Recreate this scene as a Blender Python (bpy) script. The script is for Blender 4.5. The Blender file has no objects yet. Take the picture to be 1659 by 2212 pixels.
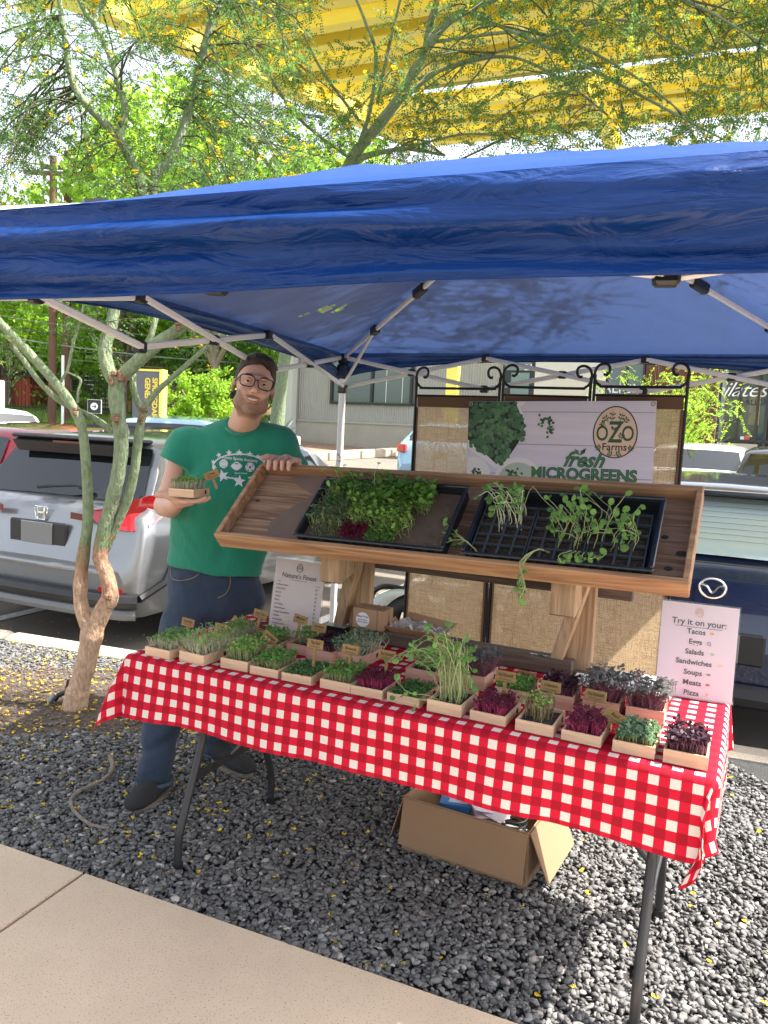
import bpy, math, random
import numpy as np
from mathutils import Vector, Matrix, Euler
random.seed(7); RS = np.random.RandomState(11)
SC = bpy.context.scene
COL = SC.collection
rad = math.radians
# ------------------------------------------------------------ camera, sky, sun, exposure
CAM_H, CAM_F, PITCH, ROLL = 1.525, 1690.0, rad(5.9), rad(2.8)
_fw = np.array([0, math.cos(PITCH), -math.sin(PITCH)])
_u0 = np.array([0, math.sin(PITCH), math.cos(PITCH)]); _r0 = np.array([1., 0, 0])
CR = _r0 * math.cos(ROLL) + _u0 * math.sin(ROLL)
CU = _u0 * math.cos(ROLL) - _r0 * math.sin(ROLL)
CO = np.array([0, 0, CAM_H])
cam = bpy.data.cameras.new('camera'); co = bpy.data.objects.new('camera', cam); COL.objects.link(co)
co.matrix_world = Matrix(((CR[0], CU[0], -_fw[0], 0), (CR[1], CU[1], -_fw[1], 0), (CR[2], CU[2], -_fw[2], CAM_H), (0, 0, 0, 1)))
cam.sensor_fit = 'HORIZONTAL'; cam.sensor_width = 36; cam.lens = 36 * CAM_F / 1659; cam.clip_start = .05; cam.clip_end = 900
SC.camera = co
# street frame: E1 runs along the kerb to the right, E2 across it towards the viewer
E1 = np.array([.955, -.297, 0]); E1 /= np.linalg.norm(E1); E2 = np.array([-E1[1], E1[0], 0]) * -1
SUN_EL = rad(54)
_az = E1 * math.cos(rad(16)) - E2 * math.sin(rad(16))
SUN_DIR = np.array([_az[0] * math.cos(SUN_EL), _az[1] * math.cos(SUN_EL), math.sin(SUN_EL)])
w = bpy.data.worlds.new('World'); SC.world = w; w.use_nodes = True
nt = w.node_tree; bg = nt.nodes['Background']
sky = nt.nodes.new('ShaderNodeTexSky'); sky.sky_type = 'NISHITA'; sky.sun_disc = False
sky.sun_elevation = SUN_EL; sky.sun_rotation = math.atan2(SUN_DIR[0], SUN_DIR[1])
sky.air_density = 1.0; sky.dust_density = 2.6; sky.ozone_density = .8
hsv = nt.nodes.new('ShaderNodeHueSaturation'); hsv.inputs['Saturation'].default_value = .38; nt.links.new(sky.outputs[0], hsv.inputs['Color']); nt.links.new(hsv.outputs[0], bg.inputs[0]); bg.inputs[1].default_value = .15
sl = bpy.data.lights.new('sun', 'SUN'); so = bpy.data.objects.new('sun', sl); COL.objects.link(so)
sl.energy = 4.6; sl.angle = rad(.5); sl.color = (1, .95, .87)
so.rotation_euler = Vector(-SUN_DIR).to_track_quat('-Z', 'Y').to_euler()
SC.view_settings.view_transform = 'Standard'; SC.view_settings.look = 'None'
SC.view_settings.exposure = 1.70; SC.view_settings.gamma = 1
SC.cycles.max_bounces = 7; SC.cycles.transparent_max_bounces = 12

def ray(u, v):
    return _fw + CR * (u - 829.5) / CAM_F - CU * (v - 1106) / CAM_F
def gz(u, v, z=0.):            # point of the level plane z seen in that direction
    d = ray(u, v); return CO + d * ((z - CAM_H) / d[2])
def at(u, v, y):               # point at ground distance y seen in that direction
    d = ray(u, v); return CO + d * (y / d[1])
def onp(u, v, P, n):
    d = ray(u, v); return CO + d * (np.dot(np.array(P) - CO, n) / np.dot(d, n))
# ------------------------------------------------------------ materials
def mat(name, col, rough=.6, metal=0., spec=.5, var=None, bump=None, coat=0., trans=0., emit=None, sheen=0., alpha=1.):
    """var=(scale, amount, colour2[, stretch]) mottles the base colour, bump=(scale, strength[, stretch]) adds relief"""
    m = bpy.data.materials.new(name); m.use_nodes = True; t = m.node_tree; p = t.nodes['Principled BSDF']
    c = (*col, 1); p.inputs['Base Color'].default_value = c
    p.inputs['Roughness'].default_value = rough; p.inputs['Metallic'].default_value = metal
    p.inputs['Specular IOR Level'].default_value = spec; p.inputs['Coat Weight'].default_value = coat
    p.inputs['Coat Roughness'].default_value = .04
    p.inputs['Transmission Weight'].default_value = trans; p.inputs['Sheen Weight'].default_value = sheen
    p.inputs['Alpha'].default_value = alpha
    tc = t.nodes.new('ShaderNodeTexCoord')
    def tex(scale, st, det=5):
        mp = t.nodes.new('ShaderNodeMapping'); mp.inputs['Scale'].default_value = st
        t.links.new(tc.outputs['Object'], mp.inputs[0])
        n = t.nodes.new('ShaderNodeTexNoise'); n.inputs['Scale'].default_value = scale; n.inputs['Detail'].default_value = det
        n.inputs['Roughness'].default_value = .6
        t.links.new(mp.outputs[0], n.inputs[0]); return n
    if var:
        n = tex(var[0], var[3] if len(var) > 3 else (1, 1, 1))
        r = t.nodes.new('ShaderNodeValToRGB'); e = r.color_ramp.elements
        e[0].position = .5 - .5 * (1 - var[1]) - .02; e[1].position = .5 + .5 * (1 - var[1]) + .02
        e[0].position = max(0, .5 - .22 / max(var[1], .2)); e[1].position = min(1, .5 + .22 / max(var[1], .2))
        e[0].color = c; e[1].color = (*var[2], 1)
        t.links.new(n.outputs[0], r.inputs[0]); t.links.new(r.outputs[0], p.inputs['Base Color'])
    if bump:
        n = tex(bump[0], bump[2] if len(bump) > 2 else (1, 1, 1), 4)
        b = t.nodes.new('ShaderNodeBump'); b.inputs['Strength'].default_value = bump[1]; b.inputs['Distance'].default_value = .01
        t.links.new(n.outputs[0], b.inputs['Height']); t.links.new(b.outputs[0], p.inputs['Normal'])
    return m
def two_sided(name, col, tcol, rough=.5, mix=.4, var=None, spec=.3, island=0.):
    """leaf / cloth: diffuse plus light coming through"""
    m = mat(name, col, rough, spec=spec, var=var); t = m.node_tree; p = t.nodes['Principled BSDF']
    tr = t.nodes.new('ShaderNodeBsdfTranslucent'); tr.inputs[0].default_value = (*tcol, 1)
    mx = t.nodes.new('ShaderNodeMixShader'); mx.inputs[0].default_value = mix
    t.links.new(p.outputs[0], mx.inputs[1]); t.links.new(tr.outputs[0], mx.inputs[2])
    t.links.new(mx.outputs[0], t.nodes['Material Output'].inputs[0])
    if island:
        g = t.nodes.new('ShaderNodeNewGeometry'); h = t.nodes.new('ShaderNodeHueSaturation')
        mr = t.nodes.new('ShaderNodeMapRange'); mr.inputs[3].default_value = 1 - island; mr.inputs[4].default_value = 1 + island
        t.links.new(g.outputs['Random Per Island'], mr.inputs[0]); t.links.new(mr.outputs[0], h.inputs['Value'])
        h.inputs['Color'].default_value = (*col, 1)
        h2 = t.nodes.new('ShaderNodeHueSaturation'); h2.inputs['Color'].default_value = (*tcol, 1)
        t.links.new(mr.outputs[0], h2.inputs['Value']); t.links.new(h2.outputs[0], tr.inputs[0])
        t.links.new(h.outputs[0], p.inputs['Base Color'])
    return m
def wood(name, c1, c2, scale=6, axis=0, rough=.65, knots=True):
    m = bpy.data.materials.new(name); m.use_nodes = True; t = m.node_tree; p = t.nodes['Principled BSDF']
    tc = t.nodes.new('ShaderNodeTexCoord'); mp = t.nodes.new('ShaderNodeMapping')
    s = [scale * 7] * 3; s[axis] = scale * .45; mp.inputs['Scale'].default_value = s
    oi = t.nodes.new('ShaderNodeObjectInfo'); cx = t.nodes.new('ShaderNodeVectorMath'); cx.operation = 'SCALE'
    cx.inputs[0].default_value = (7, 3, 5); t.links.new(oi.outputs['Random'], cx.inputs['Scale'])
    t.links.new(cx.outputs[0], mp.inputs['Location'])
    n = t.nodes.new('ShaderNodeTexNoise'); n.inputs['Scale'].default_value = 1; n.inputs['Detail'].default_value = 6; n.inputs['Distortion'].default_value = 1.6
    t.links.new(tc.outputs['Object'], mp.inputs[0]); t.links.new(mp.outputs[0], n.inputs[0])
    r = t.nodes.new('ShaderNodeValToRGB'); e = r.color_ramp.elements; e[0].position = .36; e[1].position = .62
    e[0].color = (*c2, 1); e[1].color = (*c1, 1); t.links.new(n.outputs[0], r.inputs[0]); t.links.new(r.outputs[0], p.inputs['Base Color'])
    b = t.nodes.new('ShaderNodeBump'); b.inputs['Strength'].default_value = .25; b.inputs['Distance'].default_value = .004
    t.links.new(n.outputs[0], b.inputs['Height']); t.links.new(b.outputs[0], p.inputs['Normal'])
    p.inputs['Roughness'].default_value = rough; p.inputs['Specular IOR Level'].default_value = .3
    return m
# ------------------------------------------------------------ mesh builder
class MB:
    def __init__(s): s.v = []; s.f = []; s.m = []; s.n = 0
    def add(s, vs, fs, mi=0):
        vs = np.asarray(vs, float).reshape(-1, 3); s.v.append(vs)
        for f in fs: s.f.append(tuple(int(i) + s.n for i in f)); s.m.append(mi)
        s.n += len(vs); return s
    def box(s, c, d, M=None, mi=0, bev=0.):
        """box centred at c with full sizes d, optional 3x3 rotation M, chamfered vertical edges when bev>0"""
        x, y, z = np.array(d) / 2.
        if bev > 0:
            b = min(bev, x * .9, y * .9, z * .9)
            pts = []; 
            for zz, ins in ((-z, b), (-z + b, 0), (z - b, 0), (z, b)):
                xx, yy = x - ins, y - ins; k = b if ins == 0 else b * .6
                pts += [(-xx + k, -yy, zz), (xx - k, -yy, zz), (xx, -yy + k, zz), (xx, yy - k, zz), (xx - k, yy, zz), (-xx + k, yy, zz), (-xx, yy - k, zz), (-xx, -yy + k, zz)]
            vs = np.array(pts); fs = [tuple(range(7, -1, -1)), tuple(range(24, 32))]
            for r in range(3):
                for i in range(8): j = (i + 1) % 8; fs.append((r * 8 + i, r * 8 + j, r * 8 + 8 + j, r * 8 + 8 + i))
        else:
            vs = np.array([(-x, -y, -z), (x, -y, -z), (x, y, -z), (-x, y, -z), (-x, -y, z), (x, -y, z), (x, y, z), (-x, y, z)])
            fs = [(3, 2, 1, 0), (4, 5, 6, 7), (0, 1, 5, 4), (1, 2, 6, 5), (2, 3, 7, 6), (3, 0, 4, 7)]
        if M is not None: vs = vs @ np.array(M).T
        return s.add(vs + np.array(c), fs, mi)
    def bar(s, a, b, wd, ht, mi=0, up=(0, 0, 1), bev=0.):
        """square bar from a to b"""
        a = np.array(a, float); b = np.array(b, float); d = b - a; L = np.linalg.norm(d); d = d / L
        up = np.array(up, float); sx = np.cross(d, up)
        if np.linalg.norm(sx) < 1e-4: sx = np.cross(d, (1., 0, 0))
        sx /= np.linalg.norm(sx); uz = np.cross(sx, d)
        return s.box((a + b) / 2, (L, wd, ht), np.array([d, sx, uz]).T, mi, bev)
    def tube(s, pts, r, n=8, mi=0, cap=True, closed=False):
        pts = np.array(pts, float); k = len(pts); r = np.ones(k) * r if np.isscalar(r) else np.array(r, float)
        tg = np.gradient(pts, axis=0)
        if closed: tg = np.roll(pts, -1, 0) - np.roll(pts, 1, 0)
        tg /= np.linalg.norm(tg, axis=1)[:, None] + 1e-12
        nv = np.cross(tg[0], (0, 0, 1.));
        if np.linalg.norm(nv) < .1: nv = np.cross(tg[0], (1., 0, 0))
        nv /= np.linalg.norm(nv); vs = []
        an = np.arange(n) * 2 * math.pi / n
        for i in range(k):
            nv = nv - tg[i] * np.dot(nv, tg[i]); nv /= np.linalg.norm(nv) + 1e-12; bv = np.cross(tg[i], nv)
            vs.append(pts[i] + r[i] * (np.cos(an)[:, None] * nv + np.sin(an)[:, None] * bv))
        fs = []
        for i in range(k if closed else k - 1):
            i2 = (i + 1) % k
            for j in range(n): j2 = (j + 1) % n; fs.append((i * n + j, i * n + j2, i2 * n + j2, i2 * n + j))
        if cap and not closed: fs += [tuple(range(n - 1, -1, -1)), tuple((k - 1) * n + j for j in range(n))]
        return s.add(np.concatenate(vs), fs, mi)
    def ball(s, c, r, n=10, mi=0, M=None):
        r = np.array([r] * 3 if np.isscalar(r) else r, float); vs = [(0, 0, -1)]; m = n // 2
        for i in range(1, m):
            a = math.pi * i / m - math.pi / 2
            for j in range(n): b = 2 * math.pi * j / n; vs.append((math.cos(a) * math.cos(b), math.cos(a) * math.sin(b), math.sin(a)))
        vs.append((0, 0, 1)); vs = np.array(vs) * r; fs = []
        for j in range(n):
            fs.append((0, 1 + (j + 1) % n, 1 + j)); fs.append((len(vs) - 1, 1 + (m - 2) * n + j, 1 + (m - 2) * n + (j + 1) % n))
            for i in range(m - 2): a = 1 + i * n; fs.append((a + j, a + (j + 1) % n, a + n + (j + 1) % n, a + n + j))
        if M is not None: vs = vs @ np.array(M).T
        return s.add(vs + np.array(c), fs, mi)
    def grid(s, P, mi=0, flip=False):
        """P: array (a, b, 3)"""
        P = np.asarray(P, float); a, b = P.shape[:2]; fs = []
        for i in range(a - 1):
            for j in range(b - 1):
                q = (i * b + j, (i + 1) * b + j, (i + 1) * b + j + 1, i * b + j + 1); fs.append(q[::-1] if flip else q)
        return s.add(P.reshape(-1, 3), fs, mi)
    def prism(s, poly, h, M=None, c=(0, 0, 0), mi=0):
        """polygon (x,y) list extruded to z=h, then rotated by M and moved to c"""
        n = len(poly); vs = np.array([(x, y, 0) for x, y in poly] + [(x, y, h) for x, y in poly], float)
        fs = [tuple(range(n - 1, -1, -1)), tuple(range(n, 2 * n))] + [(i, (i + 1) % n, n + (i + 1) % n, n + i) for i in range(n)]
        if M is not None: vs = vs @ np.array(M).T
        return s.add(vs + np.array(c), fs, mi)
    def cyl(s, c, r, h, axis=(0, 0, 1), n=20, mi=0):
        a = np.array(axis, float); a /= np.linalg.norm(a); c = np.array(c, float)
        return s.tube([c - a * h / 2, c + a * h / 2], r, n, mi)
    def build(s, name, mats, parent=None, smooth=False, off=None, uv=None):
        me = bpy.data.meshes.new(name); vs = np.concatenate(s.v) if s.v else np.zeros((0, 3))
        if off is not None: vs = vs - np.array(off)
        me.from_pydata(vs.tolist(), [], s.f)
        if not isinstance(mats, (list, tuple)): mats = [mats]
        for m in mats: me.materials.append(m)
        if len(mats) > 1: me.polygons.foreach_set('material_index', s.m)
        if uv is not None:
            ul = me.uv_layers.new(name='UVMap'); li = np.empty(len(me.loops), int); me.loops.foreach_get('vertex_index', li)
            ul.data.foreach_set('uv', np.asarray(uv, float)[li].ravel())
        if smooth:
            me.polygons.foreach_set('use_smooth', [True] * len(me.polygons))
            if smooth != 2:
                try: me.set_sharp_from_angle(angle=rad(42))
                except Exception: pass
        me.update(); o = bpy.data.objects.new(name, me); COL.objects.link(o)
        if parent: o.parent = parent
        return o
def raw(name, V, F, mats, parent=None, mi=None, smooth=False, off=None):
    """fast mesh from numpy arrays; F (n,k) all with the same number of corners, or a list of such arrays"""
    Fs = F if isinstance(F, list) else [F]
    me = bpy.data.meshes.new(name); V = np.asarray(V, np.float32)
    if off is not None: V = V - np.array(off, np.float32)
    idx = np.concatenate([f.ravel() for f in Fs]).astype(np.int32)
    tot = np.concatenate([np.full(len(f), f.shape[1]) for f in Fs]).astype(np.int32)
    me.vertices.add(len(V)); me.vertices.foreach_set('co', V.ravel())
    me.loops.add(len(idx)); me.loops.foreach_set('vertex_index', idx)
    me.polygons.add(len(tot)); me.polygons.foreach_set('loop_start', np.concatenate([[0], np.cumsum(tot)[:-1]]).astype(np.int32))
    me.polygons.foreach_set('loop_total', tot)
    if not isinstance(mats, (list, tuple)): mats = [mats]
    for m in mats: me.materials.append(m)
    if mi is not None: me.polygons.foreach_set('material_index', np.asarray(mi, np.int32))
    if smooth: me.polygons.foreach_set('use_smooth', np.ones(len(tot), bool))
    me.update(calc_edges=True); me.validate()
    o = bpy.data.objects.new(name, me); COL.objects.link(o)
    if parent: o.parent = parent
    return o
def tag(o, label=None, cat=None, group=None, kind=None):
    if label: o['label'] = label
    if cat: o['category'] = cat
    if group: o['group'] = group
    if kind: o['kind'] = kind
    return o
def thing(name, label, cat, loc=(0, 0, 0), rz=0., group=None):
    o = bpy.data.objects.new(name, None); COL.objects.link(o); o.location = Vector([float(c) for c in loc]); o.rotation_euler = (0, 0, rz)
    o.empty_display_size = .1
    return tag(o, label, cat, group)
def clone(o, parent=None, **kw):
    c = o.copy(); COL.objects.link(c)
    if parent: c.parent = parent
    for k in o.children: clone(k, c)
    return c
def struct(o): o['kind'] = 'structure'; return o
def rz(a): c, s = math.cos(a), math.sin(a); return np.array([[c, -s, 0], [s, c, 0], [0, 0, 1]])
def rx(a): c, s = math.cos(a), math.sin(a); return np.array([[1, 0, 0], [0, c, -s], [0, s, c]])
def ry(a): c, s = math.cos(a), math.sin(a); return np.array([[c, 0, s], [0, 1, 0], [-s, 0, c]])
def text(name, body, size, m, parent, M4, shear=0., ext=.0, bold=0., sx=1., align='CENTER', space=1.):
    cu = bpy.data.curves.new(name, 'FONT'); cu.body = body; cu.size = size; cu.align_x = align; cu.align_y = 'CENTER'
    cu.shear = shear; cu.extrude = ext; cu.offset = bold; cu.resolution_u = 3; cu.space_character = space
    o = bpy.data.objects.new(name, cu); me = bpy.data.meshes.new_from_object(o); bpy.data.objects.remove(o)
    me.materials.clear(); me.materials.append(m)
    me.transform(Matrix.Diagonal((sx, 1, 1, 1))); me.transform(Matrix([list(map(float, r)) for r in M4]))
    o = bpy.data.objects.new(name, me); COL.objects.link(o); o.parent = parent
    return o
def frame4(o, x, y, z=None):
    """4x4 with origin o, columns x, y, z"""
    x = np.array(x, float); y = np.array(y, float); x = x / np.linalg.norm(x); y = y / np.linalg.norm(y)
    z = np.cross(x, y) if z is None else z
    M = np.eye(4); M[:3, 0] = x; M[:3, 1] = y; M[:3, 2] = z; M[:3, 3] = o; return M
def smooth_path(pts, n=6):
    """Catmull-Rom through pts"""
    P = np.array(pts, float); P = np.vstack([2 * P[0] - P[1], P, 2 * P[-1] - P[-2]]); out = []
    for i in range(1, len(P) - 2):
        for k in range(n):
            t = k / n
            out.append(.5 * (2 * P[i] + (P[i + 1] - P[i - 1]) * t + (2 * P[i - 1] - 5 * P[i] + 4 * P[i + 1] - P[i + 2]) * t * t + (3 * P[i] - P[i - 1] - 3 * P[i + 1] + P[i + 2]) * t ** 3))
    out.append(P[-2]); return np.array(out)
def vnoise(x, y, seed=0):
    """smooth value noise on numpy arrays, about -1..1"""
    xi = np.floor(x).astype(int); yi = np.floor(y).astype(int); fx = x - xi; fy = y - yi
    fx = fx * fx * (3 - 2 * fx); fy = fy * fy * (3 - 2 * fy)
    def h(a, b): v = np.sin(a * 127.1 + b * 311.7 + seed * 74.7) * 43758.5453; return (v - np.floor(v)) * 2 - 1
    return (h(xi, yi) * (1 - fx) + h(xi + 1, yi) * fx) * (1 - fy) + (h(xi, yi + 1) * (1 - fx) + h(xi + 1, yi + 1) * fx) * fy
# ------------------------------------------------------------ surface from a distance field
def surface(fn, lo, hi, res):
    lo = np.array(lo, float); hi = np.array(hi, float); n = np.ceil((hi - lo) / res).astype(int) + 1
    ax = [lo[i] + res * np.arange(n[i]) for i in range(3)]
    X, Y, Z = np.meshgrid(*ax, indexing='ij'); D = fn(np.stack([X, Y, Z], -1)); ins = D < 0
    c = np.zeros(np.array(ins.shape) - 1, int)
    for a in (0, 1):
        for b in (0, 1):
            for d in (0, 1): c += ins[a:a + c.shape[0], b:b + c.shape[1], d:d + c.shape[2]]
    act = (c > 0) & (c < 8); ids = -np.ones(act.shape, int); cells = np.argwhere(act); ids[act] = np.arange(len(cells))
    acc = np.zeros((len(cells), 3)); cnt = np.zeros(len(cells))
    for ax_ in range(3):
        o = [a for a in range(3) if a != ax_]
        for p in (0, 1):
            for q in (0, 1):
                s = cells.copy(); s[:, o[0]] += p; s[:, o[1]] += q; e = s.copy(); e[:, ax_] += 1
                d0 = D[tuple(s.T)]; d1 = D[tuple(e.T)]; k = (d0 < 0) != (d1 < 0)
                t = np.where(k, d0 / (d0 - d1 + 1e-12), 0); pt = s.astype(float); pt[:, ax_] += t
                acc[k] += pt[k]; cnt[k] += 1
    V = lo + acc / cnt[:, None] * res; F = []
    for ax_ in range(3):
        o = [(ax_ + 1) % 3, (ax_ + 2) % 3]; sl0 = [slice(None)] * 3; sl1 = [slice(None)] * 3
        sl0[ax_] = slice(0, -1); sl1[ax_] = slice(1, None)
        A = ins[tuple(sl0)]; B = ins[tuple(sl1)]; e = np.argwhere(A != B)
        e = e[(e[:, o[0]] > 0) & (e[:, o[1]] > 0) & (e[:, o[0]] < act.shape[o[0]]) & (e[:, o[1]] < act.shape[o[1]])]
        fl = A[tuple(e.T)]; q = []
        for a, b in ((-1, -1), (0, -1), (0, 0), (-1, 0)):
            k = e.copy(); k[:, o[0]] += a; k[:, o[1]] += b; q.append(ids[tuple(k.T)])
        q = np.stack(q, 1); q[~fl] = q[~fl][:, ::-1]; F.append(q)
    return V, np.concatenate(F)
def smin(a, b, k): h = np.clip(.5 + .5 * (b - a) / k, 0, 1); return b * (1 - h) + a * h - k * h * (1 - h)
def cone(P, a, b, ra, rb):      # tapered capsule
    a = np.array(a, float); b = np.array(b, float); d = b - a; t = np.clip(((P - a) @ d) / (d @ d), 0, 1)
    return np.linalg.norm(P - a - t[..., None] * d, axis=-1) - (ra + (rb - ra) * t)
def ell(P, c, r, M=None):
    q = P - np.array(c)
    if M is not None: q = q @ np.array(M)
    q = q / np.array(r); k = np.linalg.norm(q, axis=-1); return (k - 1) * min(r)
# ============================================================ ground
def lotz(x, y):
    return -.13 + .066 * np.maximum(np.asarray(y, float) - 8.5, 0) * np.clip((np.asarray(y, float) - 8.5) / 3, 0, 1) ** .5 * (np.asarray(y, float) < 999)
K0 = gz(0, 1378); K1 = gz(1640, 1642); KD = (K1 - K0) / np.linalg.norm(K1 - K0); KN = np.array([-KD[1], KD[0], 0])
S0 = gz(0, 1820, .02); S1 = gz(1130, 2212, .02); SD = (S1 - S0) / np.linalg.norm(S1 - S0); SN = np.array([-SD[1], SD[0], 0])
M_soil = mat('soil', (.060, .045, .034), .95, var=(14, .8, (.115, .09, .07)), bump=(90, .8))
M_sub = mat('gravel_dust', (.035, .035, .037), .95, var=(30, .8, (.07, .07, .07)), bump=(140, 1.))
M_conc = mat('concrete_walk', (.74, .57, .40), .85, var=(1.6, .9, (.56, .43, .30)), bump=(320, .35))
def speckle(m, scale, lo, colr, fac=.7):
    t = m.node_tree; p = t.nodes['Principled BSDF']; l = p.inputs['Base Color'].links; tc = t.nodes.new('ShaderNodeTexCoord')
    n = t.nodes.new('ShaderNodeTexNoise'); n.inputs['Scale'].default_value = scale; n.inputs['Detail'].default_value = 3
    r = t.nodes.new('ShaderNodeMapRange'); r.inputs[1].default_value = lo; r.inputs[2].default_value = lo + .06; r.inputs[4].default_value = fac
    mx = t.nodes.new('ShaderNodeMix'); mx.data_type = 'RGBA'; t.links.new(tc.outputs['Object'], n.inputs[0]); t.links.new(n.outputs[0], r.inputs[0])
    t.links.new(r.outputs[0], mx.inputs[0])
    if l: t.links.new(l[0].from_socket, mx.inputs[6])
    else: mx.inputs[6].default_value = p.inputs['Base Color'].default_value
    mx.inputs[7].default_value = (*colr, 1); t.links.new(mx.outputs[2], p.inputs['Base Color']); return m
speckle(M_conc, 190, .60, (.22, .17, .13)); speckle(M_conc, 60, .66, (.62, .54, .45), .5)
M_kerb = mat('kerb_concrete', (.50, .43, .33), .9, var=(6, .7, (.36, .31, .25)), bump=(120, .5))
M_lot = mat('lot_surface', (.20, .175, .145), .9, var=(2.2, .6, (.14, .125, .105)), bump=(160, .4)); speckle(M_lot, 130, .6, (.12, .10, .085))
M_paint = mat('road_paint', (.78, .78, .76), .7, var=(30, .9, (.45, .42, .38)))
M_ypaint = mat('kerb_yellow', (.75, .55, .10), .75, var=(20, .9, (.55, .47, .30)))
# terrain: one sheet out to the horizon, rising beyond the parking bays
xs = np.concatenate([[-400, -150, -70], np.linspace(-45, 45, 46), [70, 150, 400]]); ys = np.concatenate([[-60, -20], np.linspace(-6, 8, 8), np.linspace(9, 44, 36), [60, 100, 200, 500]])
P = np.array([[(x, y, float(lotz(x, min(y, 46))) - .03 if y > KD[1] / KD[0] * (x - K0[0]) + K0[1] else -.16) for y in ys] for x in xs])
g = MB().grid(P, flip=False).build('ground', mat('ground_earth', (.20, .17, .13), .95, var=(.4, .6, (.16, .17, .09)))); struct(g)
# parking lot
b = MB(); A = []
for a in np.linspace(-26, 34, 61):
    row = []
    for c in np.concatenate([np.linspace(.16, 6, 7), np.linspace(6.6, 24, 30)]):
        q = K0 + KD * a + KN * c; row.append((q[0], q[1], float(lotz(q[0], q[1]))))
    A.append(row)
lot = b.grid(np.array(A)).build('parking_lot', M_lot); struct(lot)
def strip(name, p, q, wd, m, lift=.006, seg=12):
    p = np.array(p, float); q = np.array(q, float); d = q - p; n = np.array([-d[1], d[0], 0]); n /= np.linalg.norm(n); rows = []
    for t in np.linspace(0, 1, seg):
        c = p + d * t; rows.append([[c[0] + n[0] * s, c[1] + n[1] * s, float(lotz(c[0], c[1])) + lift] for s in (-wd / 2, wd / 2)])
    return struct(MB().grid(np.array(rows), flip=True).build(name, m))
L0 = gz(703, 1338, -.13); L1 = gz(932, 1243, -.13); LD = (L1 - L0) / np.linalg.norm(L1 - L0)
strip('parking_line', L0 - LD * .5, L0 + LD * 5.2, .12, M_paint)
q0 = gz(0, 1337, -.13); strip('parking_line', q0 - LD * .5, q0 + LD * 5.0, .12, M_paint)
q0 = L0 + KD * 2.9; strip('parking_line', q0 - LD * .7, q0 + LD * 4.6, .12, M_paint)
# kerb: lengths butted with narrow joints
kerb = thing('kerb', None, None, K0); struct(kerb); del_ = [kerb.pop(k) for k in ('label', 'category') if k in kerb]
for i in range(-3, 6):
    a0, a1 = i * 1.8 + .004, (i + 1) * 1.8 - .004; c = K0 + KD * (a0 + a1) / 2 + KN * .08
    MB().box((c[0], c[1], -.075), (a1 - a0, .16, .17), np.array([KD, KN, (0, 0, 1)]).T, bev=.02).build('kerb_stone', M_kerb, kerb, off=K0)
# gravel bed base
def quad(name, pts, m, parent=None):
    return MB().add(pts, [tuple(range(len(pts)))]).build(name, m, parent)
bed = quad('gravel_bed', [S0 - SD * 4 + (0, 0, -.035), S0 + SD * 7 + (0, 0, -.035), K0 + KD * 7.2 + KN * .02 + (0, 0, -.015), K0 - KD * 4 + KN * .02 + (0, 0, -.015)], M_sub); struct(bed)
# sidewalk slabs
walk = struct(thing('sidewalk', None, None, S0)); [walk.pop(k) for k in ('label', 'category') if k in walk]
J0 = gz(190, 1878, .02); ja = float(np.dot(J0 - S0, SD)); JN = gz(0, 2010, .02) - J0; jn = JN / np.linalg.norm(JN)
for i in range(-3, 4):
    a0 = ja + 1.52 * i + .006; a1 = ja + 1.52 * (i + 1) - .006
    sk = jn / abs(np.dot(jn, SN)) * 1.8
    pts = [S0 + SD * a0, S0 + SD * a1, S0 + SD * a1 + sk, S0 + SD * a0 + sk]
    bb = MB(); top = [(p[0], p[1], .02) for p in pts]; bot = [(p[0], p[1], -.10) for p in pts]
    cen = np.mean(top, 0); ins = [tuple(cen + (np.array(t) - cen) * .994 + (0, 0, .0)) for t in top]; top2 = [(t[0], t[1], .014) for t in top]
    bb.add(bot + top2 + ins, [(0, 3, 7, 4), (3, 2, 6, 7), (2, 1, 5, 6), (1, 0, 4, 5), (4, 7, 11, 8), (7, 6, 10, 11), (6, 5, 9, 10), (5, 4, 8, 9), (8, 11, 10, 9)])
    bb.build('slab', M_conc, walk, off=S0)
quad_pts = [S0 - SD * 6 + SN * -.0, S0 + SD * 8, S0 + SD * 8 - SN * 6, S0 - SD * 6 - SN * 6]
MB().add([(p[0], p[1], -.02) for p in quad_pts], [(0, 3, 2, 1)]).build('joint_bed', M_sub, walk, off=S0)
# stones
ico_v = []; ph = (1 + 5 ** .5) / 2
for s1 in (-1, 1):
    for s2 in (-1, 1): ico_v += [(0, s1, s2 * ph), (s1, s2 * ph, 0), (s2 * ph, 0, s1)]
ico_v = np.array(ico_v, float); ico_v /= np.linalg.norm(ico_v[0]); ico_f = []
for i in range(12):
    for j in range(i + 1, 12):
        for k in range(j + 1, 12):
            if all(abs(np.linalg.norm(ico_v[p] - ico_v[q]) - 1.0515) < .01 for p, q in ((i, j), (j, k), (i, k))):
                n = np.cross(ico_v[j] - ico_v[i], ico_v[k] - ico_v[i]); ico_f.append((i, j, k) if n @ ico_v[i] > 0 else (i, k, j))
ico_f = np.array(ico_f)
TREE = gz(165, 1530)
def soil_amt(p):
    d = (p - (TREE + np.array([-.25, .12, 0]))); r = np.sqrt((d[:, 0] / 1.05) ** 2 + (d[:, 1] / .52) ** 2)
    r = r + .22 * vnoise(p[:, 0] * 5, p[:, 1] * 5, 3); return r
def scatter(n, wa=(-3.6, 4.4)):
    a = RS.uniform(wa[0], wa[1], n); b_ = RS.uniform(0, 1, n)
    p0 = S0 + SD * a[:, None]; t = a; p1 = K0 + KD * (a * 1.03)[:, None]
    return p0 * (1 - b_)[:, None] + p1 * b_[:, None]
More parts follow.
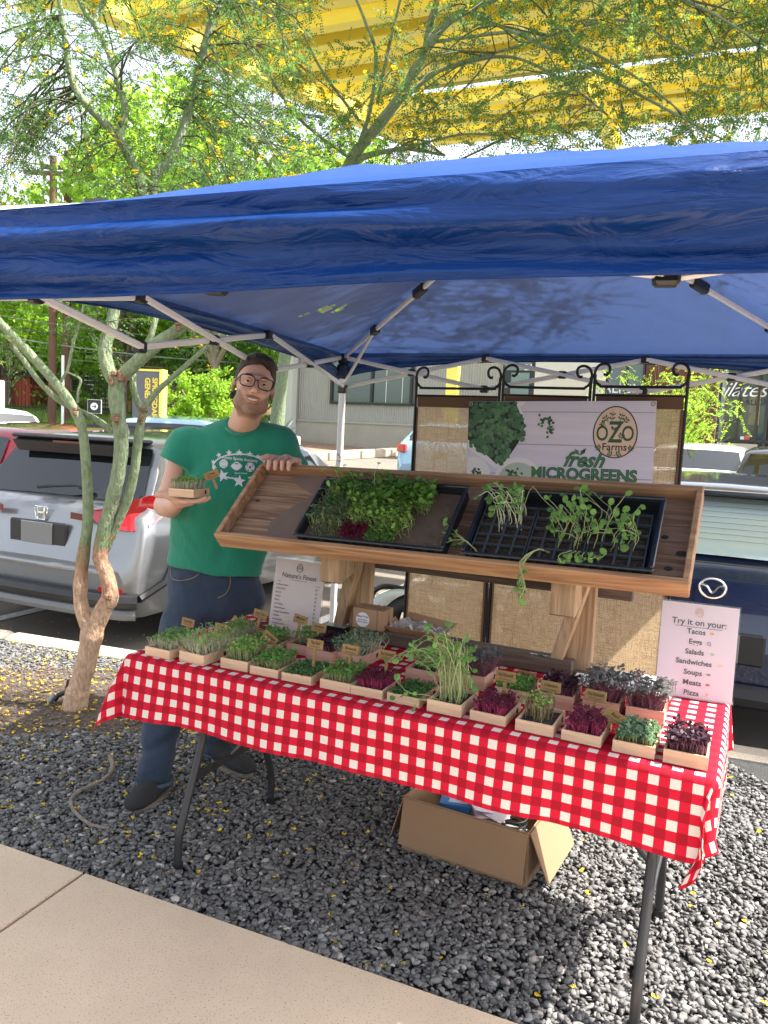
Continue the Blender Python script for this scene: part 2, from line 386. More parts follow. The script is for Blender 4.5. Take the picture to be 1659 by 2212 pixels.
def inview(p, m=.22):
    v = p - CO; d = v @ _fw; x = v @ CR / d * CAM_F; y = -(v @ CU) / d * CAM_F
    return (abs(x) < 829.5 * (1 + m)) & (abs(y) < 1106 * (1 + m)) & (d > .3)
def stones(n, size, zoff):
    p = scatter(n); d = np.linalg.norm(p - CO, axis=1); p = p[inview(p)]
    r = soil_amt(p); keep = (r > 1.0) | (RS.rand(len(p)) < np.clip((r - .45) * .35, .02, .2)); p = p[keep]; k = len(p)
    sc = size * (.62 + .75 * RS.rand(k) ** 1.6)[:, None, None]
    V = ico_v[None] * (1 + .20 * RS.randn(k, 12, 1)) * (np.array([1.2, .85, .50]) * (1 + .22 * RS.randn(k, 1, 3))) * sc
    ang = RS.uniform(0, 6.28, k); tl = RS.randn(k) * .5; ca, sa, ct, st = np.cos(ang), np.sin(ang), np.cos(tl), np.sin(tl)
    x, y, z = V[..., 0], V[..., 1], V[..., 2]; y, z = y * ct[:, None] - z * st[:, None], y * st[:, None] + z * ct[:, None]
    x, y = x * ca[:, None] - y * sa[:, None], x * sa[:, None] + y * ca[:, None]
    V = np.stack([x, y, z], -1) + p[:, None]; V[..., 2] += zoff + (RS.randn(k) * .003)[:, None] + (.006 * vnoise(p[:, 0] * 3, p[:, 1] * 3))[:, None] - .012
    return V.reshape(-1, 3), (ico_f[None] + 12 * np.arange(k)[:, None, None]).reshape(-1, 3)
V1, F1 = stones(84000, .0092, -.006); V2, F2 = stones(54000, .0100, .002)
M_stone = bpy.data.materials.new('gravel_stone'); M_stone.use_nodes = True
t = M_stone.node_tree; p = t.nodes['Principled BSDF']; gi = t.nodes.new('ShaderNodeNewGeometry'); r = t.nodes.new('ShaderNodeValToRGB')
e = r.color_ramp.elements; e[0].position = 0; e[0].color = (.090, .088, .086, 1); e[1].position = 1; e[1].color = (.40, .37, .34, 1)
for ps, cc in ((.45, (.134, .130, .126)), (.80, (.19, .185, .178)), (.955, (.24, .24, .232)), (.975, (.42, .38, .34))): x = e.new(ps); x.color = (*cc, 1)
t.links.new(gi.outputs['Random Per Island'], r.inputs[0]); t.links.new(r.outputs[0], p.inputs['Base Color']); p.inputs['Roughness'].default_value = .75; p.inputs['Specular IOR Level'].default_value = .35
gv = raw('gravel', np.concatenate([V1, V2]), np.concatenate([F1, F2 + len(V1)]), M_stone)
tag(gv, 'loose grey crushed stone covering the bed round the table', 'gravel', kind='stuff')
sp = []
for i in range(40):
    a = 2 * math.pi * i / 40; q = TREE + np.array([-.25, .12, 0]) + np.array([math.cos(a) * 1.12, math.sin(a) * .56, 0]) * (1 + .12 * math.sin(5 * a + 1)); q[2] = -.006; sp.append(q)
struct(quad('soil_patch', sp, M_soil))
# mulch crumbs on the soil
def shards(n, cen, rx_, ry_, size, m, name):
    k = n; a = RS.uniform(0, 6.28, k); rr = np.sqrt(RS.rand(k)); c = np.stack([cen[0] + rx_ * rr * np.cos(a), cen[1] + ry_ * rr * np.sin(a), np.full(k, .0)], -1)
    d = RS.uniform(0, 6.28, k); L = size * RS.uniform(.4, 1.4, k); wd = L * RS.uniform(.12, .35, k)
    u = np.stack([np.cos(d), np.sin(d), RS.randn(k) * .25], -1) * L[:, None]; v = np.stack([-np.sin(d), np.cos(d), RS.randn(k) * .3], -1) * wd[:, None]; h = np.array([0, 0, 1.]) * (wd * .5)[:, None]
    V = np.stack([c - u, c + v, c + u, c - v, c + h], 1).reshape(-1, 3); V[:, 2] += .003
    F = np.array([(0, 1, 4), (1, 2, 4), (2, 3, 4), (3, 0, 4)])[None] + 5 * np.arange(k)[:, None, None]
    o = raw(name, V, F.reshape(-1, 3), m); return o
o = shards(5200, TREE[:2] + np.array([-.25, .12]), 1.1, .55, .014, mat('mulch', (.10, .066, .045), .9, var=(40, .9, (.22, .15, .10))), 'mulch')
tag(o, 'brown bark crumbs on the bare soil round the tree base', 'mulch', kind='stuff')
# fallen blossoms
def blossoms(c, size, seed=0):
    rs = np.random.RandomState(seed); k = len(c); n = 4; V = []; F = []
    a = rs.uniform(0, 6.28, (k, n)) ; L = size * rs.uniform(.55, 1.1, (k, n)); wd = L * .42; el = rs.uniform(.1, .9, (k, n))
    u = np.stack([np.cos(a) * np.cos(el), np.sin(a) * np.cos(el), np.sin(el)], -1); s = np.stack([-np.sin(a), np.cos(a), np.zeros_like(a)], -1)
    o = np.repeat(c[:, None], n, 1); p0 = o; p1 = o + u * (L * .6)[..., None] + s * wd[..., None]; p2 = o + u * L[..., None] + np.array([0, 0, -.2]) * L[..., None]; p3 = o + u * (L * .6)[..., None] - s * wd[..., None]
    V = np.stack([p0, p1, p2, p3], 2).reshape(-1, 3); F = np.arange(len(V)).reshape(-1, 4); return V, F
M_bloss = two_sided('blossom_yellow', (.85, .60, .03), (.8, .55, .02), .6, .25, island=.3)
c1 = scatter(1500); c1 = c1[inview(c1)]; r = soil_amt(c1); c1 = c1[(RS.rand(len(c1)) < np.where(c1[:, 0] < -.5, 1, .42))]; c2 = TREE + np.array([-.3, .1, 0]) + RS.randn(420, 3) * np.array([.7, .4, 0])
c2 = c2[(c2[:, 1] < 4.9)]; c3 = np.stack([RS.uniform(-4, -1, 110), RS.uniform(5.3, 7, 110), np.full(110, -.13)], -1); c4 = S0 + SD * RS.uniform(0, 2.5, 14)[:, None] - SN * RS.uniform(.1, 1.2, 14)[:, None]; c4[:, 2] = .014
cc = np.concatenate([c1, c2, c3, c4]); cc[:len(c1) + len(c2), 2] = .006; V, F = blossoms(cc, .0155)
o = raw('fallen_blossoms', V, F, M_bloss); tag(o, 'yellow blossoms fallen over the gravel and soil', 'fallen blossoms', kind='stuff')
# stick on the gravel, landscape spotlight at the tree base
M_bark = mat('grey_bark', (.30, .25, .20), .9, var=(60, .9, (.14, .11, .09)), bump=(90, .8))
pt = [gz(238, 1640, .02), gz(232, 1665, .02), gz(212, 1690, .025), (gz(208, 1697, .04)), gz(158, 1714, .02), gz(160, 1726, .03), gz(195, 1740, .02), gz(236, 1750, .015)]
pt = [gz(*q) for q in ((238, 1634, .02), (243, 1660, .03), (222, 1685, .03), (165, 1713, .02), (154, 1742, .02), (190, 1778, .02), (236, 1790, .02))]
tag(MB().tube(smooth_path(pt, 4), np.linspace(.010, .006, 25), 7).build('fallen_stick', M_bark, smooth=True), 'bent grey fallen stick lying on the gravel left of the man', 'stick')
# ============================================================ canopy
C0 = gz(738, 771, 1.9); C0 = np.array([C0[0], C0[1], 0.]); CW, CL = 2.28, 2.70
def cp(a, b, z): p = C0 + E1 * a + E2 * b; return np.array([p[0], p[1], z])
def sagf(b): return -.036 * np.clip(b / CL, 0, 1) ** 3
def eave(a, b=0.): return 1.92 + (.014 + .011 * np.clip(b / CL, 0, 1)) * a + sagf(b)
canopy = thing('pop_up_canopy', 'blue pop-up canopy tent on white folding legs over the market table', 'canopy', C0)
def fabric(name, outer, inner, rough=.38, tl=.35, bump=.25):
    m = bpy.data.materials.new(name); m.use_nodes = True; t = m.node_tree; p = t.nodes['Principled BSDF']
    p.inputs['Roughness'].default_value = rough; p.inputs['Specular IOR Level'].default_value = .32
    g = t.nodes.new('ShaderNodeNewGeometry'); mx = t.nodes.new('ShaderNodeMix'); mx.data_type = 'RGBA'
    mx.inputs[6].default_value = (*outer, 1); mx.inputs[7].default_value = (*inner, 1); t.links.new(g.outputs['Backfacing'], mx.inputs[0])
    tc = t.nodes.new('ShaderNodeTexCoord'); n = t.nodes.new('ShaderNodeTexNoise'); n.inputs['Scale'].default_value = 5; n.inputs['Detail'].default_value = 6; n.inputs['Distortion'].default_value = 1.2
    mpv = t.nodes.new('ShaderNodeMapping'); mpv.inputs['Scale'].default_value = (1, 1, 4.5 if 'valance' in name else 1); t.links.new(tc.outputs['Object'], mpv.inputs[0]); t.links.new(mpv.outputs[0], n.inputs[0]); b = t.nodes.new('ShaderNodeBump'); b.inputs['Strength'].default_value = bump; b.inputs['Distance'].default_value = .02
    t.links.new(n.outputs[0], b.inputs['Height']); t.links.new(b.outputs[0], p.inputs['Normal']); t.links.new(mx.outputs[2], p.inputs['Base Color'])
    tr = t.nodes.new('ShaderNodeBsdfTranslucent'); tr.inputs[0].default_value = (.10, .20, .56, 1); t.links.new(b.outputs[0], tr.inputs['Normal'])
    ms = t.nodes.new('ShaderNodeMixShader'); ms.inputs[0].default_value = tl; t.links.new(p.outputs[0], ms.inputs[1]); t.links.new(tr.outputs[0], ms.inputs[2])
    t.links.new(ms.outputs[0], t.nodes['Material Output'].inputs[0]); return m
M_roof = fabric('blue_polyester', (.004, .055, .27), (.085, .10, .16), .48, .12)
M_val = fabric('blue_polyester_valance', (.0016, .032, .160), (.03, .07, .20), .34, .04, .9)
na, nb = 100, 116
A_, B_ = np.meshgrid(np.linspace(0, CW, na), np.linspace(0, CL, nb), indexing='ij')
s = np.minimum(np.minimum(A_ / (CW / 2), (CW - A_) / (CW / 2)), np.minimum(B_ / (CL / 2), (CL - B_) / (CL / 2)))
H = eave(A_, B_) + .465 * np.clip(s, 0, 1) ** (1.15 - .30 * np.clip(A_ / .9, 0, 1) + .35 * np.clip(A_ / CW - .5, 0, 1)) - .035 * np.sin(math.pi * np.clip(s, 0, 1)) * .6
H += .007 * vnoise(A_ * 9 + B_ * 2, B_ * 9, 1) * np.minimum(s * 4, 1) + .003 * vnoise(A_ * 26, B_ * 22, 2) * np.minimum(s * 4, 1)
PP = C0[None, None] + E1 * A_[..., None] + E2 * B_[..., None]; PP[..., 2] = H
b = MB(); V = PP.reshape(-1, 3)
F = []
tears = [(gz(710, 668, 2.02), .040, .022), (gz(660, 679, 2.02), .022, .012), (gz(737, 663, 2.02), .018, .014)]
def roof_hit(u, v):
    d = ray(u, v)
    for tt in np.linspace(1, 5, 1600):
        q = CO + d * tt; rel = q - C0; a = rel @ E1; bb = rel @ E2
        if 0 < a < CW and 0 < bb < CL * .6:
            ss = min(a / (CW / 2), (CW - a) / (CW / 2), bb / (CL / 2), (CL - bb) / (CL / 2))
            if q[2] > eave(a, bb) + .465 * ss ** (1.15 - .30 * min(1, max(0, a / .9)) + .35 * max(0, a / CW - .5)) - .02: pass
            if tt > 2.2 and q[2] > eave(a, bb) + .465 * ss ** (1.15 - .30 * min(1, max(0, a / .9)) + .35 * max(0, a / CW - .5)) - .021 * math.sin(math.pi * ss): return a, bb
    return None
holes = []
for (u, v, ra_, rb_) in ((706, 667, .030, .040), (724, 672, .024, .030), (740, 662, .020, .016), (655, 680, .026, .016), (672, 676, .010, .010)):
    hh = roof_hit(u, v)
    if hh: holes.append((*hh, ra_, rb_))
da, db = CW / (na - 1), CL / (nb - 1)
for i in range(na - 1):
    for j in range(nb - 1):
        ca, cb = (i + .5) * da, (j + .5) * db
        if any(((ca - h[0]) / h[2]) ** 2 + ((cb - h[1]) / h[3]) ** 2 < 1 for h in holes): continue
        F.append((i * nb + j, i * nb + j + 1, (i + 1) * nb + j + 1, (i + 1) * nb + j))
roof = raw('roof_fabric', V, np.array(F), M_roof, canopy, smooth=True, off=C0)
tag(roof, 'sloping blue roof cloth with small torn holes')
me = roof.data
def valance(p_of, n_out, L, drop, name, seed, na=220, nb=22, amp=1.):
    t = np.linspace(0, 1, na); k = np.linspace(0, 1, nb); T, K = np.meshgrid(t, k, indexing='ij'); X = T * L
    dz = drop(T) * K
    f = .028 * vnoise(X * 1.0 + K * 1.3, K * 3.6 + X * .35, seed) + .013 * vnoise(X * 2.6 - K * 2, K * 8.5 + X * .8, seed + 1) + .0034 * vnoise(X * 7 + K * 9, K * 14 - X * 3, seed + 2) + .0010 * vnoise(X * 24, K * 30 + X * 9, seed + 3)
    f = f * np.minimum(K * 5, 1) * amp
    Pp = np.array([[p_of(x) for _ in (0,)][0] for x in t * L])[:, None, :].repeat(nb, 1); Pp = Pp + np.array(n_out) * (f + .012 * K * amp)[..., None]; Pp[..., 2] -= dz + .004 * vnoise(X * 1.5, K * 0, seed + 5) * K
    MB().tube(Pp[::2, -1], .0028, 5).build('hem', M_val, canopy, off=C0, smooth=True)
    return MB().grid(Pp).build(name, M_val, canopy, smooth=2, off=C0)
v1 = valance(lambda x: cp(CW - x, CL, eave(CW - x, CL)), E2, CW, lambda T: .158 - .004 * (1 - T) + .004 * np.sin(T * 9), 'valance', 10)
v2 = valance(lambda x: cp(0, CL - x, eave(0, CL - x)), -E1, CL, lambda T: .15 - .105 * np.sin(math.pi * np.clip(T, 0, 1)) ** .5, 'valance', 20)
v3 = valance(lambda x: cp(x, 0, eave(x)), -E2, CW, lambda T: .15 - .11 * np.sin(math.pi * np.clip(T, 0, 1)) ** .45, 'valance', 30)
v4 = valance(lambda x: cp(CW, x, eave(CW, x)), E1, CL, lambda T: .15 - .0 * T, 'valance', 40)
M_white = mat('white_powder_coat', (.74, .73, .72), .35, var=(8, .5, (.66, .65, .64)))
M_blk = mat('black_plastic', (.012, .012, .014), .38)
def zu0(a): return 1.895 + .012 * a
def zl0(a): return 1.745 + .012 * a
def joint(p, ax):
    MB().bar(p - ax * .020, p + ax * .020, .034, .036, bev=.005).build('joint', M_blk, canopy, off=C0)
def truss(P0, D, L, n, drop=0.):
    st = L / n; ax = D
    for i in range(n):
        a0, a1 = P0 + D * (i * st), P0 + D * ((i + 1) * st); s0 = (a0 - C0) @ E1; s1 = (a1 - C0) @ E1
        zl = lambda a_: zl0(a_) + drop; zu = lambda a_: zu0(a_) - (.03 if drop else 0)
        nn = np.cross(D, (0, 0, 1.)) * .011
        for (zA, zB, sg) in ((zu(s0), zl(s1), 1), (zl(s0), zu(s1), -1)):
            MB().bar(np.array([a0[0], a0[1], zA ]) + nn * sg, np.array([a1[0], a1[1], zB ]) + nn * sg, .014, .022, bev=.004).build('truss_bar', M_white, canopy, off=C0)
        m = (a0 + a1) / 2; sm = (s0 + s1) / 2;  joint(np.array([m[0], m[1], (zu(sm) + zl(sm)) / 2 ]), D)
        if i: joint(np.array([a0[0], a0[1], zu(s0) ]), D); joint(np.array([a0[0], a0[1], zl(s0) ]), D)
ins = .02
truss(cp(ins, ins, 0), E2, CL - 2 * ins, 3); truss(cp(ins, ins, 0), E1, CW - 2 * ins, 3)
truss(cp(CW - ins, ins, 0), E2, CL - 2 * ins, 3); truss(cp(ins, CL - .055, 0), E1, CW - 2 * ins, 3, .012)
zu, zl = zu0, zl0
for (a, b_) in ((ins, ins), (CW - ins, ins), (ins, CL - ins), (CW - ins, CL - ins)):
    zt = zu(a); top = cp(a, b_, zt)
    MB().bar(cp(a, b_, -.12 if b_ < 1 else 0.), top, .030, .030, up=E1, bev=.005).build('leg', M_white, canopy, off=C0)
    MB().box(cp(a, b_, zt - .01), (.05, .05, .05), rz(-.3), bev=.008).build('corner_bracket', M_blk, canopy, off=C0)
    MB().box(cp(a, b_, zl(a) - .01), (.048, .048, .05), rz(-.3), bev=.008).build('slider', M_blk, canopy, off=C0)
    MB().box(cp(a, b_, -.1 if b_ < 1 else .01), (.07, .07, .012), rz(-.3)).build('foot_plate', M_white, canopy, off=C0)
    hub = cp(CW / 2, CL / 2, 2.30); d = hub - top; L = np.linalg.norm(d); mid = top + d * .24
    MB().bar(top, top + d * .97, .014, .022, bev=.004).build('roof_bar', M_white, canopy, off=C0)
    MB().bar(cp(a, b_, zl(a)), mid, .012, .018, bev=.003).build('strut', M_white, canopy, off=C0)
    MB().bar(mid - d / L * .02, mid + d / L * .03, .03, .035).build('joint', M_blk, canopy, off=C0)
    m2 = top + d * .52; MB().bar(m2 - d / L * .045, m2 + d / L * .045, .032, .04, bev=.006).build('joint', M_blk, canopy, off=C0)
MB().cyl(cp(CW / 2, CL / 2, 2.30), .05, .05).build('hub', M_blk, canopy, off=C0)
# blue shoulder pad with black webbing at the back left corner
MB().box(cp(.02, .03, 1.825), (.055, .045, .08), rz(-.3), bev=.012).build('corner_strap', mat('navy_webbing', (.01, .02, .06), .6), canopy, off=C0)
# ============================================================ table with gingham cloth
TL, TW, TH = 1.80, .70, .745; TA = rad(-25.2)
TO = np.array([-.82, 2.545, 0.]); tx = np.array([math.cos(TA), math.sin(TA), 0]); ty = np.array([-math.sin(TA), math.cos(TA), 0]); tz = np.array([0, 0, 1.])
TM = np.array([tx, ty, tz]).T
def tw(x, y, z=0.): return TO + tx * x + ty * y + tz * z
def tloc(p): v = np.array(p) - TO; return np.array([v @ tx, v @ ty, v[2]])
def onl(u, v, ly):             # ray meets the plane at table depth ly; answer in table coordinates
    return tloc(onp(u, v, TO + ty * ly, ty))
table = thing('folding_table', 'long folding table with bent dark metal legs under a checked cloth', 'table', TO, TA)
M_leg = mat('dark_grey_metal', (.022, .023, .025), .42, .2, var=(20, .5, (.04, .04, .042)))
M_tabtop = mat('grey_plastic_top', (.45, .44, .42), .6)
MB().box((TL / 2, TW / 2, TH - .029), (TL - .03, TW - .03, .045), bev=.012).build('tabletop', M_tabtop, table)
for lx, sx in ((.165, 1), (1.667, -1)):
    for s in (0, 1):
        f = (lambda y: y) if s == 0 else (lambda y: .69 - y)
        pth = smooth_path([(lx, f(.185), TH - .05), (lx, f(.182), .46), (lx, f(.165), .385), (lx, f(.080), .165), (lx, f(.064), .105), (lx, f(.06), .0)], 5)
        lg = MB().tube(pth, .0145, 10).build('leg', M_leg, table, smooth=True)
        MB().cyl((lx, f(.06), .012), .0195, .026, n=12).build('foot_cap', M_blk, lg, smooth=True)
    MB().bar((lx, .135, .300), (lx, .555, .300), .018, .026, bev=.004).build('crossbar', M_leg, table)
    MB().bar((lx, .16, TH - .06), (lx, .53, TH - .06), .022, .022).build('hinge_bar', M_leg, table)
    MB().tube([(lx, .345, .30), (lx + sx * .36, .345, TH - .06)], .010, 8).build('stay', M_leg, table, smooth=True)
# cloth
def gingham(name):
    m = bpy.data.materials.new(name); m.use_nodes = True; t = m.node_tree; p = t.nodes['Principled BSDF']; N = t.nodes.new; Lk = t.links.new
    uvn = N('ShaderNodeUVMap'); sp_ = N('ShaderNodeSeparateXYZ'); Lk(uvn.outputs[0], sp_.inputs[0]); outs = []
    for ax in (0, 1):
        a = N('ShaderNodeMath'); a.operation = 'MULTIPLY'; a.inputs[1].default_value = 1 / .0505; Lk(sp_.outputs[ax], a.inputs[0])
        f = N('ShaderNodeMath'); f.operation = 'FRACT'; Lk(a.outputs[0], f.inputs[0])
        c = N('ShaderNodeMath'); c.operation = 'LESS_THAN'; c.inputs[1].default_value = .49; Lk(f.outputs[0], c.inputs[0]); outs.append(c)
    ad = N('ShaderNodeMath'); ad.operation = 'ADD'; Lk(outs[0].outputs[0], ad.inputs[0]); Lk(outs[1].outputs[0], ad.inputs[1])
    dv = N('ShaderNodeMath'); dv.operation = 'MULTIPLY'; dv.inputs[1].default_value = .5; Lk(ad.outputs[0], dv.inputs[0])
    r = N('ShaderNodeValToRGB'); r.color_ramp.interpolation = 'CONSTANT'; e = r.color_ramp.elements
    e[0].color = (.40, .008, .022, 1); e[1].position = .25; e[1].color = (.66, .012, .04, 1); x = e.new(.75); x.color = (.80, .74, .66, 1)
    Lk(dv.outputs[0], r.inputs[0])
    tc = N('ShaderNodeTexCoord'); n = N('ShaderNodeTexNoise'); n.inputs['Scale'].default_value = 9; n.inputs['Detail'].default_value = 5; Lk(tc.outputs['Object'], n.inputs[0])
    n2 = N('ShaderNodeTexNoise'); n2.inputs['Scale'].default_value = 700; Lk(tc.outputs['Object'], n2.inputs[0])
    mm = N('ShaderNodeMapRange'); mm.inputs[3].default_value = .88; mm.inputs[4].default_value = 1.12; Lk(n2.outputs[0], mm.inputs[0])
    hs = N('ShaderNodeHueSaturation'); Lk(r.outputs[0], hs.inputs['Color']); Lk(mm.outputs[0], hs.inputs['Value'])
    b = N('ShaderNodeBump'); b.inputs['Strength'].default_value = .35; b.inputs['Distance'].default_value = .012; Lk(n.outputs[0], b.inputs['Height'])
    Lk(b.outputs[0], p.inputs['Normal']); Lk(hs.outputs[0], p.inputs['Base Color']); p.inputs['Roughness'].default_value = .8; p.inputs['Specular IOR Level'].default_value = .2
    tr = N('ShaderNodeBsdfTranslucent'); Lk(hs.outputs[0], tr.inputs[0]); ms = N('ShaderNodeMixShader'); ms.inputs[0].default_value = .22
    Lk(p.outputs[0], ms.inputs[1]); Lk(tr.outputs[0], ms.inputs[2]); Lk(ms.outputs[0], t.nodes['Material Output'].inputs[0]); return m
DF, DB, DLx, DR = .215, .16, .19, .19
S_, T_ = np.meshgrid(np.linspace(-DLx, TL + DR, 210), np.linspace(-DF, TW + DB, 118), indexing='ij')
ox = np.where(S_ < 0, S_, np.where(S_ > TL, S_ - TL, 0)); oy = np.where(T_ < 0, T_, np.where(T_ > TW, T_ - TW, 0)); r_ = np.hypot(ox, oy)
cx_ = np.clip(S_, 0, TL); cy_ = np.clip(T_, 0, TW); dirx = ox / np.maximum(r_, 1e-6); diry = oy / np.maximum(r_, 1e-6)
rr = .018; k = np.clip(r_ / (rr * 1.57), 0, 1); out = rr * np.sin(k * 1.57); dn = rr * (1 - np.cos(k * 1.57)) + np.maximum(r_ - rr * 1.57, 0) * .975
both = (np.abs(ox) > 1e-6) & (np.abs(oy) > 1e-6); crn = np.sin(2 * np.arctan2(np.abs(oy), np.abs(ox) + 1e-9)) * (r_ > 0)
leftm = (S_ < .35) * (1 - np.clip(S_ / .35, 0, 1)); flare = .04 + .26 * crn * both * (S_ < .5) + .05 * crn * both * (S_ > .5) + .13 * leftm
out = out + np.maximum(r_ - rr, 0) * flare
fold = (.008 * np.sin(S_ * 11 + .6 * np.sin(S_ * 5)) + .011 * vnoise(S_ * 5.5, T_ * 0 + 3, 4) + .005 * vnoise(S_ * 14, T_ * 3, 5)) * np.clip(-oy / .2, 0, 1.3) + (.012 * vnoise(T_ * 7, S_ * 0 + 1, 6)) * np.clip(np.abs(ox) / .2, 0, 1.3)
cf = np.where(both, .018 * np.sin(np.arctan2(np.abs(oy), np.abs(ox)) * 6 + 1) * np.clip(r_ / .2, 0, 1), 0)
X = cx_ + dirx * (out + fold + cf); Y = cy_ + diry * (out + fold + cf); Z = TH + .002 - dn
Z += (r_ < 1e-6) * (.0016 * vnoise(S_ * 8, T_ * 8, 7)) + .006 * vnoise(S_ * 4, T_ * 4 + 9, 8) * np.clip(r_ / .2, 0, 1)
wr = np.clip((S_ - 1.35) / .45, 0, 1) * np.clip(-oy / .06, 0, 1); dgl = .0045 * vnoise(S_ * 16 + T_ * 10, T_ * 3 - S_ * 4, 15) * wr; Y += diry * dgl * 1.2
cq = both * (S_ > TL) * (T_ < 0) * crn * (r_ / .287) ** 2; X = X - .085 * cq; Y = Y - .030 * cq; X = X - .02 * both * (S_ > TL) * (T_ < 0) * np.sin(np.clip(r_ / .2, 0, 1) * 3.1)
pts = np.stack([X, Y, Z], -1)
cloth = MB().grid(pts).build('tablecloth', gingham('red_gingham'), smooth=2, uv=np.stack([S_ + .010, T_ + .0], -1).reshape(-1, 2))
cloth.location = Vector(TO.tolist()); cloth.rotation_euler = (0, 0, TA)
tag(cloth, 'red and white gingham tablecloth hanging over the edges of the folding table', 'tablecloth')
# ============================================================ display rack on the table (built in table coordinates)
M_pine = wood('pine_board', (.34, .205, .125), (.16, .085, .05), 5, 0)
M_pine_y = wood('pine_post', (.50, .34, .20), (.33, .20, .11), 6, 2)
M_rail = wood('rail_cedar', (.46, .27, .145), (.27, .14, .075), 4, 0)
M_oldwood = wood('weathered_beam', (.16, .115, .085), (.08, .055, .04), 4, 0)
M_dark = mat('dark_stain', (.03, .025, .022), .7)
rack = thing('display_rack', 'wooden display rack with tilted open tray top standing at the back of the table', 'display rack', tw(0, 0, 0), TA)
RX0, RX1, RY, RZ, RT = .085, 1.69, .362, 1.098, rad(42); RLEN = .347; RR = .017
def rk(x, s, n=0.):            # rack board coordinates: x along, s up the slope, n out of the board
    return np.array([x, RY + s * math.cos(RT) - n * math.sin(RT), RZ + s * math.sin(RT) + n * math.cos(RT) + RR * (x - .09)])
RXA = np.array([1, 0, RR]); RXA = RXA / np.linalg.norm(RXA); RSA = np.array([0, math.cos(RT), math.sin(RT)]); RNA = np.cross(RXA, RSA); RM = np.array([RXA, RSA, RNA]).T
def rbox(x0, x1, s0, s1, n0, n1, name, m, parent=rack, bev=.003):
    return MB().box(rk((x0 + x1) / 2, (s0 + s1) / 2, (n0 + n1) / 2), (x1 - x0, s1 - s0, n1 - n0), RM, bev=bev).build(name, m, parent)
for i in range(3):
    a = RLEN / 3 * i; rbox(RX0 + .0195, RX1 - .0195, a + .001, a + RLEN / 3 - .002, -.004 - .002 * (i == 1), .012 - .001 * i, 'plank', M_pine)
rbox(RX0, RX1, -.020, -.001, -.012, .055, 'front_rail', M_rail)
rbox(RX0, RX1, RLEN + .001, RLEN + .021, -.012, .050, 'back_rail', M_rail)
rbox(RX0, RX0 + .019, 0, RLEN, -.008, .055, 'side_rail', M_rail); rbox(RX1 - .019, RX1, 0, RLEN, -.008, .055, 'side_rail', M_rail)
for i, (x, s, r) in enumerate(((1.625, .06, .014), (1.60, .18, .012), (1.655, .12, .018), (.14, .2, .010))):
    q = MB(); q.ball(rk(x, s, .0115), (r, r * .7, .0012), 12, M=RM); q.build('knot', M_dark, rack)
# stain on the left planks
st = [(.27, .02), (.45, .015), (.46, .36), (.22, .35), (.24, .31), (.36, .25), (.30, .18), (.25, .10)]
MB().prism(st, .0006, RM, rk(.0, 0, .0118)).build('stain', mat('board_stain', (.13, .095, .075), .8, var=(9, .8, (.22, .13, .09))), rack)
for px in (.50, 1.325):
    MB().box((px + .022, .655, (TH + .004 + 1.13) / 2 + .0), (.085, .038, 1.13 - TH - .004), bev=.003).build('post', M_pine_y, rack)
    # carrying arm: front face cut back under the board
    MB().prism([(.44, 1.155), (.44, .985), (.455, .978), (.62, 1.02), (.70, 1.03), (.70, 1.30)], .075, np.array([(0, 1, 0), (0, 0, 1), (1, 0, 0)]).T, (px + 0.0 - .04, 0, 0)).build('arm', M_pine_y, rack)
    MB().bar((px - .045, .632, TH + .045), (px + .035, .58, 1.075), .040, .066, up=(0, 1, 0), bev=.003).build('brace', M_pine_y, rack)
    MB().box((px + .02, .655, TH + .012), (.17, .10, .018)).build('foot', M_oldwood, rack)
MB().box((.95, .70, 1.055), (1.1, .035, .095), bev=.004).build('cross_beam', M_oldwood, rack)
MB().box((.95, .62, TH + .030), (.78, .075, .052), bev=.004).build('base_beam', M_oldwood, rack)
# nursery trays lying on the tilted board
M_tray = mat('black_tray_plastic', (.010, .012, .016), .32, var=(30, .5, (.02, .023, .03)))
M_peat = mat('growing_mat', (.11, .072, .05), .95, var=(30, .9, (.19, .125, .085)), bump=(220, 1.))
M_cell = mat('cell_plastic', (.045, .048, .052), .45)
def nursery(x0, s0, label, w=.535, d=.275, h=.052, rot=0.):
    t = thing('nursery_tray', label, 'seedling tray', tw(0, 0, 0), TA, 'black nursery trays on the tilted rack')
    c = rk(x0 + w / 2, s0 + d / 2, .014); A = RM @ rz(rot)
    def pt(x, s, n): return c + A @ np.array([x, s, n])
    b = MB()
    for (sx, sy, L, ax) in ((0, -1, w, 0), (0, 1, w, 0), (-1, 0, d, 1), (1, 0, d, 1)):
        if ax == 0: b.box(pt(0, sy * (d / 2 - .004), h / 2), (w, .006, h), A)
        else: b.box(pt(sx * (w / 2 - .004), 0, h / 2), (.006, d - .008, h), A)
    b.build('wall', M_tray, t)
    MB().box(pt(0, 0, .002), (w - .01, d - .01, .003), A).build('tray_floor', M_tray, t)
    b = MB(); 
    for sy in (-1, 1): b.box(pt(0, sy * (d / 2 + .003), h + .003), (w + .018, .012, .007), A, bev=.003)
    for sx in (-1, 1): b.box(pt(sx * (w / 2 + .003), 0, h + .0035), (.012, d - .008, .007), A, bev=.003)
    for k in range(14):
        for sy in (-1, 1): b.box(pt(-w / 2 + (k + .5) * w / 14, sy * (d / 2 + .001), h * .55), (.012, .005, h * .7), A)
    b.build('rim', M_tray, t); return t, pt, A
